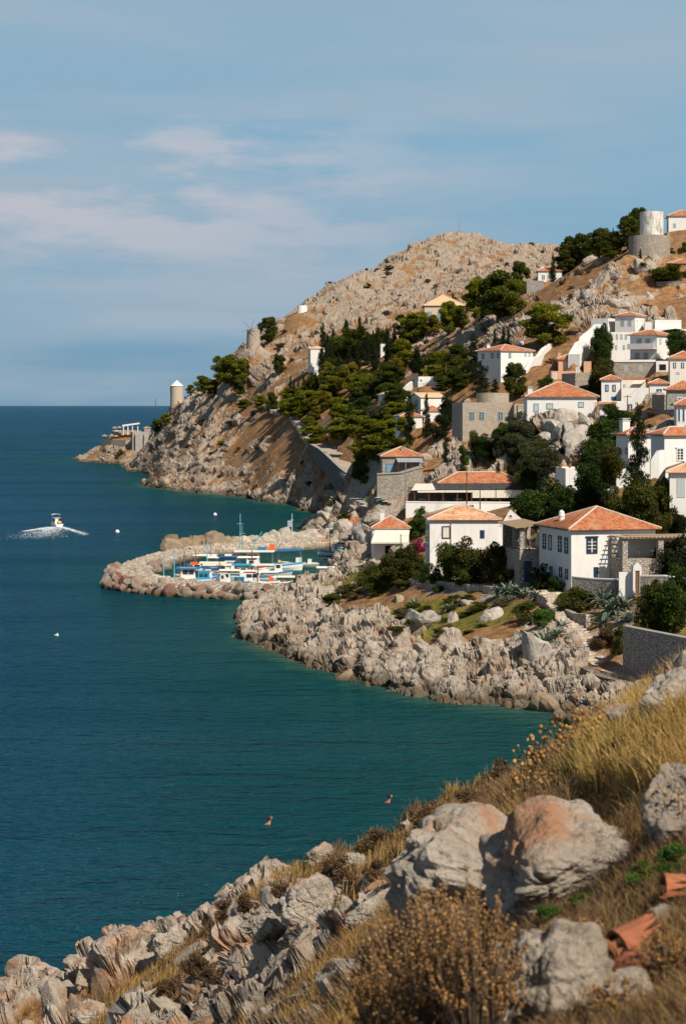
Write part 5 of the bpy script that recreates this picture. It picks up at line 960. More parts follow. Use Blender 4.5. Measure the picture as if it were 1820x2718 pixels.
# --- skyline buildings
h = House('house', 'pale blue-white house on the skyline right of the round tower', 1768, 1773, 1850, 612, 574, 545, 6, L2=8); h.roof(.42, .4, tp=.45, amp=.05, eave='white_trim'); h.win('F', 1789, 599, 6, 12, style='pane', frame='grey_trim')
h = House('house', 'white house with an orange roof behind the lone cypress on the ridge', 1424, 1427, 1490, 748, 720, 585, 5, L2=8); h.roof(.4, .4, tp=.45, amp=.05, eave='white_trim'); h.win('F', 1441, 736, 8, 12, style='pane', frame='grey_trim'); h.chim(1438, 704, 2, 4, .7)
h = House('stone_outbuilding', 'flat grey stone outbuilding below the ridge house', 1395, 1397, 1442, 775, 745, 578, 5, 'grey_stone', L2=6, cat='building'); h.win('F', 1410, 762, 4, 6, style='hole', frame='white_trim')
h = House('house', 'beige stone house with a wide low pyramid roof among the pines', 1122, 1126, 1232, 850, 812, 690, 3, 'cream_plaster', L2=13); h.roof(.55, .5, 'beige_tile', 'beige_tile', 'grey_trim', tp=.6, amp=.03); 
for px in (1140, 1165): h.win('F', px, 836, 11, 18, style='shut', frame='teal_shutter', fill='teal_shutter')
h = House('chapel', 'plain white building with a pale tile top left of the cypress grove', 818, 824, 862, 985, 926, 720, 8, L2=8, cat='chapel'); h.roof(.35, .3, 'beige_tile', None, 'white_trim', tp=.5, amp=.04); h.chim(822, 918, .3, .5, .6)
h = House('house', 'low bluish white building half hidden below the chapel', 828, 834, 872, 998, 976, 700, 8, L2=6); h.parapet(.3)
h = House('house', 'white block glimpsed between the pines right of the chapel', 868, 874, 905, 1000, 970, 690, 8, L2=6); h.parapet(.3)
h = House('house', 'narrow white building among the dark cypresses', 1007, 1010, 1026, 975, 915, 700, 8, L2=6); h.parapet(.3); h.win('F', 1018, 930, 5, 8, style='hole', frame='white_trim')
h = House('house', 'tiny white gable showing through the top of the cypress grove', 1038, 1041, 1058, 915, 886, 735, 8, L2=5); h.parapet(.3)
h = House('house', 'small orange-roofed house behind the ridge pines', 1565, 1568, 1612, 655, 640, 590, 4, 'pink_plaster', L2=8); h.roof(.4, .4, tp=.45, amp=.04, eave='white_trim')
h = House('house', 'orange-roofed house just above the ridge pines left of the tower', 1610, 1613, 1650, 640, 625, 600, 4, 'pink_plaster', L2=8); h.roof(.4, .4, tp=.45, amp=.04, eave='white_trim')
h = House('house', 'low stone building with an orange roof at the right edge below the tower', 1770, 1775, 1850, 712, 700, 520, 4, 'stone_wall', L2=8); h.roof(.3, .4, tp=.45, amp=.04, eave='white_trim')
wall_thing('retaining_wall', 'stone terrace wall under the wide dark shrub at the right edge', [(1742, 750, 770, 512), (1790, 748, 770, 510), (1850, 750, 775, 508)], .8, 'stone_wall', 'concrete')
wall_thing('path_wall', 'narrow pale path wall zigzagging down the brown slope', [(1692, 828, 832, 488), (1712, 815, 819, 492), (1728, 800, 804, 497), (1734, 780, 784, 503), (1745, 768, 772, 507)], .5, 'concrete')
wall_thing('field_wall', 'low dry-stone wall on the slope beside the big pine', [(1500, 880, 892, 478), (1540, 878, 890, 472), (1568, 882, 892, 468)], .7, 'stone_wall')

# --- windmills
def drum(name, label, px, ybase, ytop, wpx, D, mat, taper=.95, cat='windmill', dig=2):
    p = P(px, ybase, D); o = empty(name, p, label, cat); r = wpx / 2 / F * D; H = (ybase - ytop) / F * D; m = MB()
    m.lathe(p, [(r, -dig), (r, 0), (r * taper, H), (r * taper - .35, H), (r * taper - .35, H - .4)], 32); m.build('tower', MAT[mat], o, smooth=False); return o, p, r * taper, H
o, p, r, H = drum('windmill', 'round stone windmill with a white cone roof and broken sails above the cape', 469.5, 1078, 1025, 35, 925, 'beige_plaster', dig=5)
m = MB(); m.lathe(p + Vector((0, 0, H - .02)), [(r * 1.08, 0), (r * 1.08, .1), (.1, 16 / F * 925)], 24); m.build('roof', MAT['white_plaster'], o)
m = MB(); q = p + Vector((-r, -.8, H - .3))
for k in range(4): a = k * pi / 2 + .5; m.tube(q, q + Vector((-.2, cos(a) * 3.4, sin(a) * 3.4)), .07, .04, 5)
m.build('sail_arm', MAT['metal_grey'], o); m = MB(); m.bx(p.x + r * .1, p.x + r * .4, p.y - r - .06, p.y - r + .3, p.z, p.z + 2.2); m.build('door', MAT['wood'], o)
o, p, r, H = drum('windmill', 'roofless stone windmill with six bare sail poles on the ridge', 672.5, 911, 875, 36, 800, 'pale_stone', dig=5)
hub = p + Vector((-r * .3, -r - .8, H * 1.02)); m = MB(); m.tube(p + Vector((0, 0, H - .2)), hub, .15)
m.build('hub', MAT['wood'], o)
for k in range(6): a = k * pi / 3 + .25; m = MB(); m.tube(hub, hub + Vector((cos(a) * 3.9, -.1, sin(a) * 3.9)), .08, .05, 5); m.build('sail_arm', MAT['wood'], o)
o, p, r, H = drum('windmill', 'squat whitewashed windmill stump on the ridge shoulder', 802, 833, 811, 30, 825, 'white_plaster', .85)
wall_thing('ruin_wall', 'low ruined stone wall beside the white windmill stump', [(764, 838, 842, 826), (785, 834, 840, 823)], 1, 'stone_wall')
o, p, r, H = drum('windmill', 'large weathered white windmill tower on a round stone terrace', 1728, 626, 563, 62, 532, 'weathered_white', 1.0)
m = MB(); m.tube(p + Vector((0, 0, H - .5)), p + Vector((0, 0, H + 1.8)), .04); m.tube(p + Vector((-.3, 0, H + 1.5)), p + Vector((.3, 0, H + 1.5)), .03); m.build('antenna', MAT['metal_grey'], o)
o, p, r, H = drum('round_terrace', 'round rubble terrace wall carrying the weathered white tower', 1722, 668, 627, 112, 528, 'stone_wall', .97, 'terrace', dig=7)
# --- tip of the cape
h = House('platform', 'tall pale concrete bathing platform with slanting buttresses at the cape tip', 347, 352, 396, 1195, 1147, 1035, 6, 'concrete', L2=8)
h.box(1.2, 4.0, -1.6, -.01, h.z0 - 4, h.z1 - 1, 'concrete', 'buttress'); h.box(5.4, 6.6, -1.2, -.01, h.z0 - 3, h.z1 - 1, 'concrete', 'buttress')
h = House('hut', 'small orange-roofed hut behind the concrete bathing platform', 381, 383, 400, 1149, 1137, 1045, 4, 'grey_stone', L2=5, cat='hut'); h.roof(.35, .2, tp=.6, amp=.03, eave='white_trim')
wall_thing('terrace_wall', 'long low stone terrace wall on the cape rocks', [(272, 1168, 1188, 1078), (300, 1167, 1188, 1070), (338, 1168, 1188, 1062)], 2, 'stone_wall')
h = House('bar_hut', 'flat white-edged bar terrace under two straw parasols at the cape', 299, 301, 322, 1158, 1145, 1088, 2, 'grey_stone', L2=5, cat='hut'); h.box(-.2, h.L1 + .2, -.2, h.L2, h.z1 + .003, h.z1 + .35, part='slab')
o = empty('pergola', P(345, 1147, 1080), 'white flat-topped pergola on posts at the cape bar', 'pergola'); a = P(325, 1132, 1080); b = P(369, 1126, 1080); m = MB(); m.prism([a, b, b + Vector((0, 5, 0)), a + Vector((0, 5, 0))], (0, 0, .8)); m.build('roof', MAT['white_trim'], o)
for px in (328, 340, 352, 366): q = P(px, 1147, 1080); m = MB(); m.tube(q - Vector((0, 0, 1.5)), Vector((q.x, q.y, P(px, 1131, 1080).z)), .25, n=6); m.build('post', MAT['white_trim'], o)
for px, y, lab in ((305, 1137, 'upper left straw parasol beside the white pergola'), (317, 1136, 'upper right straw parasol beside the white pergola'), (278, 1158, 'leftmost straw parasol on the cape terrace'), (297, 1157, 'middle straw parasol on the cape terrace'), (310, 1159, 'right straw parasol of the lower cape row')):
    q = P(px, y, 1085); o = empty('parasol', q - Vector((0, 0, 1.6)), lab, 'parasol', 'straw parasols on the cape'); m = MB(); m.lathe(q, [(1.7, 0), (1.65, .15), (.1, 1.0)], 10); m.build('canopy', MAT['reed'], o); m = MB(); m.tube(q - Vector((0, 0, 2.6)), q + Vector((0, 0, .3)), .08, n=5); m.build('pole', MAT['wood'], o)
# --- walls along the shore
wall_thing('road_wall', 'tall grey stone wall carrying the shore road down to the harbour', [(822, 1177, 1186, 622), (850, 1192, 1225, 600), (868, 1208, 1245, 585), (905, 1243, 1300, 552), (930, 1262, 1330, 530), (952, 1283, 1322, 505)], .9, 'dark_stone', 'concrete')
wall_thing('road_wall', 'pale buttress wall turning in from the end of the shore road wall', [(952, 1282, 1322, 505), (985, 1280, 1318, 500)], 1.2, 'stone_wall', 'concrete')
wall_thing('track_wall', 'curved rubble wall with a white edge under the harbour track', [(960, 1343, 1365, 438), (985, 1347, 1385, 434), (1010, 1355, 1390, 428), (1042, 1371, 1395, 418)], .8, 'dark_stone', 'white_trim')
h = House('cafe_counter', 'small white wall block beside the harbour cafe tables', 1026, 1028, 1060, 1345, 1328, 425, 4, L2=3, cat='wall')
wall_thing('garden_wall', 'big coursed stone retaining wall at the lower right beside the steps', [(1660, 1664, 1795, 206), (1740, 1680, 1815, 201), (1830, 1697, 1840, 196), (1900, 1710, 1850, 190)], .7, 'coursed_stone', 'concrete')
wall_thing('step_wall', 'low rubble wall curving along the right side of the stepped path', [(1472, 1592, 1604, 232.5), (1497, 1612, 1638, 228), (1525, 1628, 1660, 224), (1560, 1630, 1668, 222)], .6, 'coursed_stone')
wall_thing('path_edge', 'dark stone edge of the lower path above the water rocks', [(1545, 1768, 1800, 206.8), (1600, 1795, 1830, 203), (1680, 1815, 1860, 199.5), (1750, 1826, 1870, 197)], .9, 'dark_stone')
wall_thing('path_edge', 'low stone kerb of the upper path before the bushes', [(1108, 1548, 1556, 261.5), (1180, 1553, 1562, 257), (1240, 1560, 1570, 251.5)], .5, 'stone_wall')
# ---------------------------------------------------------------- paths laid on the ground
def ribbon(name, pts, width, mat='paving', step=0, lift=.3):
    C_ = [P(a, b, d) for a, b, d in pts]; L_ = [0]
    for a, b in zip(C_[:-1], C_[1:]): L_.append(L_[-1] + (b - a).length)
    n = int(L_[-1] / .35); V = []; A = np.array([tuple(v) for v in C_]); Q = []; zprev = None
    for i in range(n + 1):
        s = L_[-1] * i / n; p = Vector([np.interp(s, L_, A[:, k]) for k in range(3)]); q = Vector([np.interp(min(s + 1.5, L_[-1]), L_, A[:, k]) for k in range(3)]); q0 = Vector([np.interp(max(s - 1.5, 0), L_, A[:, k]) for k in range(3)])
        d = (q - q0); d.z = 0; d.normalize(); nn = Vector((d.y, -d.x, 0)); wv_ = width / 2 * (1 + .12 * sin(s * 1.3) + .06 * sin(s * 3.7)); z = p.z + lift
        if step: z = math.floor(z / step) * step + lift
        for u, dz in ((-1.02, -1.2), (-1, 0), (-.33, .01), (.33, .02), (1, 0), (1.02, -1.2)): V.append(tuple(Vector((p.x, p.y, z + dz)) + nn * wv_ * u))
    for i in range(n):
        for j in range(5): a = i * 6 + j; Q.append((a, a + 1, a + 7, a + 6))
    me = bpy.data.meshes.new(name); me.from_pydata(V, [], Q); me.update(); o = link_mesh(name, me, MAT[mat]); ptag(o, kind='structure'); return o
m = MT('paving', .95, .1); v = m.pos(); vo = m.vor(v, 1.9); ed = m.vor(v, 1.9, 'DISTANCE_TO_EDGE'); se = m.n('ShaderNodeSeparateColor'); m.l(vo.outputs['Color'], se.inputs[0])
st = m.mix(se.outputs[0], (.40, .33, .26), (.58, .51, .42)); st = m.mix(m.ramp(m.noise(v, 1.5, 5), (.4, 0), (.7, .5)), st, (.30, .22, .15)); m.col(m.mix(m.ramp(ed.outputs['Distance'], (.02, 0), (.08, 1)), (.22, .17, .13), st)); m.bump(ed.outputs['Distance'], .6, .06); MAT['paving'] = m.m
ribbon('path', [(1108, 1541, 266), (1180, 1547, 260.5), (1250, 1555, 253.5), (1330, 1563, 247), (1400, 1571, 240.5), (1440, 1577, 236.5), (1470, 1588, 233)], 2.6)
ribbon('steps', [(1455, 1580, 235), (1478, 1604, 231), (1500, 1640, 226.5), (1522, 1680, 221.5), (1552, 1725, 215.5), (1585, 1762, 210.8), (1610, 1780, 208.5)], 2.5, step=.17)
ribbon('path', [(1600, 1778, 209), (1640, 1790, 206.5), (1690, 1803, 204.3), (1745, 1815, 202.5), (1820, 1828, 200)], 2.4)
ribbon('track', [(958, 1325, 462), (985, 1335, 448), (1015, 1348, 436), (1050, 1364, 420), (1075, 1380, 405)], 5, lift=.25)
ribbon('road', [(740, 1089, 718), (790, 1105, 695), (815, 1128, 665), (830, 1158, 640), (850, 1178, 622), (890, 1208, 595), (930, 1245, 560), (960, 1275, 520)], 6, lift=.3)
# ---------------------------------------------------------------- vegetation
def leafmat(name, c1, c2, c3=None, tr=.36):
    m = MT(name, .8, .12); t = m.attr('tone'); a = [(.0, c1), (.75, c2)] + ([(1., c3)] if c3 else [(1., c2)])
    col_ = m.ramp(t, *a); m.col(col_)
    tl = m.n('ShaderNodeBsdfTranslucent'); m.l(col_, tl.inputs[0]); mx = m.n('ShaderNodeMixShader'); mx.inputs[0].default_value = tr
    m.l(m.b.outputs[0], mx.inputs[1]); m.l(tl.outputs[0], mx.inputs[2]); m.l(mx.outputs[0], m.t.nodes['Material Output'].inputs['Surface'])
    MAT[name] = m.m
leafmat('pine_leaf', (.035, .05, .006), (.19, .20, .016), (.32, .29, .02)); leafmat('pine_yellow', (.06, .06, .008), (.22, .19, .02), (.34, .26, .03)); leafmat('pine_dark', (.014, .026, .006), (.085, .10, .013), (.16, .165, .018))
leafmat('cypress_leaf', (.008, .015, .006), (.024, .036, .012), (.05, .06, .02)); leafmat('broad_leaf', (.012, .028, .006), (.050, .085, .014), (.12, .15, .022)); leafmat('olive_leaf', (.03, .035, .018), (.085, .095, .045), (.15, .15, .08))
leafmat('bush_leaf', (.022, .032, .007), (.10, .115, .018), (.20, .17, .03)); leafmat('pink_flower', (.03, .035, .01), (.42, .02, .14), (.55, .03, .22)); leafmat('red_flower', (.03, .04, .01), (.38, .012, .03), (.5, .03, .06))
leafmat('dry_leaf', (.07, .045, .025), (.18, .115, .06), (.30, .20, .10)); leafmat('autumn_leaf', (.02, .028, .006), (.08, .085, .015), (.24, .12, .03)); leafmat('agave_leaf', (.07, .11, .085), (.19, .24, .18), (.30, .34, .24), .1); leafmat('weed_leaf', (.03, .07, .01), (.09, .18, .03), (.16, .28, .06))
mk('bark', (.11, .08, .055), .95, .1, .4, 8); mk('twig', (.17, .12, .08), .95, .1, .3, 8)
def leaves(rng, blobs, n, size, name, mat, flat=0., elong=1.6):
    """blobs: (x, y, z, rx, ry, rz, tone); leaf-sized triangles spread through each blob"""
    B_ = np.array(blobs); vol = (B_[:, 3] * B_[:, 4] * B_[:, 5]) ** .6; k = rng.choice(len(B_), n, p=vol / vol.sum()); b = B_[k]
    d = rng.normal(size=(n, 3)); d /= np.linalg.norm(d, axis=1)[:, None]; r = rng.uniform(.25, 1, n) ** .45 * (1 + .12 * rng.normal(size=n))
    p = b[:, :3] + d * r[:, None] * b[:, 3:6]
    a = rng.normal(size=(n, 3)) + d * .4; a[:, 2] *= (1 - flat); a /= np.linalg.norm(a, axis=1)[:, None]; c_ = np.cross(a, rng.normal(size=(n, 3))); c_ /= np.linalg.norm(c_, axis=1)[:, None] + 1e-9
    s = size * rng.uniform(.6, 1.35, n)[:, None]
    V = np.stack([p - a * s * elong * .5, p + c_ * s * .5, p + a * s * elong * .5, p - c_ * s * .5], 1).reshape(-1, 3)
    tone = np.clip(b[:, 6] * .6 + rng.uniform(0, .45, n), 0, 1); T = np.arange(4 * n).reshape(-1, 4)
    me = bpy.data.meshes.new(name); me.vertices.add(4 * n); me.vertices.foreach_set('co', V.astype(np.float32).ravel()); me.loops.add(4 * n); me.loops.foreach_set('vertex_index', T.ravel().astype(np.int32))
    me.polygons.add(n); me.polygons.foreach_set('loop_start', np.arange(0, 4 * n, 4, dtype=np.int32)); at = me.attributes.new('tone', 'FLOAT', 'FACE'); at.data.foreach_set('value', tone.astype(np.float32)); me.update(calc_edges=True)
    me.materials.append(MAT[mat]); return me
def mb_mesh(m, name, mat):
    me = bpy.data.meshes.new(name); me.from_pydata(m.v, [], m.f); me.materials.append(MAT[mat]); me.update(); return me
rng = np.random.default_rng(11)
PROTO = {}
def proto(kind, var, mat=None):
    key = (kind, var, mat)
    if key in PROTO: return PROTO[key]
    r = np.random.default_rng(hash_(kind) + var * 77); bl = []; m = MB()
    if kind == 'pine':
        m.path([(0, 0, -.15), (.02, 0, .3), (.0, .02, .62), (.03, 0, .85)], .035, .012, 6)
        for k in range(40):
            z = .16 + .78 * (k / 39) ** .85; rad = .42 * math.sin(min(1, (1.06 - z) / .55) * pi / 2) ** .8 * (.55 + .45 * min(1, z / .4)) * r.uniform(.35, 1); a = r.uniform(0, 2 * pi); x, y = rad * cos(a), rad * sin(a)
            m.tube((0, 0, max(.1, z - .22)), (x, y, z - .02), .012, .005, 4); s = r.uniform(.10, .19); bl.append((x, y, z, s, s, s * .55, r.uniform(0, 1)))
        me = leaves(r, bl, 12000, .030, 'crown', mat or 'pine_leaf', .2)
    elif kind == 'cypress':
        m.path([(0, 0, -.1), (0, 0, .5), (0, 0, .9)], .02, .005, 5)
        for k in range(46):
            z = .04 + .93 * k / 45; rad = .62 * min(1, (z / .16) ** .6) * max(.04, (1 - z)) ** .5 * 1.05; a = r.uniform(0, 2 * pi); bl.append((cos(a) * rad * .45, sin(a) * rad * .45, z, rad * .62, rad * .62, .045, r.uniform(0, 1)))
        me = leaves(r, bl, 5000, .030, 'crown', mat or 'cypress_leaf'); 
    elif kind == 'tree':
        m.path([(0, 0, -.15), (.02, .01, .25), (-.02, 0, .5), (.03, 0, .75)], .04, .012, 6)
        for k in range(34):
            d = r.normal(size=3); d /= np.linalg.norm(d); rad = r.uniform(.16, .38); x, y, z = d[0] * rad, d[1] * rad, .50 + d[2] * rad * 1.1
            m.tube((0, 0, .3), (x, y, z), .012, .004, 4); s = r.uniform(.11, .19); bl.append((x, y, z, s, s, s * .8, r.uniform(0, 1)))
        me = leaves(r, bl, 12000, .027, 'crown', mat or 'broad_leaf')
    elif kind == 'shrub':
        for k in range(6): a = r.uniform(0, 2 * pi); m.tube((0, 0, -.1), (cos(a) * .25, sin(a) * .25, .5), .018, .006, 4)
        for k in range(16): a = r.uniform(0, 2 * pi); q = r.uniform(0, .36); s = r.uniform(.12, .2); bl.append((cos(a) * q, sin(a) * q, r.uniform(.15, .82) * (1 - q * .9), s, s, s * .9, r.uniform(0, 1)))
        me = leaves(r, bl, 4500, .034, 'crown', mat or 'bush_leaf')
    elif kind == 'dry':
        for k in range(40): a = r.uniform(0, 2 * pi); q = r.uniform(.1, .48); m.path([(0, 0, -.1), (cos(a) * q * .5, sin(a) * q * .5, .35), (cos(a) * q, sin(a) * q, r.uniform(.35, .95))], .014, .004, 3)
        for k in range(10): a = r.uniform(0, 2 * pi); q = r.uniform(0, .34); s = r.uniform(.12, .2); bl.append((cos(a) * q, sin(a) * q, r.uniform(.2, .75) * (1 - q * .8), s, s, s * .8, r.uniform(0, 1)))
        me = leaves(r, bl, 1500, .034, 'crown', mat or 'dry_leaf', elong=3)
    elif kind == 'bare':
        def br(p, d, l_, rad, dep):
            q = p + d * l_; m.tube(p, q, rad, rad * .65, 4)
            if dep > 0:
                for j in range(3): nd = (d + Vector(r.normal(size=3) * .5)).normalized(); nd.z = abs(nd.z) * .8 + .15; br(q, nd.normalized(), l_ * .72, rad * .6, dep - 1)
        br(Vector((0, 0, -.05)), Vector((0, 0, 1)), .3, .025, 4); me = leaves(r, [(0, 0, .7, .4, .4, .3, .5)], 350, .02, 'crown', 'dry_leaf')
    PROTO[key] = (mb_mesh(m, 'trunk', 'twig' if kind in ('dry', 'bare') else 'bark'), me); return PROTO[key]
def hash_(s): return sum(ord(c_) * (i + 3) for i, c_ in enumerate(s))
NAMES = {'pine': ('pine_tree', 'tree'), 'cypress': ('cypress_tree', 'tree'), 'tree': ('leafy_tree', 'tree'), 'shrub': ('shrub', 'shrub'), 'dry': ('dry_bush', 'bush'), 'bare': ('bare_tree', 'tree')}
_tn = [0]
def plant_at(kind, loc, w_, h_, label, mat=None, group=None, nm=None, tone=None, rz=None):
    _tn[0] += 1; var = _tn[0] % (3 if kind in ('pine', 'tree', 'shrub', 'dry') else 2); tm, cm = proto(kind, var, mat)
    name, cat = nm or NAMES[kind]; o = empty(name, loc, label, cat, group); o.scale = (w_, w_, h_); o.rotation_euler.z = rz if rz is not None else (_tn[0] * 2.399) % 6.28
    for n_, me in (('trunk' if kind not in ('shrub', 'dry') else 'stem', tm), ('crown', cm)):
        c_ = bpy.data.objects.new(n_, me); COL.objects.link(c_); c_.parent = o
    return o
def T(kind, px, yt, yb, wpx, label, mat=None, group=None, D=None, nm=None):
    q = P(px, yb, D) if D else hit(px, yb)
    if q is None: print('TREE MISS', px, yb, label); return
    D_ = q.y; return plant_at(kind, q - Vector((0, 0, .15)), wpx * 1.15 / F * D_, (yb - yt) * 1.06 / F * D_, label, mat, group, nm)
PD, PY, CY = 'pine_dark', 'pine_yellow', 'cypress_leaf'
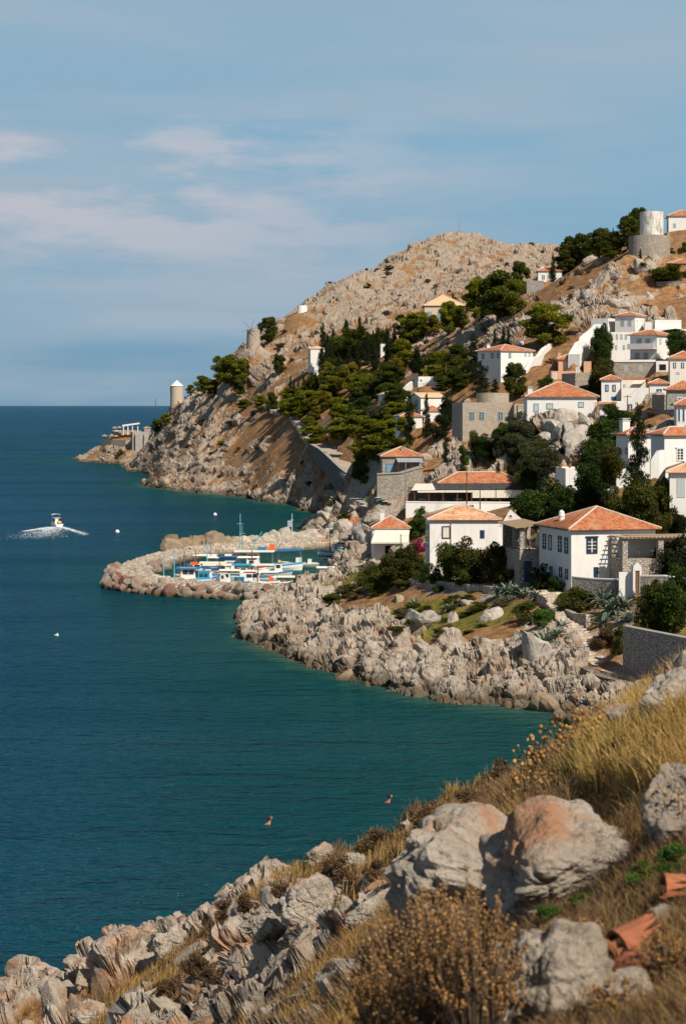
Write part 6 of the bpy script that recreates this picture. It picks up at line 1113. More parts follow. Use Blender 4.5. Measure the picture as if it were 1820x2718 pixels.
for a in (
 ('pine', 711, 846, 912, 54, 'pine leaning over the stone windmill with bare sail poles', PD), ('pine', 584, 950, 1020, 44, 'leftmost pine of the clump on the skyline between the two left windmills'), ('pine', 612, 946, 1022, 62, 'large rounded pine in the middle of the skyline clump'), ('pine', 640, 955, 1015, 46, 'right pine of the skyline clump above the cape road'),
 ('pine', 540, 1000, 1044, 46, 'low broad pine just right of the cone-roofed windmill'), ('pine', 507, 1022, 1046, 26, 'small pine closest to the cone-roofed windmill'), ('pine', 636, 998, 1052, 36, 'dark pine below the skyline clump', PD), ('pine', 567, 1010, 1050, 40, 'spreading pine at the left foot of the skyline clump'),
 ('pine', 741, 944, 993, 34, 'lone dark pine on the bare rock slope', PD), ('pine', 427, 1075, 1105, 32, 'small pine below the cone-roofed windmill', PD), ('pine', 402, 1080, 1108, 26, 'tiny pine at the left below the windmill'), ('pine', 384, 1108, 1138, 36, 'pine beside the white cape pergola', PD), ('pine', 418, 1115, 1150, 34, 'dark pine above the concrete bathing platform', PD), ('pine', 440, 1098, 1130, 24, 'pine clinging to the rocks right of the cape path'),
 ('cypress', 771, 998, 1068, 11, 'leftmost cypress above the shore road'), ('cypress', 780, 1005, 1070, 10, 'second cypress in the row above the shore road'), ('cypress', 792, 1010, 1068, 11, 'third slim cypress above the shore road'), ('cypress', 806, 998, 1066, 14, 'tallest cypress of the row above the shore road'), ('tree', 826, 990, 1070, 40, 'dark rounded tree right of the cypress row', PD), ('cypress', 838, 985, 1060, 16, 'broad cypress beside the chapel terrace'),
 ('pine', 768, 1060, 1105, 60, 'flat green pine left of the shore road bend'), ('pine', 795, 1058, 1112, 62, 'leaning umbrella pine on the bare dirt beside the shore road'), ('pine', 838, 1055, 1118, 50, 'yellow-green pine over the shore road', PY), ('pine', 820, 1108, 1150, 44, 'small pine between the road and the brown slope'), ('pine', 832, 1132, 1180, 70, 'low wide pine overhanging the top of the road wall'), ('pine', 862, 1040, 1090, 44, 'pine on the slope above the road', PY), ('pine', 650, 1060, 1085, 44, 'bright low pine on the cape road, left one'), ('pine', 690, 1050, 1090, 40, 'bright low pine on the cape road, right one'), ('pine', 722, 1045, 1098, 34, 'dark conifer by the pale roadside wall', PD),
 ('tree', 905, 872, 955, 90, 'large dark rounded tree at the left of the cypress grove', PD), ('tree', 955, 868, 950, 80, 'broad dark tree crowning the cypress grove', PD), ('cypress', 868, 890, 988, 22, 'dark cypress beside the chapel'), ('cypress', 852, 925, 985, 18, 'stout cypress touching the chapel gable'), ('cypress', 954, 843, 945, 15, 'tallest cypress, rising above the hill grove'), ('cypress', 899, 940, 1012, 14, 'slender cypress before the white glimpsed block'), ('cypress', 926, 930, 1000, 20, 'thick cypress left of the white block'), ('cypress', 948, 905, 970, 14, 'cypress under the tall grove top'),
 ('cypress', 975, 885, 970, 18, 'dark cypress left of the narrow white building'), ('cypress', 990, 880, 968, 16, 'second dark cypress left of the narrow white building'), ('cypress', 1000, 890, 975, 14, 'cypress touching the narrow white building'), ('cypress', 1030, 875, 955, 18, 'cypress right of the narrow white building'), ('cypress', 1046, 868, 935, 14, 'cypress next to the tiny white gable'), ('cypress', 1085, 855, 915, 20, 'short cypress at the right of the grove'), ('cypress', 1010, 965, 1025, 20, 'dark cypress below the narrow white building'), ('tree', 1005, 870, 930, 60, 'dark tree behind the grove cypresses', PD),
 ('pine', 1104, 833, 905, 84, 'big golden-green pine right of the cypress grove'), ('pine', 1070, 840, 905, 50, 'pine at the grove edge below the rocky peak', PD), ('pine', 1150, 838, 890, 44, 'pine before the beige stone house', PY), ('pine', 1190, 805, 890, 56, 'tall pine in front of the beige stone house'), ('pine', 1222, 815, 875, 44, 'pine at the right corner of the beige house'), ('cypress', 1201, 780, 830, 11, 'thin cypress against the beige pyramid roof'),
 ('pine', 1270, 745, 855, 80, 'left of the three large pines on the ridge'), ('pine', 1320, 728, 850, 100, 'largest ridge pine, broad and dark', PD), ('pine', 1360, 745, 835, 70, 'right of the large ridge pines'), ('pine', 1380, 698, 775, 50, 'tall open pine left of the grey outbuilding', PD),
 ('pine', 925, 968, 1040, 56, 'pine below the white glimpsed block', PY), ('pine', 868, 965, 1040, 44, 'pine below the chapel', PY), ('pine', 880, 1000, 1060, 50, 'yellowish pine on the slope below the chapel', PY), ('pine', 962, 995, 1062, 66, 'round pine in the middle slope', None), ('pine', 1000, 1005, 1065, 60, 'wide dark pine right of the middle slope pine', PD), ('pine', 1065, 905, 985, 66, 'bright pine right of the grove on the brown slope'), ('pine', 1048, 950, 1005, 50, 'yellow pine just below the bright slope pine', PY), ('tree', 1110, 918, 1005, 48, 'dark conical tree left of the arched white terrace', 'cypress_leaf'), ('pine', 1165, 935, 1000, 86, 'broad pine above the arched white terrace'), ('pine', 1200, 945, 1020, 60, 'pine above the mansion', PD), ('cypress', 1204, 935, 1018, 13, 'thin cypress in front of the broad pine'), ('pine', 1150, 970, 1018, 60, 'low pine spilling over the white terrace'), ('pine', 1215, 985, 1040, 60, 'dark pine right of the thin cypress', PD),
 ('cypress', 1257, 890, 1010, 44, 'large shaggy dark conifer left of the white stair-wall house'), ('cypress', 1275, 960, 1048, 44, 'dark conifer at the corner of the white stair-wall house'), ('cypress', 1313, 1005, 1045, 22, 'small dark cone tree before the stair-wall house'), ('pine', 1366, 968, 1062, 60, 'layered dark conifer right of the stair-wall house', PD),
 ('pine', 1448, 812, 925, 124, 'very broad pine on the brown slope above the stair-wall house', None), ('cypress', 1312, 872, 918, 11, 'left of three small cypresses by the broad slope pine'), ('cypress', 1336, 866, 920, 13, 'middle of three small cypresses by the broad slope pine'), ('cypress', 1349, 872, 920, 12, 'right of three small cypresses by the broad slope pine'), ('shrub', 1330, 892, 925, 50, 'bush at the foot of the three small cypresses', 'olive_leaf'),
 ('pine', 1510, 632, 702, 66, 'left pine of the ridge row below the round tower', PD), ('pine', 1545, 625, 695, 60, 'second pine of the ridge row', PD), ('pine', 1590, 610, 685, 66, 'third pine of the ridge row', PD), ('pine', 1625, 618, 680, 54, 'right pine of the ridge row', PD), ('pine', 1500, 668, 728, 60, 'lowest pine at the left end of the ridge row', PD), ('pine', 1665, 578, 660, 66, 'dark pine at the left of the round tower', PD), ('pine', 1694, 556, 640, 54, 'tall dark pine touching the round tower', PD), ('pine', 1620, 650, 685, 50, 'brighter low pine under the ridge row'), ('cypress', 1467, 678, 748, 16, 'lone cypress before the ridge house'), ('cypress', 1561, 620, 668, 9, 'thin cypress tip in the ridge row'), ('cypress', 1626, 606, 662, 10, 'left thin cypress by the orange roof on the ridge'), ('cypress', 1638, 612, 665, 9, 'right thin cypress by the orange roof on the ridge'), ('cypress', 1765, 565, 615, 11, 'cypress between the round tower and skyline house'), ('tree', 1800, 545, 580, 44, 'green tree behind the skyline house'), ('cypress', 1698, 660, 700, 9, 'tiny cypress below the round terrace'), ('shrub', 1705, 690, 710, 26, 'bush beside the tiny cypress below the terrace'), ('tree', 1770, 698, 752, 92, 'wide dark shrub-like tree on the right terrace wall', PD), ('shrub', 1815, 640, 670, 30, 'bright bush at the right edge below the skyline house'),
 ('tree', 1597, 862, 975, 62, 'tall leafy tree before the big white stairway', None), ('tree', 1600, 950, 1042, 70, 'autumn-tinged tree below the big white stairway', 'autumn_leaf'), ('tree', 1578, 985, 1045, 44, 'lower leafy tree beside the rubble wall', None), ('tree', 1795, 878, 955, 80, 'dense green tree at the right edge beside the three-bay house', None), ('cypress', 1758, 912, 950, 18, 'pointed bush at the wall of the three-bay house', 'broad_leaf'), ('shrub', 1790, 870, 886, 70, 'vine mat over the pergola at the right edge', None), ('shrub', 1655, 918, 940, 20, 'small vine bush on the white terrace', None), ('shrub', 1757, 955, 972, 40, 'vine over the white porch', None),
 ('shrub', 1452, 998, 1040, 70, 'green shrub below the pink house', 'broad_leaf'), ('shrub', 1548, 1015, 1042, 60, 'grey-green olive bush under the rubble wall', 'olive_leaf'), ('shrub', 1590, 1028, 1052, 24, 'small olive bush left of the blue-windowed house', 'olive_leaf'),
 ('cypress', 1086, 1042, 1182, 26, 'tall dark cypress before the pale-roofed gable house', None, 442), ('cypress', 1131, 1048, 1162, 20, 'second tall cypress right of the gable house', None, 438), ('tree', 1186, 1045, 1135, 44, 'dark leafy tree left of the mansion corner', 'cypress_leaf'), ('shrub', 1170, 1095, 1165, 60, 'very dark bush at the mansion foot', 'cypress_leaf'), ('tree', 1060, 1028, 1078, 50, 'pine-like tree before the long low wing', None),
 ('tree', 960, 1050, 1112, 70, 'dark green tree left of the long low wing', None), ('tree', 1010, 1062, 1118, 80, 'grey-green olive tree below the long low wing', 'olive_leaf'), ('tree', 1050, 1070, 1112, 44, 'dark tree under the low wing', None),
 ('pine', 910, 1112, 1172, 86, 'left pine of the low belt above the road wall'), ('pine', 950, 1105, 1165, 80, 'second pine of the low belt above the road wall'), ('pine', 990, 1112, 1170, 86, 'third pine of the low belt above the road wall'), ('pine', 1035, 1115, 1180, 76, 'right pine of the low belt above the road wall'), ('pine', 960, 1165, 1232, 70, 'golden pine nearest the end of the road wall', PY), ('pine', 1005, 1158, 1228, 90, 'large bright pine above the small stone house'), ('pine', 1050, 1165, 1215, 70, 'pine directly behind the small stone house roof'), ('tree', 957, 1215, 1280, 50, 'dark tree left of the small stone house', 'bush_leaf'), ('shrub', 970, 1255, 1282, 30, 'small bright bush by the dirt yard', 'pine_leaf'),
 ('tree', 1265, 1142, 1215, 56, 'left olive-dark tree in front of the mansion', 'bush_leaf'), ('tree', 1295, 1150, 1225, 70, 'middle dark tree in front of the mansion', 'broad_leaf'), ('tree', 1335, 1122, 1195, 66, 'right dark tree in front of the mansion', 'broad_leaf'), ('shrub', 1320, 1175, 1212, 34, 'olive bush below the mansion trees', 'olive_leaf'), ('shrub', 1225, 1178, 1202, 30, 'bright fig bush at the mansion corner', 'weed_leaf'), ('shrub', 1237, 1202, 1232, 24, 'prickly green bush on the terrace below the mansion', 'weed_leaf'),
 ('tree', 1375, 1160, 1225, 76, 'olive tree left of the crag', 'olive_leaf'), ('tree', 1420, 1165, 1235, 80, 'olive-brown tree in front of the crag', 'bush_leaf'), ('tree', 1430, 1195, 1290, 90, 'dark tree with red blooms left of the white cube', 'broad_leaf'), ('tree', 1400, 1230, 1310, 70, 'dark tree right of the restaurant roof', 'broad_leaf'), ('tree', 1440, 1270, 1405, 150, 'huge dark green tree behind the navy-framed house', None), ('tree', 1510, 1290, 1400, 90, 'dark green tree right of the huge one behind the house', None), ('tree', 1400, 1300, 1385, 80, 'dark tree at the right end of the cream blinds', None),
 ('tree', 1600, 1135, 1250, 100, 'upper big dark tree between the crag and the tall cypress', 'broad_leaf', 285), ('tree', 1575, 1180, 1330, 100, 'big dark tree in front of the left wing', 'broad_leaf', 266), ('tree', 1620, 1180, 1290, 76, 'autumn-tinged tree beside the tall cypress', 'autumn_leaf', 258), ('tree', 1560, 1250, 1400, 90, 'lower dark tree behind the main tile roof', 'cypress_leaf'), ('cypress', 1692, 1078, 1290, 50, 'very tall dark cypress before the big tiled house', None, 252),
 ('tree', 1700, 1255, 1400, 130, 'large yellow-green leafy tree right of the tall cypress', 'bush_leaf', 251), ('tree', 1640, 1290, 1400, 90, 'leafy tree just behind the main roof ridge', 'bush_leaf'), ('tree', 1760, 1270, 1400, 80, 'leafy tree near the shaded right-edge house', 'bush_leaf'), ('tree', 1795, 1345, 1440, 60, 'dark round clipped tree at the right edge', 'cypress_leaf'), ('tree', 1745, 1330, 1450, 76, 'tree behind the reed pergola', 'autumn_leaf'),
 ('tree', 1108, 1368, 1430, 60, 'green tree between the awning house and the balcony house', None), ('shrub', 1118, 1335, 1375, 44, 'feathery bush before the white restaurant wall', 'weed_leaf'), ('bare', 1325, 1270, 1335, 60, 'leafless grey tree in front of the cream blinds', None), ('shrub', 1305, 1330, 1352, 60, 'bush below the cream blinds', 'bush_leaf'), ('shrub', 1230, 1325, 1355, 50, 'dry reddish bush in front of the verandah', 'dry_leaf'), ('shrub', 1278, 1372, 1415, 72, 'magenta bougainvillea over the wing of the balcony house', 'pink_flower'), ('shrub', 1262, 1362, 1382, 40, 'green leaves above the bougainvillea', 'bush_leaf'),
 ('shrub', 1110, 1420, 1468, 56, 'magenta-flecked bush beside the rusty double pole', 'pink_flower'), ('shrub', 1552, 1468, 1532, 62, 'red bougainvillea against the navy-framed house', 'red_flower'), ('shrub', 1806, 1290, 1340, 40, 'crimson bougainvillea at the shaded right-edge house', 'red_flower'),
 ('shrub', 985, 1478, 1545, 84, 'dark bush at the harbour end of the headland', 'bush_leaf'), ('shrub', 1030, 1465, 1550, 100, 'tall brownish bush above the headland rocks', 'bush_leaf'), ('tree', 1080, 1445, 1552, 96, 'grey-brown tamarisk-like tree left of the balcony house', 'autumn_leaf'), ('shrub', 1125, 1470, 1545, 56, 'dark bush at the corner of the balcony house', 'broad_leaf'), ('shrub', 1000, 1515, 1570, 90, 'low bush by the small stone ruin', 'bush_leaf'), ('shrub', 1075, 1530, 1562, 66, 'bright low bush beside the path start', 'bush_leaf'),
 ('tree', 1195, 1440, 1552, 96, 'big leafy bush in front of the balcony house, left part', 'bush_leaf'), ('tree', 1250, 1425, 1548, 110, 'big leafy bush in front of the balcony house, middle part', 'autumn_leaf'), ('tree', 1310, 1440, 1550, 96, 'big leafy bush in front of the stone terrace', 'autumn_leaf'), ('shrub', 1160, 1490, 1550, 50, 'dark bush by the rusty path pole', 'broad_leaf'), ('shrub', 1240, 1500, 1556, 90, 'low green bush along the path kerb', 'bush_leaf'), ('shrub', 1345, 1495, 1556, 60, 'low bush left of the blue door', 'bush_leaf'),
 ('shrub', 1435, 1478, 1568, 74, 'very dark bush against the shaded wall of the navy-framed house', 'cypress_leaf'), ('shrub', 1470, 1525, 1575, 66, 'round dark bush at the house corner', 'broad_leaf'), ('shrub', 1430, 1535, 1568, 50, 'yellow-green low bush by the path', 'weed_leaf'), ('shrub', 1608, 1500, 1530, 36, 'small dark bush under the pergola wall', 'broad_leaf'),
 ('shrub', 1530, 1552, 1625, 96, 'rounded green bush right of the path top', 'bush_leaf'), ('shrub', 1500, 1560, 1600, 46, 'small green bush at the start of the steps', 'bush_leaf'), ('shrub', 1610, 1640, 1712, 90, 'rusty brown bush beside the steps', 'dry_leaf'), ('shrub', 1650, 1650, 1735, 60, 'green bush left of the big retaining wall', 'bush_leaf'),
 ('tree', 1735, 1540, 1680, 90, 'feathery green tree above the big retaining wall', 'bush_leaf'), ('tree', 1790, 1500, 1690, 110, 'dark tree at the right edge above the retaining wall', 'broad_leaf'), ('tree', 1800, 1420, 1560, 120, 'dark overhanging tree at the right edge beside the pergola', 'cypress_leaf'), ('tree', 1760, 1440, 1560, 80, 'brownish vine tree at the pergola corner', 'autumn_leaf'), ('shrub', 1710, 1600, 1690, 60, 'bush between the agaves and the retaining wall', 'bush_leaf'),
 ('shrub', 1400, 1590, 1650, 90, 'leafy green bush below the upper path', 'bush_leaf'), ('shrub', 1440, 1600, 1660, 60, 'bright bush at the bend of the steps', 'weed_leaf'), ('shrub', 1164, 1545, 1570, 36, 'tiny round bush on the path edge', 'broad_leaf'), ('shrub', 930, 1545, 1580, 90, 'low green mat on the headland edge, left', 'bush_leaf'), ('shrub', 880, 1565, 1600, 60, 'low green mat nearest the jetty', 'bush_leaf'), ('shrub', 1000, 1560, 1580, 50, 'small green mat beside the brown earth', 'bush_leaf'),
 ('shrub', 590, 1168, 1182, 40, 'low green bush on the cape rocks', 'pine_leaf'), ('shrub', 610, 1110, 1130, 26, 'dark bush high on the cape slope', 'olive_leaf'), ('shrub', 535, 1108, 1130, 40, 'olive bush in the cape gully', 'olive_leaf'), ('shrub', 320, 1190, 1208, 22, 'green bush beneath the bathing platform', 'pine_leaf'), ('shrub', 745, 905, 925, 26, 'small bush under the lone slope pine', 'olive_leaf'), ('shrub', 1032, 700, 715, 26, 'dark bush in the notch of the skyline', 'broad_leaf'), ('shrub', 976, 750, 765, 20, 'small dark bush on the rocky shoulder', 'broad_leaf'), ('shrub', 880, 1320, 1352, 40, 'grass-green bush on the beach slope', 'bush_leaf'), ('shrub', 915, 1350, 1375, 40, 'green bush above the beach boulders', 'bush_leaf'),
):
    T(*a[:6], mat=a[6] if len(a) > 6 else None, D=a[7] if len(a) > 7 else None)
r2_ = np.random.default_rng(77); nb = 0
for (x0, x1, y0, y1, n_, kd, mt, lab) in ((880, 1080, 1110, 1165, 14, 'pine', None, 'pine in the dense low belt above the shore road wall'), (860, 1080, 1000, 1090, 16, 'pine', 'pine_dark', 'dark pine in the mid-slope wood below the cypress grove'), (850, 1070, 935, 1010, 22, 'cypress', None, 'dark cypress in the thick of the hill grove'), (1100, 1230, 960, 1040, 9, 'pine', 'pine_dark', 'dark pine around the arched white terrace'), (760, 880, 1060, 1110, 7, 'pine', None, 'pine along the cape road'), (1560, 1640, 1150, 1330, 6, 'tree', 'broad_leaf', 'dark tree below the crag'), (1180, 1620, 1190, 1330, 7, 'cypress', None, 'slim cypress among the terraced gardens'), (1370, 1480, 1180, 1300, 7, 'tree', 'olive_leaf', 'olive-toned tree on the terraces below the crag')):
    for k in range(n_):
        px, py = r2_.uniform(x0, x1), r2_.uniform(y0, y1); hp = {'pine': 50, 'cypress': 80, 'tree': 60}[kd] * r2_.uniform(.8, 1.15) * (1.35 if y0 > 1140 and kd == 'tree' else 1)
        T(kd, px, py - hp, py, hp * (1.15 if kd != 'cypress' else .22), lab, mt, 'trees: ' + lab)
for k in range(26):
    px, py = r2_.uniform(1040, 1290), r2_.uniform(1585, 1680)
    if py > 1760 - (px - 1040) * .1 or py < 1660 - (px - 900) * .25: continue
    q = hit(px, py)
    if q is not None: plant_at('shrub', q - Vector((0, 0, .15)), r2_.uniform(1.6, 3.4), r2_.uniform(.5, .9), 'low yellow-green cushion plant on the grassy headland bank', 'bush_leaf', 'cushion plants on the headland bank')
# dry scrub scattered over the hills
vi = rng.choice(len(Vd), 40000, replace=False); n1_ = 0; n2_ = 0
used = []
for i in vi:
    x, y, z = Vd[i]; px = CX + x / y * F
    if z < 3 or y < 225 or px > 1840 or px < 440 or pave[i] > .2: continue
    if any((x - a) ** 2 + (y - b) ** 2 < (y * .010) ** 2 for a, b in used[-500:]): continue
    if n1_ < 230 and rk[i if i < len(rk) else 0] < .8 if False else n1_ < 230:
        if rock[i if len(rock) == len(Vd) else 0] if False else True:
            used.append((x, y)); s = rng.uniform(.8, 1.9) * (1 + y / 900)
            plant_at('dry', (x, y, z - .35), s * 1.3, s * .75, 'small dry brown bush ' + ('on the rocky cape flank' if px < 900 and y > 500 else 'among the summit rocks' if y > 650 else 'on the brown slope above the upper houses' if y > 470 else 'between the hillside houses' if y > 300 else 'on the near headland'), None, 'dry bushes over the hillside'); n1_ += 1
# agaves
def agave_mesh(seed):
    r = np.random.default_rng(seed); V = []; Q = []; tone = []
    for k in range(34):
        a = r.uniform(0, 2 * pi); el = r.uniform(.15, 1.25); L_ = r.uniform(.7, 1.1); w_ = .075; d = np.array([cos(a), sin(a), 0]); sd_ = np.array([-sin(a), cos(a), 0]); base = len(V); t_ = r.uniform(0, 1); dr_ = r.uniform(.2, 1.1)
        for j in range(7):
            t = j / 6; p = d * (L_ * t * cos(el)) + np.array([0, 0, L_ * (t * sin(el) - dr_ * t ** 3 * .5)]); ww = w_ * (1 - t ** 2.2) * (.7 + .6 * t) + .002
            V += [p - sd_ * ww + np.array([0, 0, .02]), p + np.array([0, 0, -.012]), p + sd_ * ww + np.array([0, 0, .02])]
        for j in range(6):
            b_ = base + 3 * j; Q += [(b_, b_ + 1, b_ + 4, b_ + 3), (b_ + 1, b_ + 2, b_ + 5, b_ + 4)]; tone += [t_, t_ * .8]
    me = bpy.data.meshes.new('leaves'); me.from_pydata([tuple(v) for v in V], [], Q); at = me.attributes.new('tone', 'FLOAT', 'FACE'); at.data.foreach_set('value', np.array(tone, np.float32)); me.materials.append(MAT['agave_leaf']); return me
AG = [agave_mesh(s) for s in (1, 2, 3)]
for k, (px, py, s, lab) in enumerate(((1325, 1582, 48, 'agave at the left end of the path-side row'), (1345, 1575, 50, 'second agave of the path-side row'), (1370, 1578, 52, 'tall agave in the middle of the path-side row'), (1395, 1585, 44, 'fourth agave of the path-side row'), (1425, 1590, 44, 'right agave of the path-side row'), (1355, 1596, 34, 'small agave below the path-side row'), (1410, 1655, 34, 'agave under the bend of the path'), (1442, 1710, 60, 'drooping agave above the great slab rock'), (1475, 1690, 44, 'agave left of the steps'), (1490, 1665, 34, 'small agave by the steps'),
        (1598, 1600, 64, 'left agave of the big clump above the steps'), (1625, 1625, 76, 'largest agave of the big clump, bending leaves'), (1600, 1660, 60, 'lowest agave of the big clump'), (1655, 1612, 56, 'right agave of the big clump'), (1668, 1650, 54, 'agave next to the retaining wall'), (1585, 1575, 44, 'agave below the garden wall'), (1100, 1608, 34, 'lone agave among white rocks on the headland'), (1195, 1622, 36, 'lone agave on the green headland slope'), (880, 1300, 34, 'agave beside the foot of the road wall'), (1465, 1175, 24, 'small agave below the stone steps'))):
    q = hit(px, py)
    if q is None: continue
    s_m = s / F * q.y * 1.0; o = empty('agave', q + Vector((0, 0, .05)), lab, 'agave'); o.scale = (s_m,) * 3; o.rotation_euler.z = k * 1.3; c_ = bpy.data.objects.new('leaves', AG[k % 3]); COL.objects.link(c_); c_.parent = o
# ---------------------------------------------------------------- breakwater, boulders, boats, people
def strip(name, cs, hw, z, mat, sub=14, prof=(-1.5, 1.0), seed=1, amp=.35):
    C_ = [P(px, HZ, D) for px, D in cs]; C_ = [Vector((v.x, v.y, 0)) for v in C_]
    pts = []; ws = []
    for k in range(len(C_) - 1):
        for j in range(sub): t = j / sub; a, b = C_[k], C_[k + 1]; p0, p3 = C_[max(k - 1, 0)], C_[min(k + 2, len(C_) - 1)]; pts.append(.5 * ((2 * a) + (b - p0) * t + (2 * p0 - 5 * a + 4 * b - p3) * t * t + (3 * a - p0 - 3 * b + p3) * t ** 3)); ws.append(hw[k] + (hw[k + 1] - hw[k]) * t)
    pts.append(C_[-1]); ws.append(hw[-1]); n = len(pts); m_ = 34; V = np.zeros((n, m_, 3))
    for i in range(n):
        d = (pts[min(i + 1, n - 1)] - pts[max(i - 1, 0)]).normalized(); nn = Vector((d.y, -d.x, 0))
        for j in range(m_):
            s = -1 + 2 * j / (m_ - 1); zz = z * min(1, max(0, (1 - abs(s)) / .28) ** .8) if abs(s) < 1 else 0; zz = zz * 1.0 + (-1.6 if abs(s) >= .99 else (-.4 if abs(s) > .93 else 0)); p = pts[i] + nn * ws[i] * s; V[i, j] = (p.x, p.y, zz)
    f = V.reshape(-1, 3); b, g_, c_ = blocks(f / .55, seed); b2, g2_, c2_ = blocks(f / 1.5, seed + 9); f[:, 2] += (b * .30 * .6 + b2 * amp) * np.clip(f[:, 2] + 1, 0, 1)
    o = grid_mesh(name, f, n, m_, mat); return o, pts, ws
m = MT('pebbles', .95, .1); v = m.pos(); vo = m.vor(v, 2.6); sp_ = m.n('ShaderNodeSeparateColor'); m.l(vo.outputs['Color'], sp_.inputs[0])
c_ = m.ramp(sp_.outputs[0], (.0, (.20, .17, .14)), (.4, (.36, .31, .25)), (.7, (.50, .45, .38)), (1., (.28, .17, .11)))
zz = m.n('ShaderNodeSeparateXYZ'); m.l(v, zz.inputs[0]); mr = m.n('ShaderNodeMapRange'); m.l(m.math('SUBTRACT', zz.outputs[2], m.math('MULTIPLY', m.noise(v, .8), .9)), mr.inputs['Value']); mr.inputs['From Min'].default_value = .6; mr.inputs['From Max'].default_value = -.3
m.col(m.mix(m.math('MULTIPLY', mr.outputs[0], .85), c_, (.07, .05, .03))); m.bump(m.vor(v, 2.6, 'DISTANCE_TO_EDGE').outputs['Distance'], .8, .2); MAT['pebbles'] = m.m
jet, jp, jw = strip('breakwater', [(900, 310), (850, 313), (780, 316), (700, 317.5), (600, 320), (500, 324), (440, 328), (390, 333), (360, 340), (350, 350), (365, 363), (405, 377), (450, 390), (505, 401)], [7, 7, 6.5, 6.5, 6.5, 6.5, 6.5, 6, 4.5, 3.6, 3.4, 3.4, 3.4, 3.4], 1.1, MAT['pebbles'])
ptag(jet, kind='structure')
jet2, jp2, jw2 = strip('breakwater', [(480, 401), (540, 408), (600, 412), (680, 417), (760, 422), (840, 432), (880, 440)], [3, 5, 5, 5, 5.5, 6, 6], 1.2, MAT['pebbles'], seed=7); ptag(jet2, kind='structure')
# boulders
def bould_mat(name, cols):
    m = MT(name, .95, .12); v = m.pos(); oi = m.n('ShaderNodeObjectInfo').outputs['Random']; a = m.noise(v, 1.2, 6, .65, .3)
    b = m.ramp(oi, *cols); b = m.mix(m.ramp(a, (.35, .55), (.65, 0)), b, (.16, .13, .10)); b = m.mix(m.ramp(m.noise(v, .9, 5, .6), (.6, 0), (.78, .4)), b, (.45, .40, .33))
    z_ = m.n('ShaderNodeSeparateXYZ'); m.l(v, z_.inputs[0]); mr = m.n('ShaderNodeMapRange'); m.l(z_.outputs[2], mr.inputs['Value']); mr.inputs['From Min'].default_value = .75; mr.inputs['From Max'].default_value = .15
    m.col(m.mix(m.math('MULTIPLY', mr.outputs[0], .8), b, (.06, .042, .025))); m.bump(m.noise(v, 2.5, 8, .7), .8, .25); MAT[name] = m.m
bould_mat('red_boulder', ((0, (.32, .29, .25)), (.3, (.24, .11, .075)), (.55, (.38, .32, .26)), (.8, (.17, .07, .05)), (1, (.34, .24, .18))))
bould_mat('tan_boulder', ((0, (.20, .14, .08)), (.4, (.38, .28, .18)), (.7, (.27, .21, .15)), (1, (.44, .34, .22))))
bould_mat('pale_boulder', ((0, (.42, .39, .35)), (.5, (.54, .49, .42)), (1, (.48, .42, .34))))
def rmesh(seed, mat, sub=3, crack=0., sc=(1, 1, .75), rough=.08, np_=16):
    V_, T_ = rock_mesh(np.random.default_rng(seed), sub, np_, rough, sc, crack); me = bpy.data.meshes.new('boulder'); me.from_pydata(V_.tolist(), [], T_.tolist()); me.materials.append(MAT[mat]); return me
RM = {k: [rmesh(s, k) for s in range(6)] for k in ('red_boulder', 'tan_boulder', 'pale_boulder')}
def boulder(kind, loc, s, label, group=None, k=0, rot=None):
    o = bpy.data.objects.new('boulder', RM[kind][k % 6]); COL.objects.link(o); o.location = loc; o.scale = (s * 1.1, s, s * .95) if isinstance(s, float) else s; o.rotation_euler = rot or (k * .7, k * 1.9, k * 2.7); ptag(o, label, 'boulder', group); return o
r_ = np.random.default_rng(5)
for i in range(4, len(jp) - 30, 1):
    if i > 150: break
    if i % 7 == 3: continue
    d = (jp[min(i + 1, len(jp) - 1)] - jp[i - 1]).normalized(); nn = Vector((d.y, -d.x, 0)); 
    if nn.y > 0: nn = -nn
    if i > 118: nn = Vector((d.y, -d.x, 0)); nn = nn if nn.x < 0 or nn.y < 0 else -nn
    s = float(r_.uniform(.6, 1.4)); row = i % 2; third = ('near the root', 'in the middle', 'towards the tip', 'round the head')[min(3, i // 38)]; p = jp[i] + nn * (jw[i] * (.93 if row else .78)) + Vector((r_.uniform(-.5, .5), r_.uniform(-.5, .5), .25 if row else 1.1)); boulder('red_boulder', p, s, f'reddish or grey boulder in the {"waterline" if row else "upper"} row of the near breakwater, {third}', 'boulders of the near breakwater', i)
for i in range(0, len(jp2) - 2):
    d = (jp2[i + 1] - jp2[i]).normalized(); nn = Vector((-d.y, d.x, 0)); s = float(r_.uniform(1.1, 2.3)) * (1.15 if i < 34 else .9); p = jp2[i] + nn * (jw2[i] * .7) + Vector((r_.uniform(-.6, .6), r_.uniform(-1.2, 1.2), .6 + (i % 2) * .9)); boulder('tan_boulder' if i < 36 else 'pale_boulder', p, s, ('brown-tan boulder at the dark seaward end of the outer breakwater' if i < 36 else 'pale boulder on the landward half of the outer breakwater'), 'boulders of the outer breakwater', i)
for k, (px, py, s) in enumerate(((862, 1368, 2.2), (880, 1352, 1.7), (896, 1345, 1.5), (905, 1408, 2.4), (925, 1400, 1.5), (846, 1432, 1.5), (868, 1418, 1.6), (958, 1405, 1.6), (975, 1410, 1.8), (882, 1398, 1.3), (862, 1398, 1.2), (838, 1442, 1.4), (905, 1385, 1.1), (822, 1440, 1.6), (890, 1425, 1.3), (965, 1425, 1.7), (985, 1425, 1.4), (940, 1365, 1.0), (992, 1380, 1.8))):
    q = hit(px, py, 450); boulder('pale_boulder', q, float(s), 'pale boulder on the small beach slope behind the harbour', 'boulders above the harbour beach', k)
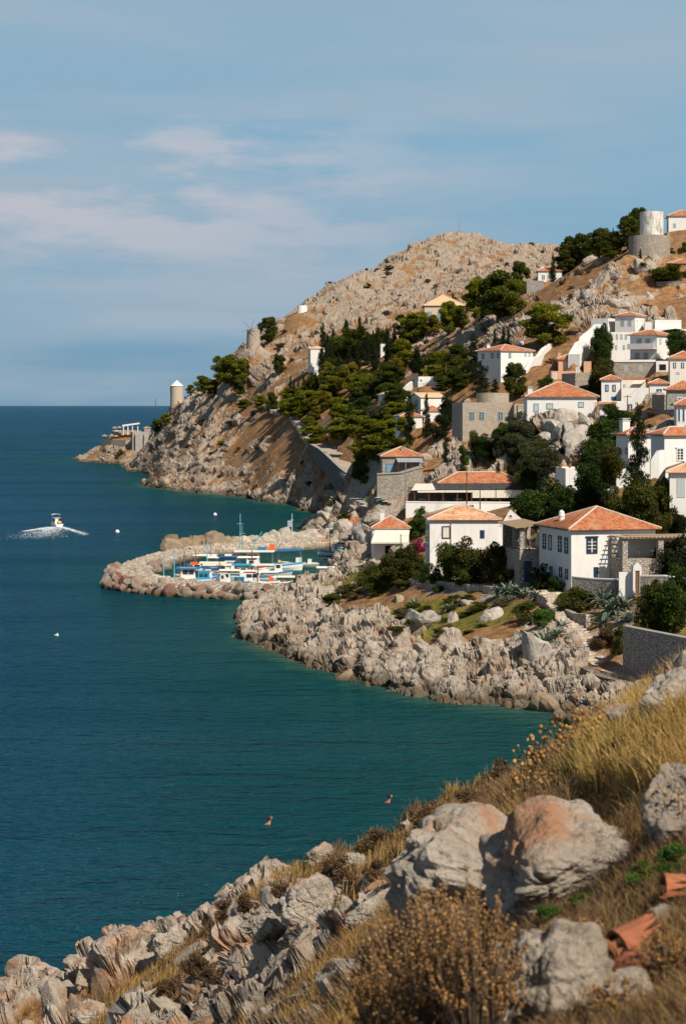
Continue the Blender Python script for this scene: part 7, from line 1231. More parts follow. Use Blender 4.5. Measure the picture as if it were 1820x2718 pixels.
for k, (px, py, s, lab) in enumerate(((700, 1640, 1.5, 'dark isolated shore boulder left of the headland'), (718, 1690, 1.3, 'brown rock just off the headland tip'), (924, 1800, 1.3, 'dark cube-shaped rock at the foot of the headland'), (785, 1748, .6, 'tiny orange-brown rock poking from the water'), (1460, 1886, 1.1, 'flat dark rock awash below the great slab'), (1550, 1895, 1.6, 'dark rock of the little landing inlet'), (1110, 1640, 1.6, 'upright white rock left of the lone headland agave'), (1130, 1650, 2.0, 'tall white rock beside the headland agave'), (1245, 1600, 1.0, 'small white rock below the upper path'), (1135, 1650, 1.5, 'white leaning rock in the green slope'), (1065, 1590, 1.2, 'white rock on the brown headland earth'), (1430, 1740, 3.4, 'great pale slab rock standing above the water'), (1200, 1650, 1.3, 'white rock in the middle of the green mat'), (1310, 1640, 1.5, 'tall narrow rock on the green slope'), (1285, 1645, 1.3, 'pale rock left of the tall narrow one'))):
    q = hit(px, py) or P(px, py, WL(px, py)); b = boulder('pale_boulder' if 'dark' not in lab and 'brown' not in lab else 'tan_boulder', q - Vector((0, 0, .3)), float(s), lab, None, k + 2)
    if 'slab' in lab: b.scale = (1.9, 1.5, 4.4); b.rotation_euler = (.05, -.3, .4)
# crag beside the long white house
for k, (px, py, s, lab) in enumerate(((1468, 1125, 3.2, 'top left block of the grey crag'), (1505, 1110, 3.4, 'top block of the grey crag'), (1545, 1118, 3.0, 'right top block of the grey crag'), (1490, 1160, 3.8, 'central block of the grey crag'), (1535, 1160, 3.4, 'lower right block of the grey crag'), (1455, 1165, 2.8, 'lower left block of the grey crag'), (1520, 1195, 2.6, 'bottom block of the grey crag'), (1570, 690, 3.4, 'big pale boulder standing out on the upper brown slope'), (1632, 735, 2.8, 'flat grey boulder under the round terrace'), (1560, 780, 2.6, 'dark-shadowed boulder in the middle of the brown slope'), (1640, 810, 3.6, 'large round grey boulder above the pyramid-roofed tower'), (1720, 790, 3.0, 'tilted slab beside the zigzag path wall'), (1700, 700, 3.2, 'pale outcrop boulder left of the wide dark shrub'), (1590, 700, 2.2, 'pale boulder left of the round terrace outcrop'))):
    q = hit(px, py, 370)
    b = boulder('pale_boulder', q - Vector((0, 0, .3)), float(s) * .75, lab, None, k)
# ---- boats
mk('hull_white', (.74, .73, .70), .4, .4); mk('hull_blue', (.02, .16, .38), .4, .4); mk('hull_cyan', (.02, .30, .48), .5); mk('hull_grey', (.40, .42, .36), .5); mk('red_paint', (.40, .03, .02), .5); mk('orange', (.75, .12, .02), .6); mk('bimini_blue', (.01, .14, .45), .8); mk('mast_cyan', (.12, .42, .50), .5); mk('engine', (.03, .04, .06), .25, .6); mk('yellow', (.8, .5, .02), .6); mk('green_cloth', (.02, .2, .05), .8)
def boat(px, py, L_, head, label, hull='hull_white', stripe='hull_blue', keel='red_paint', cabin=None, canopy=None, mast=None, engine=0, extra=(), beam=.34, free=.8, rake=.5, group=None):
    """head in degrees: 0 bow to the right of the picture, 90 bow away"""
    D = WL(px, py); q = P(px, py, D); q.z = 0; o = empty('boat', q, label, 'boat', group, R(head)); o.scale = (1.08, 1.08, 1.25) if py > 1440 else (1, 1, 1); B_ = L_ * beam / 2; ns = 13; sec = []
    for i in range(ns):
        t = i / (ns - 1); x = -L_ / 2 + L_ * t; b = B_ * (1 - max(0, (t - .45) / .55) ** 2.2) * (.82 + .18 * min(1, t / .3)); sh = free * (.62 + .0 * t + .75 * max(0, t - .4) ** 1.6 + .08 * (1 - t) ** 2)
        xo = rake * max(0, t - .7) / .3 * free * .5
        sec.append([(x, 0, -.35), (x, b * .62 + .01, -.2), (x + xo * .5, b * .93 + .01, sh * .45), (x + xo, b + .012, sh)])
    def loft(idx, off=0.):
        V_ = []; Q_ = []
        for s_ in sec:
            for y_ in (1, -1):
                for j in idx: p_ = s_[j]; V_.append((p_[0], (p_[1] + off) * y_, p_[2]))
        k = len(idx)
        for i in range(ns - 1):
            for h_ in (0, 1):
                for j in range(k - 1): a_ = i * 2 * k + h_ * k + j; b_ = a_ + 2 * k; Q_.append((a_, b_, b_ + 1, a_ + 1))
        return V_, Q_, k
    V_, Q_, k = loft([0, 1, 2, 3]); Q_.append(tuple([j for j in range(k)] + [k + j for j in range(k - 1, -1, -1)])); m = MB(); m.v = V_; m.f = Q_
    for i in range(ns - 1): a_ = i * 2 * k + k - 1; m.f.append((a_, a_ + 2 * k, a_ + 3 * k, a_ + k))   # deck just under the gunwale
    m.v = [(x, y, z - (.0)) for x, y, z in m.v]; m.build('hull', MAT[hull], o, False)
    m = MB()
    for s0, s1 in zip(sec[:-1], sec[1:]):
        for y_ in (1, -1): a_, b_ = s0[3], s1[3]; m.hexa([(a_[0], (a_[1] - .03) * y_, a_[2] - .10), (b_[0], (b_[1] - .03) * y_, b_[2] - .10), (b_[0], (b_[1] + .05) * y_, b_[2] - .10), (a_[0], (a_[1] + .05) * y_, a_[2] - .10), (a_[0], (a_[1] - .03) * y_, a_[2] + .05), (b_[0], (b_[1] - .03) * y_, b_[2] + .05), (b_[0], (b_[1] + .05) * y_, b_[2] + .05), (a_[0], (a_[1] + .05) * y_, a_[2] + .05)])
    m.build('gunwale', MAT[stripe], o, False)
    m = MB(); V2_, Q2_, k2 = loft([0, 1], .015); m.v = [(x, y, min(.06, z + .22)) for x, y, z in V2_]; m.f = Q2_; m.build('keel', MAT[keel], o, False)
    dz = free * .62
    if cabin:
        x0, x1, h_, cm, rm_ = cabin; w_ = B_ * .62; m = MB(); m.hexa([(x0 * L_, -w_, dz), (x1 * L_, -w_, dz), (x1 * L_, w_, dz), (x0 * L_, w_, dz), (x0 * L_ + .1, -w_ * .9, dz + h_), (x1 * L_ - .25, -w_ * .9, dz + h_), (x1 * L_ - .25, w_ * .9, dz + h_), (x0 * L_ + .1, w_ * .9, dz + h_)]); cb = m.build('cabin', MAT[cm], o, False)
        m = MB(); m.bx(x0 * L_ - .1, x1 * L_ + .05, -w_ * 1.05, w_ * 1.05, dz + h_ + .003, dz + h_ + .09); m.build('roof', MAT[rm_], cb, False)
        nw = max(1, int((x1 - x0) * L_ / .8))
        for k_ in range(nw):
            xa = x0 * L_ + .25 + k_ * ((x1 - x0) * L_ - .55) / nw; xb = xa + ((x1 - x0) * L_ - .55) / nw - .12
            for y_ in (1, -1): m = MB(); m.bx(xa, xb, min(y_ * w_ * .99, y_ * w_ * 1.02), max(y_ * w_ * .99, y_ * w_ * 1.02), dz + h_ * .5, dz + h_ * .85); m.build('window', MAT['glass'], cb, False)
    if canopy:
        x0, x1, zc, cm = canopy; w_ = B_ * .95; m = MB(); n_ = 6
        for k_ in range(n_): a_ = -1 + 2 * k_ / n_; b_ = -1 + 2 * (k_ + 1) / n_; za, zb_ = zc + .18 * (1 - a_ * a_), zc + .18 * (1 - b_ * b_); m.hexa([(x0 * L_, a_ * w_, za), (x1 * L_, a_ * w_, za), (x1 * L_, b_ * w_, zb_), (x0 * L_, b_ * w_, zb_), (x0 * L_, a_ * w_, za + .05), (x1 * L_, a_ * w_, za + .05), (x1 * L_, b_ * w_, zb_ + .05), (x0 * L_, b_ * w_, zb_ + .05)])
        cp_ = m.build('canopy', MAT[cm], o, False)
        for x_ in (x0 + .04, x1 - .04):
            for y_ in (-.9, .9): m = MB(); m.tube((x_ * L_, y_ * B_ * .8, dz - .2), (x_ * L_, y_ * w_ * .95, zc + .03), .03, n=5); m.build('post', MAT['metal_grey'], o, False)
    if mast: x_, h_, mm = mast; m = MB(); m.tube((x_ * L_, 0, dz - .3), (x_ * L_, 0, dz + h_), .10, .06, 7); m.tube((x_ * L_ - .5, 0, dz + h_ * .8), (x_ * L_ + .5, 0, dz + h_ * .8), .04, n=5); m.build('mast', MAT[mm], o, False)
    for k_ in range(engine):
        y_ = (k_ - (engine - 1) / 2) * .55; m = MB(); m.hexa([(-L_ / 2 - .75, y_ - .2, .75), (-L_ / 2 - .1, y_ - .2, .85), (-L_ / 2 - .1, y_ + .2, .85), (-L_ / 2 - .75, y_ + .2, .75), (-L_ / 2 - .6, y_ - .15, 1.35), (-L_ / 2 - .15, y_ - .15, 1.3), (-L_ / 2 - .15, y_ + .15, 1.3), (-L_ / 2 - .6, y_ + .15, 1.35)]); m.bx(-L_ / 2 - .5, -L_ / 2 - .25, y_ - .07, y_ + .07, -.4, .8); m.build('outboard_motor', MAT['engine'], o, False)
    for e_ in extra:
        nm, kind_, a_ = e_[0], e_[1], e_[2:]
        m = MB()
        if nm == 'tube': m.tube(a_[0], a_[1], a_[2]); m.build(a_[3], MAT[kind_], o, False)
        else: m.bx(*a_); m.build(nm, MAT[kind_], o, False)
    return o
boat(797, 1505, 6.0, 178, 'grey-hulled motorboat with a blue sun cover and two dark outboard engines', 'hull_grey', 'hull_white', 'black', canopy=(-.05, .62, 2.3, 'bimini_blue'), engine=2, extra=(('windshield', 'hull_white', -.2, .7, -.6, .6, .5, 1.3), ('seat', 'hull_white', -1.8, -1.2, -.5, .5, .5, 1.1)))
boat(895, 1474, 6.6, 176, 'blue and white fishing boat with a red keel moored by the quay', 'hull_white', 'hull_blue', 'red_paint', cabin=(-.02, .12, 1.0, 'hull_white', 'hull_blue'), canopy=(-.45, -.02, 1.7, 'green_cloth'), mast=(.2, 3.6, 'rust_wood'))
boat(953, 1462, 5.2, 172, 'light blue and white boat moored behind the red-keeled boat', 'hull_white', 'hull_cyan', 'hull_blue', canopy=(-.3, .3, 1.6, 'canvas'), mast=(.1, 3.0, 'mast_cyan'))
boat(935, 1455, 4.6, 178, 'small pale boat nearest the quay steps', 'hull_white', 'hull_cyan', 'hull_white', mast=(-.1, 2.6, 'wood'))
boat(990, 1485, 5.0, 182, 'white cabin boat half hidden behind the headland bush', 'hull_white', 'hull_white', 'hull_white', cabin=(-.35, .3, 1.5, 'hull_white', 'hull_white'))
boat(712, 1513, 10.5, -2, 'largest white fishing boat with a tall turquoise mast and cream awning', 'hull_white', 'hull_cyan', 'hull_cyan', cabin=(-.32, -.12, 1.7, 'hull_white', 'hull_white'), canopy=(-.5, .1, 2.5, 'canvas'), mast=(-.42, 7.0, 'mast_cyan'), free=1.1, extra=(('tube', 'mast_cyan', (-3.8, 0, 1.2), (-1.0, .2, 5.2), .07, 'boom'), ('crate', 'orange', .2, .9, -.4, .4, 2.72, 3.5), ('crate', 'hull_blue', -1.6, -.4, -.4, .4, 2.72, 3.1), ('buoy', 'yellow', 1.6, 2.0, -.9, -.5, .9, 1.4)))
boat(655, 1528, 8.6, -4, 'long white open boat with a netting rail lying before the big fishing boat', 'hull_white', 'hull_white', 'hull_grey', cabin=(-.38, -.22, 1.2, 'hull_white', 'hull_white'), free=1.0, extra=(('net_heap', 'dark_stone', -.5, 1.2, -.8, .8, .9, 1.35),))
boat(612, 1524, 6.4, 176, 'boat with a dark wheelhouse and bright blue tarpaulin roof', 'hull_white', 'hull_blue', 'hull_blue', cabin=(-.15, .3, 1.7, 'navy_trim', 'bimini_blue'), free=.9)
boat(495, 1556, 7.0, 177, 'white boat with a raised bow and long blue roof at the harbour left', 'hull_white', 'hull_white', 'hull_blue', cabin=(-.2, .12, 1.5, 'hull_white', 'hull_white'), canopy=(-.3, .2, 2.2, 'hull_blue'), free=1.25, rake=1.2, extra=(('crate', 'orange', -1.6, -.6, -.4, .4, 2.65, 3.0),))
boat(540, 1556, 4.2, 2, 'small turquoise cabin boat close behind the pebble wall', 'hull_cyan', 'hull_cyan', 'hull_blue', cabin=(-.35, .25, 1.3, 'hull_cyan', 'hull_cyan'))
boat(575, 1545, 5.0, 178, 'boat with a flat cream sunshade beside the turquoise one', 'hull_white', 'hull_cyan', 'hull_blue', canopy=(-.45, .4, 2.1, 'canvas'))
boat(632, 1554, 5.4, 3, 'low boat under a sagging white awning behind the pebble wall', 'hull_white', 'green_cloth', 'hull_blue', canopy=(-.5, .45, 1.7, 'hull_white'))
boat(668, 1556, 3.8, 179, 'little boat with a pale blue cab close to the wall', 'hull_white', 'hull_cyan', 'hull_white', cabin=(-.3, .3, 1.2, 'hull_white', 'red_paint'))
boat(712, 1556, 3.6, 4, 'small boat with an orange box and thin white roof', 'hull_white', 'hull_white', 'black', canopy=(-.5, .4, 1.7, 'canvas'), extra=(('box', 'orange', .1, .7, -.4, .2, .6, 1.3),))
boat(752, 1556, 3.4, -3, 'narrow skiff with a plank-like white cover and orange ring', 'hull_grey', 'hull_white', 'black', canopy=(-.5, .5, 1.1, 'canvas'), extra=(('ring', 'orange', 0, .35, -.6, -.5, .5, .8),))
boat(856, 1558, 4.6, 2, 'white covered boat alone at the right of the inner harbour', 'hull_white', 'hull_white', 'hull_grey', canopy=(-.45, .45, 1.4, 'canvas'), extra=(('cover', 'canvas', -.3, .6, -.4, .4, .6, 1.0),))
boat(905, 1562, 4.4, 170, 'cluttered boat with an orange jerry can near the headland rocks', 'hull_white', 'wood', 'black', canopy=(.1, .45, 1.9, 'canvas'), mast=(-.2, 1.8, 'rust_wood'), extra=(('can', 'orange', .4, .8, -.2, .2, 1.0, 1.8), ('bag', 'canvas', -.6, 0, -.4, .4, .6, 1.1)))
boat(470, 1548, 4.0, 185, 'low white skiff at the far left of the moored boats', 'hull_white', 'hull_white', 'hull_white', mast=(.1, 3.6, 'mast_cyan'))
for k, (px, py, L_, hd, hl, st, cn, ms, lab) in enumerate(((560, 1534, 5.5, 175, 'hull_white', 'hull_cyan', 'canvas', (.1, 4.2, 'mast_cyan'), 'white boat with a thin turquoise mast in the second row of boats'), (520, 1530, 5, 5, 'hull_white', 'red_paint', None, (0, 3.0, 'wood'), 'white open boat with a red rail behind the blue-roofed boats'), (580, 1518, 6, 178, 'hull_white', 'hull_blue', 'hull_white', (.2, 4.5, 'metal_grey'), 'white boat with a grey mast in the far row of the harbour'), (645, 1540, 4.6, -6, 'hull_cyan', 'hull_white', 'hull_cyan', None, 'pale turquoise boat squeezed between the white ones'), (690, 1540, 4.8, 176, 'hull_white', 'hull_blue', 'canvas', (.25, 3.4, 'rust_wood'), 'white boat with a rust-coloured mast near the big fishing boat'), (735, 1530, 4.4, 8, 'hull_grey', 'hull_blue', None, None, 'grey rowing boat right of the netting boat'), (540, 1512, 5, 172, 'hull_white', 'hull_cyan', 'hull_white', None, 'small boat with a flat white cover at the back left of the harbour'), (605, 1556, 4, 178, 'hull_white', 'orange', 'canvas', (.3, 2.6, 'wood'), 'small boat with an orange rail against the pebble wall'), (505, 1541, 4.2, 176, 'hull_white', 'hull_white', None, (.2, 3.2, 'wood'), 'small white skiff with a brown mast behind the raised-bow boat'), (550, 1546, 3.8, 8, 'hull_white', 'hull_blue', None, None, 'tiny white dinghy with a blue edge left of the turquoise cabin'), (625, 1512, 5.4, 174, 'hull_grey', 'hull_white', 'canvas', (-.2, 5.5, 'metal_grey'), 'grey-hulled boat with a tall grey mast in the back row'), (665, 1518, 4.6, 2, 'hull_white', 'red_paint', 'hull_white', None, 'white boat with a red edge behind the netting boat'), (690, 1558, 3.2, 176, 'hull_white', 'hull_white', None, (.1, 2.0, 'rust_wood'), 'smallest white skiff touching the pebble wall'), (590, 1560, 3.4, -5, 'hull_cyan', 'hull_white', None, None, 'little turquoise skiff against the pebble wall'), (912, 1464, 3.8, 170, 'hull_white', 'hull_cyan', None, (.2, 3.6, 'wood'), 'white boat with a brown mast behind the red-keeled boat'), (870, 1548, 3.6, -8, 'hull_white', 'hull_white', 'hull_white', None, 'small white boat left of the jerry can boat'), (935, 1566, 3.6, 172, 'hull_white', 'hull_grey', None, (.1, 2.2, 'wood'), 'little boat wedged under the headland bush'),
 (965, 1456, 4.2, 175, 'hull_white', 'hull_blue', 'hull_white', None, 'small white covered boat at the quay by the blue posts'))):
    boat(px, py, L_, hd, lab, hl, st, 'hull_blue', canopy=(-.45, .3, 1.9, cn) if cn else None, mast=ms, free=.85, cabin=(-.1, .2, 1.2, 'hull_white', st) if k % 2 else None)
# running motorboat and its wake
sb = boat(149, 1398, 4.9, 118, 'white cabin cruiser speeding away with a foaming wake', 'hull_white', 'hull_white', 'hull_white', cabin=(-.25, .2, 1.35, 'hull_white', 'hull_white'), free=1.0, beam=.42, canopy=(-.1, .15, 2.75, 'hull_white'), extra=(('cushion', 'yellow', -2.4, -2.0, -.4, .4, 1.0, 1.4), ('doorway', 'dark_inside', -1.98, -1.9, -.6, .1, .9, 2.0)))
r_ = np.random.default_rng(3); V_ = []; T_ = []
def flake(x, y, s):
    b_ = len(V_); a_ = r_.uniform(0, 3); n_ = 6; V_.extend([(x + s * cos(a_ + k * pi / 3) * r_.uniform(.5, 1.2) * 1.6, y + s * sin(a_ + k * pi / 3) * r_.uniform(.4, 1.1), r_.uniform(.03, .10)) for k in range(n_)]); T_.append(tuple(range(b_, b_ + n_)))
bx0, by0 = sb.location.x, sb.location.y
for i in range(4200):
    t = r_.uniform(0, 1) ** 1.2
    if i % 4 < 2: x = bx0 + r_.normal() * (1.0 + 2.6 * t) + 1.2 * t; y = by0 - 3 - 42 * t + r_.normal() * 2; s = r_.uniform(.04, .20) * (1 - .8 * t)
    elif i % 4 == 2: x = bx0 - .5 - 4.0 * t ** .8 + r_.normal() * .3; y = by0 - 3 - 16 * t + r_.normal() * 1.0; s = r_.uniform(.05, .2) * (1 - .5 * t)
    else: x = bx0 + .8 + 10 * t + r_.normal() * .3; y = by0 - 2 - 30 * t ** 1.2 + r_.normal() * (.6 + 1.5 * t); s = r_.uniform(.04, .18) * (1 - .6 * t)
    flake(x, y, s)
me = bpy.data.meshes.new('wake_foam'); me.from_pydata(V_, [], T_); mk('foam', (.75, .80, .82), .6, .3); o = link_mesh('wake_foam', me, MAT['foam']); ptag(o, 'white foam churned up behind the speeding boat', 'foam', kind='stuff')
def gull(px, py, label, s=.35, buoy=False):
    D = WL(px, py); q = P(px, py, D); q.z = 0; m = MB()
    if buoy: m.lathe(q, [(.1, -.2), (.45, 0), (.5, .3), (.3, .6), (.05, .7)], 10); ptag(m.build('mooring_buoy', MAT['hull_white'], smooth=True), label, 'buoy'); return
    m.lathe(q, [(.05, -.02), (.16, .02), (.17, .12), (.08, .2), (.07, .3), (.02, .36)], 8); m.hexa([q + Vector(v_) for v_ in ((-.35, -.05, .1), (-.05, -.1, .05), (-.05, .1, .05), (-.35, .05, .1), (-.35, -.03, .16), (-.05, -.08, .2), (-.05, .08, .2), (-.35, .03, .16))]); ptag(m.build('seagull', MAT['hull_white']), label, 'bird')
gull(312, 1414, 'round white mooring buoy right of the speeding boat', buoy=True); gull(153, 1688, 'white seabird sitting on the open water at the left'); gull(571, 1368, 'tiny white buoy in the bay below the cape', buoy=True); gull(424, 1500, 'pale buoy at the tip of the breakwater', buoy=True)
# flagpole
q = P(775, 1442, 432); q.z = 1.2; o = empty('flagpole', q, 'white flagpole with a blue and white striped flag on the outer breakwater', 'flagpole'); m = MB(); m.tube(q, q + Vector((0, 0, 5.2)), .07, .05); m.tube(q + Vector((-.35, 0, 3.9)), q + Vector((.35, 0, 3.9)), .03); m.build('pole', MAT['hull_white'], o)
m = MB(); m2 = MB()
for k in range(9):
    (m if k % 2 == 0 else m2).hexa([q + Vector(v_) for v_ in ((-.9, .0, 3.7 - k * .16), (-.08, -.12, 3.75 - k * .16), (-.08, -.1, 3.75 - k * .16), (-.9, .02, 3.7 - k * .16), (-.9, .0, 3.85 - k * .16), (-.08, -.12, 3.9 - k * .16), (-.08, -.1, 3.9 - k * .16), (-.9, .02, 3.85 - k * .16))])
fl = m.build('flag', MAT['hull_blue'], o); m2.build('white_stripe', MAT['hull_white'], fl)
# poles and lines
def pole(name, px, yt, yb, label, mat='rust_wood', r=.11, D=None, arm=0, cat='pole', group=None):
    q = P(px, yb, D) if D else (hit(px, yb) or P(px, yb, 400)); H = (yb - yt) / F * q.y; o = empty(name, q, label, cat, group); m = MB(); m.tube(q - Vector((0, 0, .8)), q + Vector((0, 0, H)), r, r * .7, 8); m.build('shaft', MAT[mat], o)
    if arm: m = MB(); m.tube(q + Vector((-arm, 0, H - .3)), q + Vector((arm, .1, H - .3)), .05, n=5); m.build('crossarm', MAT[mat], o)
    return q + Vector((0, 0, H - .2))
tp = {}
for nm, px, yt, yb, lab, D in (('a', 1238, 1237, 1350, 'tall dark utility pole in front of the restaurant verandah', 335), ('b', 1049, 1188, 1322, 'tall rust-brown pole by the small stone house', 400), ('c', 1195, 1388, 1545, 'rusty pole in front of the balcony house', 262), ('d', 1063, 1418, 1500, 'rust pole standing upright above the harbour bushes', 330), ('e', 1101, 1128, 1195, 'brown pole beside the tall cypress pair', 455), ('f', 1664, 1048, 1112, 'dark utility pole before the white terrace block', 352), ('g', 1273, 1300, 1350, 'short rusty pole right of the tall restaurant pole', 338), ('h', 1183, 965, 1042, 'thin brown pole among the upper pines', 500), ('i', 558, 1032, 1075, 'pole beside the cone-roofed windmill', 915), ('j', 413, 1058, 1085, 'small pole at the left of the cape pines', 980), ('k', 697, 1025, 1060, 'pole on the cape road', 760), ('l', 1736, 980, 1010, 'thin pole above the right tiled roofs', 385), ('m', 1120, 1360, 1385, 'wooden post rising from the tree by the awning house', 350), ('n', 1076, 1228, 1330, 'pale metal lamp-like pole at the awning corner', 350)):
    tp[nm] = pole('utility_pole', px, yt, yb, lab, 'metal_grey' if nm in 'n' else 'rust_wood', .10 if D < 500 else .16, D, .7 if nm in 'afb' else 0)
def wire(a, b, label, sag=.6):
    m = MB(); a, b = tp[a], tp[b]; pts = [a + (b - a) * t - Vector((0, 0, sag * 4 * t * (1 - t))) for t in (k / 12 for k in range(13))]; m.path(pts, .018, n=4); ptag(m.build('power_line', MAT['black']), label, 'wire')
wire('a', 'b', 'thin wire between the stone-house pole and the restaurant pole'); wire('a', 'g', 'short wire at the restaurant pole', .2); wire('c', 'd', 'wire hanging between the rusty pole and the harbour bush pole', .5); wire('a', 'e', 'wire climbing to the pole by the cypress pair', 1.2); wire('f', 'l', 'wire between the two poles of the upper houses', .4)
pole('flag_stake', 547, 1412, 1452, 'bare stake on the brown breakwater rocks', 'rust_wood', .1, 410); pole('mooring_post', 435, 1477, 1530, 'pale blue and white mooring post on the pebble jetty', 'mast_cyan', .1, 345); pole('mooring_post', 479, 1477, 1545, 'brown mooring post left of the white raised bow', 'wood', .09, 342)
for k, px in enumerate((930, 957, 980)): pole('quay_post', px, 1424, 1450, ['left', 'middle', 'right'][k] + ' light blue post on the harbour quay', 'hull_cyan', .07, 428, group='blue posts on the quay')
pole('summit_mast', 1219, 580, 617, 'thin radio mast on the rocky summit', 'metal_grey', .12, 920)
# cafe tables on the harbour terrace
for k, (px, py) in enumerate(((1003, 1328), (1012, 1334), (1022, 1338))):
    q = hit(px, py + 4, 445); o = empty('table', q, ['left', 'middle', 'right'][k] + ' small cafe table on the harbour terrace', 'table', 'cafe tables on the harbour terrace'); m = MB(); m.box(q + Vector((0, 0, .75)), (.5, 0, 0), (0, .5, 0), (0, 0, .03)); m.build('tabletop', MAT['hull_white' if k != 1 else 'hull_cyan'], o); m = MB(); m.tube(q, q + Vector((0, 0, .72)), .05); m.build('leg', MAT['wood'], o); chair(q + Vector((.8, -.2, 0)), ['left', 'middle', 'right'][k] + ' brown cafe chair on the harbour terrace', 'rust_wood', rz=1.5, group='cafe chairs on the harbour terrace')
for k, (px, py, mm, lab) in enumerate(((968, 1336, 'hull_cyan', 'blue barrel at the edge of the harbour terrace'), (971, 1326, 'hull_cyan', 'small turquoise barrel behind the blue one'), (975, 1334, 'yellow', 'yellowish barrel beside the blue one'), (858, 1447, 'orange', 'orange tub on the quay'), (1056, 1318, 'yellow', 'yellow gas cylinder by the terrace'))):
    q = hit(px, py, 440); m = MB(); m.lathe(q, [(.35, 0), (.4, .1), (.4, .45), (.37, .5), (.4, .55), (.4, .95), (.33, 1.0)], 12); ptag(m.build('barrel', MAT[mm]), lab, 'barrel')
# ---- people
mk('skin', (.36, .17, .10), .6, .3, .15, 20); mk('skin_dark', (.30, .12, .07), .6, .3, .15, 20); mk('hair_dark', (.018, .010, .008), .6, .3); mk('hair_brown', (.07, .025, .012), .6, .3); mk('swim_red', (.55, .03, .02), .7); mk('swim_teal', (.18, .34, .30), .7); mk('shorts_yellow', (.45, .36, .08), .7)
def body(name, jn, ed, mat, parent, sub=2):
    me = bpy.data.meshes.new(name); me.from_pydata([j[0] for j in jn], ed, []); o = link_mesh(name, me, MAT[mat], parent); md = o.modifiers.new('skin', 'SKIN'); md.use_smooth_shade = True
    for i, j in enumerate(jn): me.skin_vertices[0].data[i].radius = (j[1], j[2] if len(j) > 2 else j[1]); me.skin_vertices[0].data[i].use_root = (i == 0)
    s = o.modifiers.new('sub', 'SUBSURF'); s.levels = sub; s.render_levels = sub; return o
def head(parent, c_, mat, hair, s=.105, face=(1, 0, 0), bun=False, mask=False):
    """face, ears, nose and hair"""
    fz = Vector(face).normalized(); up = Vector((0, 0, 1)); sd_ = up.cross(fz).normalized(); bm = bmesh.new(); bmesh.ops.create_uvsphere(bm, u_segments=20, v_segments=14, radius=1)
    for v_ in bm.verts: x, y, z = v_.co; v_.co = Vector(c_) + fz * x * s * (.98 if z > -.2 else .86) + sd_ * y * s * .78 * (1 if z > -.2 else .8) + up * z * s * 1.15
    me = bpy.data.meshes.new('head'); bm.to_mesh(me); bm.free(); me.polygons.foreach_set('use_smooth', [True] * len(me.polygons)); h_ = link_mesh('head', me, MAT[mat], parent); c_ = Vector(c_)
    def part(nm, pos_, r3, mt):
        bm = bmesh.new(); bmesh.ops.create_uvsphere(bm, u_segments=12, v_segments=8, radius=1)
        for v_ in bm.verts: x, y, z = v_.co; v_.co = c_ + fz * (pos_[0] + x * r3[0]) + sd_ * (pos_[1] + y * r3[1]) + up * (pos_[2] + z * r3[2])
        me = bpy.data.meshes.new(nm); bm.to_mesh(me); bm.free(); me.polygons.foreach_set('use_smooth', [True] * len(me.polygons)); link_mesh(nm, me, MAT[mt], h_)
    part('nose', (s * .98, 0, -.005), (.02, .014, .02), mat); part('mouth', (s * .88, 0, -s * .52), (.012, .024, .006), 'swim_red')
    for y_ in (-1, 1): part('eye', (s * .9, y_ * s * .33, s * .05), (.012, .015, .009), 'black'); part('ear', (0, y_ * s * .78, -.002), (.02, .01, .03), mat)
    part('hair', (-s * .16, 0, s * .22), (s * 1.0, s * .9, s * 1.04), hair)
    if bun: part('hair_bun', (-s * 1.1, 0, s * .2), (.05, .05, .05), hair)
    if mask: part('diving_mask', (s * .95, 0, s * .1), (.03, .07, .035), 'hull_white')
def swimmer(px, py, label, skin, hair, suit, bun, mask):
    D = WL(px, py); q = P(px, py, D); q.z = -.17; o = empty('person', q, label, 'person'); o.rotation_euler = (0, R(-11), R(8))
    J = [((-.45, 0, -.02), .14, .10), ((-.2, 0, .0), .13, .10), ((.05, 0, .06), .15, .11), ((.20, 0, .12), .14, .10), ((.30, 0, .22), .055, .055), ((.32, 0, .30), .05, .05),
         ((-.50, .09, -.06), .085), ((-.88, .12, -.12), .06), ((-1.28, .10, -.06), .038), ((-1.42, .10, -.02), .035), ((-.50, -.09, -.06), .085), ((-.86, -.16, -.2), .06), ((-1.22, -.18, -.3), .038), ((-1.36, -.18, -.3), .035),
         ((.20, .17, .10), .05), ((.38, .27, -.12), .042), ((.56, .20, -.30), .032), ((.64, .17, -.36), .028), ((.20, -.17, .10), .05), ((.38, -.28, -.12), .042), ((.58, -.22, -.30), .032), ((.66, -.18, -.36), .028)]
    E_ = [(0, 1), (1, 2), (2, 3), (3, 4), (4, 5), (0, 6), (6, 7), (7, 8), (8, 9), (0, 10), (10, 11), (11, 12), (12, 13), (3, 14), (14, 15), (15, 16), (16, 17), (3, 18), (18, 19), (19, 20), (20, 21)]
    for side, w_ in ((.15, 17), (-.16, 21)):      # five fingers on each hand
        for k in range(5):
            a_ = (k - 2) * .32; l_ = (.055, .075, .08, .073, .06)[k] if k else .05; b_ = len(J); wx, wy, wz = J[w_][0]; J.append(((wx + cos(a_) * .05, wy + sin(a_) * .05, wz), .010)); J.append(((wx + cos(a_) * (.05 + l_), wy + sin(a_) * (.05 + l_), wz - .012), .008)); E_ += [(w_, b_), (b_, b_ + 1)]
    body('body', J, E_, skin, o); head(o, (.35, 0, .40), skin, hair, .115, (1, .0, .05), bun, mask)
    S = [((-.58, 0, -.03), .15, .11), ((-.45, 0, -.02), .155, .115), ((-.32, 0, -.01), .145, .11)]; body('swimwear', S, [(0, 1), (1, 2)], suit, o)
    return o
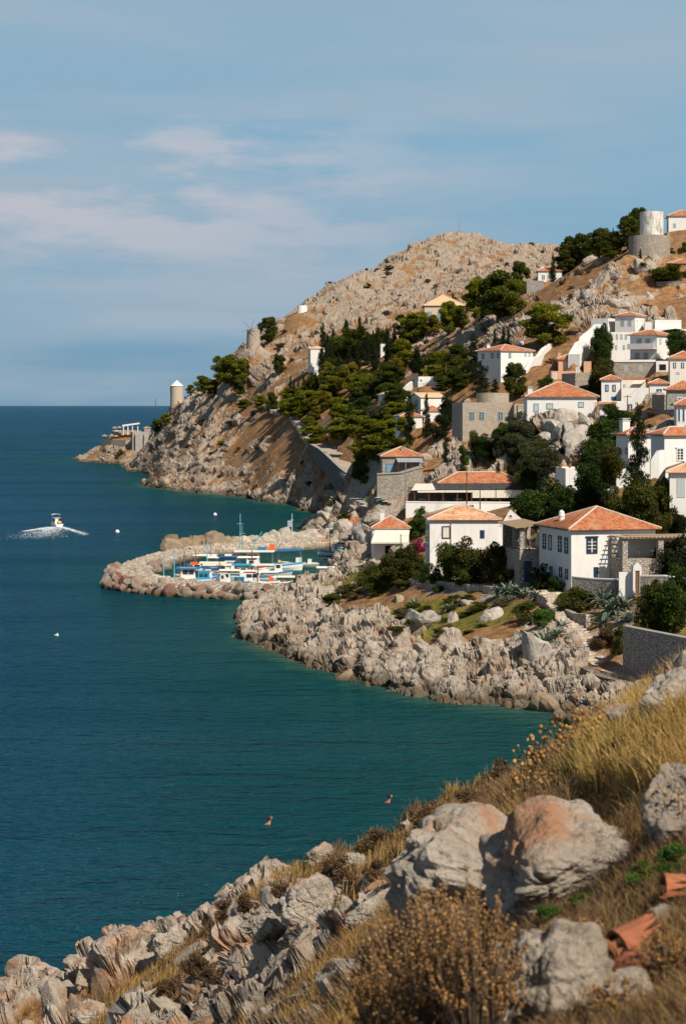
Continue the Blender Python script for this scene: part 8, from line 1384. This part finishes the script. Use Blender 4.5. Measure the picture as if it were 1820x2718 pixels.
swimmer(704, 2188, 'woman with tied-up dark hair swimming breaststroke to the right in the open bay', 'skin', 'hair_brown', 'swim_teal', True, False).scale = (1.25,) * 3
swimmer(1022, 2130, 'tanned swimmer with dark hair and yellow shorts near the shore scrub', 'skin_dark', 'hair_dark', 'shorts_yellow', False, True).scale = (1.25,) * 3
def sitter(px, py, label, skin, suit, D=455):
    q = hit(px, py, D); o = empty('person', q, label, 'person')
    J = [((0, 0, .25), .15, .12), ((0, .02, .5), .13, .10), ((0, .03, .72), .16, .11), ((0, .0, .86), .05), ((0, -.02, .93), .05), ((.1, -.1, .24), .09), ((.16, -.45, .42), .06), ((.17, -.55, .05), .04), ((.17, -.68, .03), .035), ((-.1, -.1, .24), .09), ((-.16, -.48, .36), .06), ((-.17, -.6, .03), .04), ((-.17, -.72, .02), .035), ((.22, .03, .70), .05), ((.30, -.1, .42), .04), ((.2, -.35, .40), .03), ((-.22, .03, .70), .05), ((-.30, .1, .42), .04), ((-.28, .15, .2), .03)]
    E_ = [(0, 1), (1, 2), (2, 3), (3, 4), (0, 5), (5, 6), (6, 7), (7, 8), (0, 9), (9, 10), (10, 11), (11, 12), (2, 13), (13, 14), (14, 15), (2, 16), (16, 17), (17, 18)]
    body('body', J, E_, skin, o); head(o, (0, -.03, 1.05), skin, 'hair_dark', .105, (0, -1, 0)); body('swimwear', [((0, 0, .2), .17, .14), ((0, .01, .36), .155, .13), ((0, .02, .6), .15, .125)], [(0, 1), (1, 2)], suit, o)
sitter(838, 1416, 'bather in a red swimsuit sitting on the beach boulders', 'skin', 'swim_red'); sitter(845, 1412, 'pale bather sitting right of the red swimsuit on the boulders', 'skin', 'hull_white'); sitter(868, 1430, 'person in violet sitting low on the harbour slope', 'skin_dark', 'navy_trim')
q = hit(938, 1404, 455); m = MB()
for k in range(16): a_ = k * pi / 8; b_ = a_ + pi / 8; m.tube(q + Vector((cos(a_) * .55, 0, 1.6 + sin(a_) * .55)), q + Vector((cos(b_) * .55, 0, 1.6 + sin(b_) * .55)), .13, n=6)
o = empty('life_ring', q, 'orange life ring on a stand above the harbour beach', 'life ring'); m.build('ring', MAT['orange'], o); m = MB(); m.tube(q - Vector((0, 0, .4)), q + Vector((0, 0, 1.1)), .08); m.build('stand', MAT['metal_grey'], o)
# ---------------------------------------------------------------- foreground: boulders, scrub, dry grass, seed heads
def frock(px, py, wpx, hpx, label, seed, rot=(0, 0, 0), mat='fore_rock', sink=.25, deep=.9, sub=6, D=None):
    q = P(px, py, D) if D else fhit(px, py + hpx * .3)
    if q is None: return
    D_ = q.y; c0 = P(px, py, D_); w_ = wpx * (1.35 if wpx > 240 else 1.15) / 2 / F * D_; h_ = hpx * (1.35 if wpx > 240 else 1.1) / 2 / F * D_
    V_, T_ = rock_mesh(np.random.default_rng(seed), sub, 11, .13, (w_, w_ * deep, h_), .09); me = bpy.data.meshes.new('boulder'); me.from_pydata(V_.tolist(), [], T_.tolist()); me.materials.append(MAT[mat]); o = bpy.data.objects.new('boulder', me); COL.objects.link(o)
    o.location = (c0.x, c0.y + w_ * deep * .3, c0.z - h_ * sink * .3); o.rotation_euler = tuple(R(a) for a in rot); ptag(o, label, 'boulder'); return o
m = MT('fore_rock', .95, .12); v = m.pos(); c_ = rock_color(m, v, 2.2, .55); fine = m.ramp(m.noise(v, 30, 5, .7), (.3, .35), (.5, 0)); m.col(m.mix(fine, c_, (.2, .17, .14))); m.bump(m.noise(v, 5, 8, .7), .9, .12); m.bump(m.noise(v, 30, 5, .7), .6, .015); MAT['fore_rock'] = m.m
for k, a in enumerate((
 (1290, 2345, 430, 250, 'big grey and orange boulder in the middle of the foreground', (0, 12, 10)), (1500, 2315, 420, 215, 'rust-stained right half of the big foreground boulder', (0, -15, 30)),
 (1470, 2640, 330, 300, 'pale rough boulder at the bottom edge beside the dry shrub', (0, -10, 0)), (1690, 2640, 130, 110, 'small whitish stone at the bottom right', (20, 0, 0)), (1815, 2120, 150, 230, 'dark shaded rock at the right edge', (0, 12, 0)), (1770, 1860, 150, 150, 'pale lichen-covered rock on the right skyline', (0, -20, 0)), (1670, 1900, 110, 70, 'low blurred rock left of the lichen rock', (0, 0, 0)),
 (830, 2410, 130, 130, 'tall pale boulder near the shore slope', (0, 5, 20)), (700, 2465, 120, 80, 'sharp-edged pale rock left of the tall boulder', (10, 0, 0)), (495, 2480, 60, 60, 'white jagged rock at the upper shore edge', (0, 15, 0)), (440, 2505, 60, 70, 'narrow cracked rock next to the white jagged one', (0, 0, 30)), (380, 2555, 70, 60, 'grey rounded rock on the lower shore edge', (0, 0, 0)), (232, 2600, 60, 40, 'pale rock low on the shore edge', (0, 0, 0)), (850, 2275, 70, 60, 'pale rock at the top of the shore slope', (0, 0, 0)), (940, 2300, 80, 60, 'lichen-spotted rock beside the brown scrub', (0, 0, 40)), (718, 2345, 40, 26, 'small white stone in the dry grass', (0, 0, 0)), (1075, 2192, 26, 26, 'small white stone in the brown scrub', (0, 0, 0)), (1140, 2160, 40, 24, 'flat pale stone near the scrub edge', (0, 0, 0)), (1105, 2290, 120, 110, 'grey craggy rock left of the big boulder', (0, 10, 0)),
 (1000, 2420, 150, 90, 'long cracked rock below the craggy grey one', (0, -8, 0)), (965, 2400, 34, 60, 'upright tooth-shaped stone left of the dry shrub', (0, 0, 0)), (915, 2400, 30, 50, 'second smaller upright stone beside the tooth-shaped one', (0, 0, 0)), (1780, 2440, 100, 50, 'grey slab at the right edge below the green weed', (0, 10, 0)), (250, 2690, 90, 60, 'rock among dry grass at the bottom left', (0, 0, 0)))):
    frock(*a[:5], seed=100 + k, rot=a[5])
# broken terracotta
def tile(px, py, L_, rz, ry, label):
    q = fhit(px, py); o = empty('broken_tile', q + Vector((0, 0, .04)), label, 'tile'); m = MB(); n_ = 7
    for k in range(n_):
        a0, a1 = pi * k / n_, pi * (k + 1) / n_; r0, r1 = .06, .048; m.hexa([(-L_ / 2, cos(a0) * r1, sin(a0) * r1), (L_ / 2, cos(a0) * r1, sin(a0) * r1), (L_ / 2, cos(a0) * r0, sin(a0) * r0), (-L_ / 2, cos(a0) * r0, sin(a0) * r0), (-L_ / 2, cos(a1) * r1, sin(a1) * r1), (L_ / 2 - .02 * k, cos(a1) * r1, sin(a1) * r1), (L_ / 2 - .02 * k, cos(a1) * r0, sin(a1) * r0), (-L_ / 2, cos(a1) * r0, sin(a1) * r0)])
    m.build('shard', MAT['terracotta'], o, False); o.rotation_euler = (.2, ry, rz)
tile(1690, 2530, .15, .5, -.25, 'broken terracotta roof tile lying across the scrub at the lower right'); tile(1795, 2400, .10, .1, .1, 'terracotta tile fragment at the right edge'); tile(1600, 2585, .09, 1.2, .2, 'small orange tile shard near the pale bottom boulder'); tile(1700, 2620, .12, 2.0, .1, 'rusty tile shard beside the whitish stone')
# blades: many thin bent strips
def blades(name, pts, hgt, wid, mat, seed, label, lean=.35, dirv=None, seg=3, kind='stuff', cat='grass', heads=None):
    r = np.random.default_rng(seed); n_ = len(pts); pts = np.asarray(pts); h_ = hgt * r.uniform(.45, 1.2, n_); a = r.uniform(0, 2 * pi, n_); ln = lean * r.uniform(.2, 1.3, n_)
    d = np.stack([np.cos(a), np.sin(a), 0 * a], 1)
    if dirv is not None: d = d * .6 + np.array(dirv)
    a2 = r.uniform(0, 2 * pi, n_); sd_ = np.stack([np.cos(a2), np.sin(a2), 0 * a2], 1); V_ = []
    for j in range(seg + 1):
        t = j / seg; c_ = pts + d * (ln * h_ * t ** 1.8)[:, None]; c_ = c_ + np.stack([0 * h_, 0 * h_, h_ * t * (1 - .25 * t * ln)], 1); w_ = (wid * (1 - t * .85))
        V_ += [c_ - sd_ * (w_ * np.ones(n_))[:, None], c_ + sd_ * (w_ * np.ones(n_))[:, None]]
    V_ = np.stack(V_, 1).reshape(-1, 3); k = 2 * (seg + 1); b_ = (np.arange(n_) * k)[:, None]; Q_ = np.concatenate([b_ + np.array([[2 * j, 2 * j + 1, 2 * j + 3, 2 * j + 2]]) for j in range(seg)], 1).reshape(-1, 4)
    tone = np.repeat(np.clip(r.uniform(0, 1, n_) * .7 + .3 * (vnoise(pts * 3, 3) + .5), 0, 1), seg); o = tri_mesh(name, V_, Q_, MAT[mat], None, {'tone': tone}, k=4); ptag(o, label, cat, kind=kind); return o, V_.reshape(n_, seg + 1, 2, 3)[:, -1, 0]
leafmat('straw', (.28, .17, .055), (.54, .36, .12), (.70, .50, .21), .3); leafmat('brown_scrub', (.10, .06, .035), (.27, .17, .085), (.42, .28, .13), .2); leafmat('ochre_scrub', (.22, .12, .04), (.44, .27, .085), (.6, .40, .14), .25); leafmat('green_grass', (.05, .055, .012), (.15, .15, .03), (.3, .25, .06), .3); leafmat('seed', (.20, .10, .035), (.38, .21, .075), (.52, .33, .14), .2)
gpx = CX + GVd[:, 0] / GVd[:, 1] * F; gpy_ = HZ + (EH - GVd[:, 2]) / GVd[:, 1] * F
def pick(mask, n_, seed):
    ix = np.nonzero(mask)[0]; r = np.random.default_rng(seed); ix = r.choice(ix, min(n_, len(ix)), replace=len(ix) < n_); p = GVd[ix] + np.stack([r.uniform(-1, 1, len(ix)), r.uniform(-1, 1, len(ix)), np.zeros(len(ix))], 1) * (GVd[ix, 1] * .002)[:, None]; return p
Dg_ = GVd[:, 1]; soft = (rk < .35); inside = (gpx > -60) & (gpx < 1900) & (gpy_ < 2900)
nz = fbm(GVd / 1.6, 3, 90); nz2 = fbm(GVd / .7, 3, 95)
far_m = soft & inside & (Dg_ > 24) & (nz2 > -.12); mid_m = soft & inside & (Dg_ > 11) & (Dg_ <= 26) & (nz2 > -.2); near_m = soft & inside & (Dg_ > 4.5) & (Dg_ <= 12)
blades('dry_grass', pick(far_m & (nz > -.1), 20000, 1), .28, .010, 'straw', 1, 'straw-coloured dry grass between the shore rocks', .5, dirv=(.3, -.2, 0))
blades('scrub', pick(far_m & (nz < .12), 22000, 2), .28, .013, 'brown_scrub', 2, 'grey-brown twiggy scrub on the shore slope', .7, cat='scrub')
blades('scrub', pick(mid_m & (gpx < 1520), 42000, 3), .19, .006, 'brown_scrub', 3, 'brown scrub band behind the big foreground boulder', .7, cat='scrub')
blades('scrub', pick(mid_m & (gpx < 1560) & (nz > -.1), 12000, 4), .20, .005, 'ochre_scrub', 4, 'ochre scrub tips behind the big foreground boulder', .6, cat='scrub')
gm = soft & inside & (gpx > 1440) & (gpy_ < 2110)
blades('dry_grass', pick(gm & (gpx > 1540), 22000, 5), .20, .0042, 'straw', 5, 'tall golden grass on the right skyline', .6, dirv=(-.25, .1, 0), seg=4)
blades('dry_grass', pick(gm & (gpx < 1640) & (nz > -.25), 9000, 6), .15, .004, 'green_grass', 6, 'greenish grass among the thistles', .5, cat='grass')
blades('scrub', pick(near_m & (gpx > 1250), 42000, 7), .07, .0020, 'brown_scrub', 7, 'fine dead twigs covering the near ground', .9, cat='scrub')
blades('dry_grass', pick(near_m & (gpx > 1600), 2500, 8), .09, .0018, 'straw', 8, 'near dry grass at the right edge', .8, seg=4)
blades('dry_grass', pick(soft & inside & (Dg_ > 9) & (Dg_ < 30) & (gpx < 1150) & (nz > 0), 6000, 9), .16, .004, 'ochre_scrub', 9, 'short ochre grass between the cracked rocks', .6)
wide = (rk < .4) & (Dg_ > 3) & (Dg_ < 60) & (gpx > 1880) & (gpx < 9000)
blades('dry_grass', pick(wide, 24000, 31), .18, .006, 'straw', 31, 'dry grass on the slope beyond the right edge', .6); blades('scrub', pick(wide, 24000, 32), .14, .006, 'brown_scrub', 32, 'brown scrub on the slope beyond the right edge', .7, cat='scrub')
# individual foreground bushes
for k, (px, py, wp, hp, mt, lab) in enumerate(((600, 2440, 90, 70, 'dry_leaf', 'dark dry bush on the upper shore slope'), (650, 2420, 80, 60, 'dry_leaf', 'brown bush beside the sharp-edged pale rock'), (760, 2400, 90, 80, 'dry_leaf', 'bush left of the tall pale boulder'), (900, 2330, 110, 80, 'dry_leaf', 'bush behind the tall pale boulder'), (520, 2590, 90, 70, 'dry_leaf', 'bush in the dry grass hollow'), (450, 2640, 90, 60, 'dry_leaf', 'bush at the lower left hollow'), (560, 2600, 80, 60, 'dry_leaf', 'grey bush above the orange-stained rock'), (860, 2275, 60, 40, 'bush_leaf', 'small green bush near the slope top'), (1000, 2260, 120, 70, 'dry_leaf', 'brown bush on the scrub slope, left'), (1150, 2200, 130, 90, 'dry_leaf', 'brown bush on the scrub slope, right'), (1330, 2100, 150, 110, 'dry_leaf', 'dark twiggy bush at the thistle stand'), (1000, 2330, 80, 60, 'dry_leaf', 'bush beside the craggy grey rock'), (1260, 2160, 140, 90, 'dry_leaf', 'wide bush behind the big boulder'), (440, 2440, 0, 0, '', ''))):
    if not wp: continue
    q = fhit(px, py)
    if q is not None: plant_at('shrub', q - Vector((0, 0, .03)), wp / F * q.y, hp / F * q.y, lab, mt, None, ('dry_bush', 'bush'))
def seed_plant(px, py, wpx, hpx, n_, label, headsize, seed, hm='seed', D=None, stem='twig', name='seed_plant', cyl=False):
    q = P(px, py, D) if D else fhit(px, py)
    if q is None: return
    s = q.y / F; r = np.random.default_rng(seed); o = empty(name, q, label, 'plant'); m = MB(); V_ = []; T_ = []; tn_ = []
    ico = bmesh.new(); bmesh.ops.create_icosphere(ico, subdivisions=1, radius=1); iv = np.array([v_.co[:] for v_ in ico.verts]); it = np.array([[v_.index for v_ in f.verts] for f in ico.faces]); ico.free()
    for k in range(n_):
        a = r.uniform(0, 2 * pi); q_ = r.uniform(.05, 1) ** .7; x = cos(a) * q_ * wpx / 2 * s; y = sin(a) * q_ * wpx / 2 * s; z = hpx * s * r.uniform(.35, 1.0) * (1 - .35 * q_); b0 = (x * .25, y * .25, -.02)
        mid = (x * .6 + r.normal() * .01, y * .6, z * .55); m.path([b0, mid, (x, y, z)], .0028, .0012, 3)
        nh = 1 if not cyl else r.integers(3, 9)
        for j in range(nh):
            hs = headsize * s * r.uniform(.7, 1.3) * (1 if not cyl else .6); t = 1 - (j * .09 if cyl else 0); b_ = len(V_) ; cx_, cy_, cz_ = (x * t + mid[0] * (1 - t) + (r.normal() * hs if cyl else 0), y * t + mid[1] * (1 - t) + (r.normal() * hs if cyl else 0), z * t + mid[2] * (1 - t))
            V_.extend((iv * hs * np.array([1, 1, 1.15]) + np.array([cx_, cy_, cz_])).tolist()); T_.extend((it + b_).tolist()); tn_ += [r.uniform(0, 1)] * len(it)
    m.build('stem', MAT[stem], o, False); hd = tri_mesh('seed_head', V_, np.array(T_), MAT[hm], o, {'tone': tn_}); hd['kind'] = 'stuff'; return o
r_ = np.random.default_rng(21)
for k, (px, py, w_, h_, n_, lab) in enumerate(((1390, 2150, 90, 100, 26, 'thistle cluster lowest beside the brown bush'), (1420, 2090, 100, 110, 30, 'thistle cluster second from the left'), (1470, 2060, 110, 120, 34, 'thistle cluster in the middle of the stand'), (1520, 2010, 100, 110, 30, 'thistle cluster before the golden grass'), (1560, 1965, 90, 100, 26, 'thistle cluster near the skyline'), (1450, 2150, 100, 100, 26, 'thistle cluster above the big boulder'), (1590, 2000, 90, 90, 22, 'thistle cluster inside the golden grass'), (1400, 2020, 70, 80, 16, 'thistle cluster rising against the sea'))):
    seed_plant(px, py, w_ * 1.3, h_ * 1.35, int(n_ * 1.5), lab, 5.5, 30 + k)
for k, (px, py, w_, h_, n_, lab, D) in enumerate(((1150, 2780, 380, 470, 420, 'large dry shrub with ochre seed heads in the bottom centre', 6.6), (1270, 2790, 260, 520, 230, 'right side stems of dry ochre seed heads beside the bottom boulder', 6.2), (1000, 2790, 220, 300, 110, 'left dry shrub with ochre seed heads at the bottom', 7.0), (1200, 2700, 360, 390, 260, 'twiggy seed plant in front of the big boulder', 7.4))):
    seed_plant(px, py, w_, h_, n_, lab, 6.5, 60 + k, 'seed', D, 'twig', 'dry_shrub', True)
seed_plant(1560, 2520, 260, 90, 150, 'low tangle of dead twigs behind the pale bottom boulder', 4.5, 80, cyl=True, name='dry_shrub'); seed_plant(1780, 2600, 200, 150, 120, 'ochre seed plant at the lower right edge', 5.5, 81, cyl=True, name='dry_shrub'); seed_plant(1640, 2700, 200, 120, 110, 'low ochre twigs under the broken tile', 5, 82, cyl=True, name='dry_shrub'); seed_plant(1800, 2200, 160, 160, 60, 'curling dry stems before the dark right rock', 4, 83, name='dry_shrub')
for k, (px, py, wp, hp, lab) in enumerate(((1720, 2350, 120, 80, 'bright green weed at the right edge, left part'), (1790, 2330, 130, 100, 'bright green weed at the right edge, right part'), (1450, 2440, 80, 50, 'green weed at the foot of the big boulder'), (1560, 2400, 110, 36, 'low green weed trailing along the boulder base'))):
    q = fhit(px, py)
    if q is not None: plant_at('shrub', q, wp / F * q.y, hp / F * q.y, lab, 'weed_leaf', None, ('weed', 'plant'))
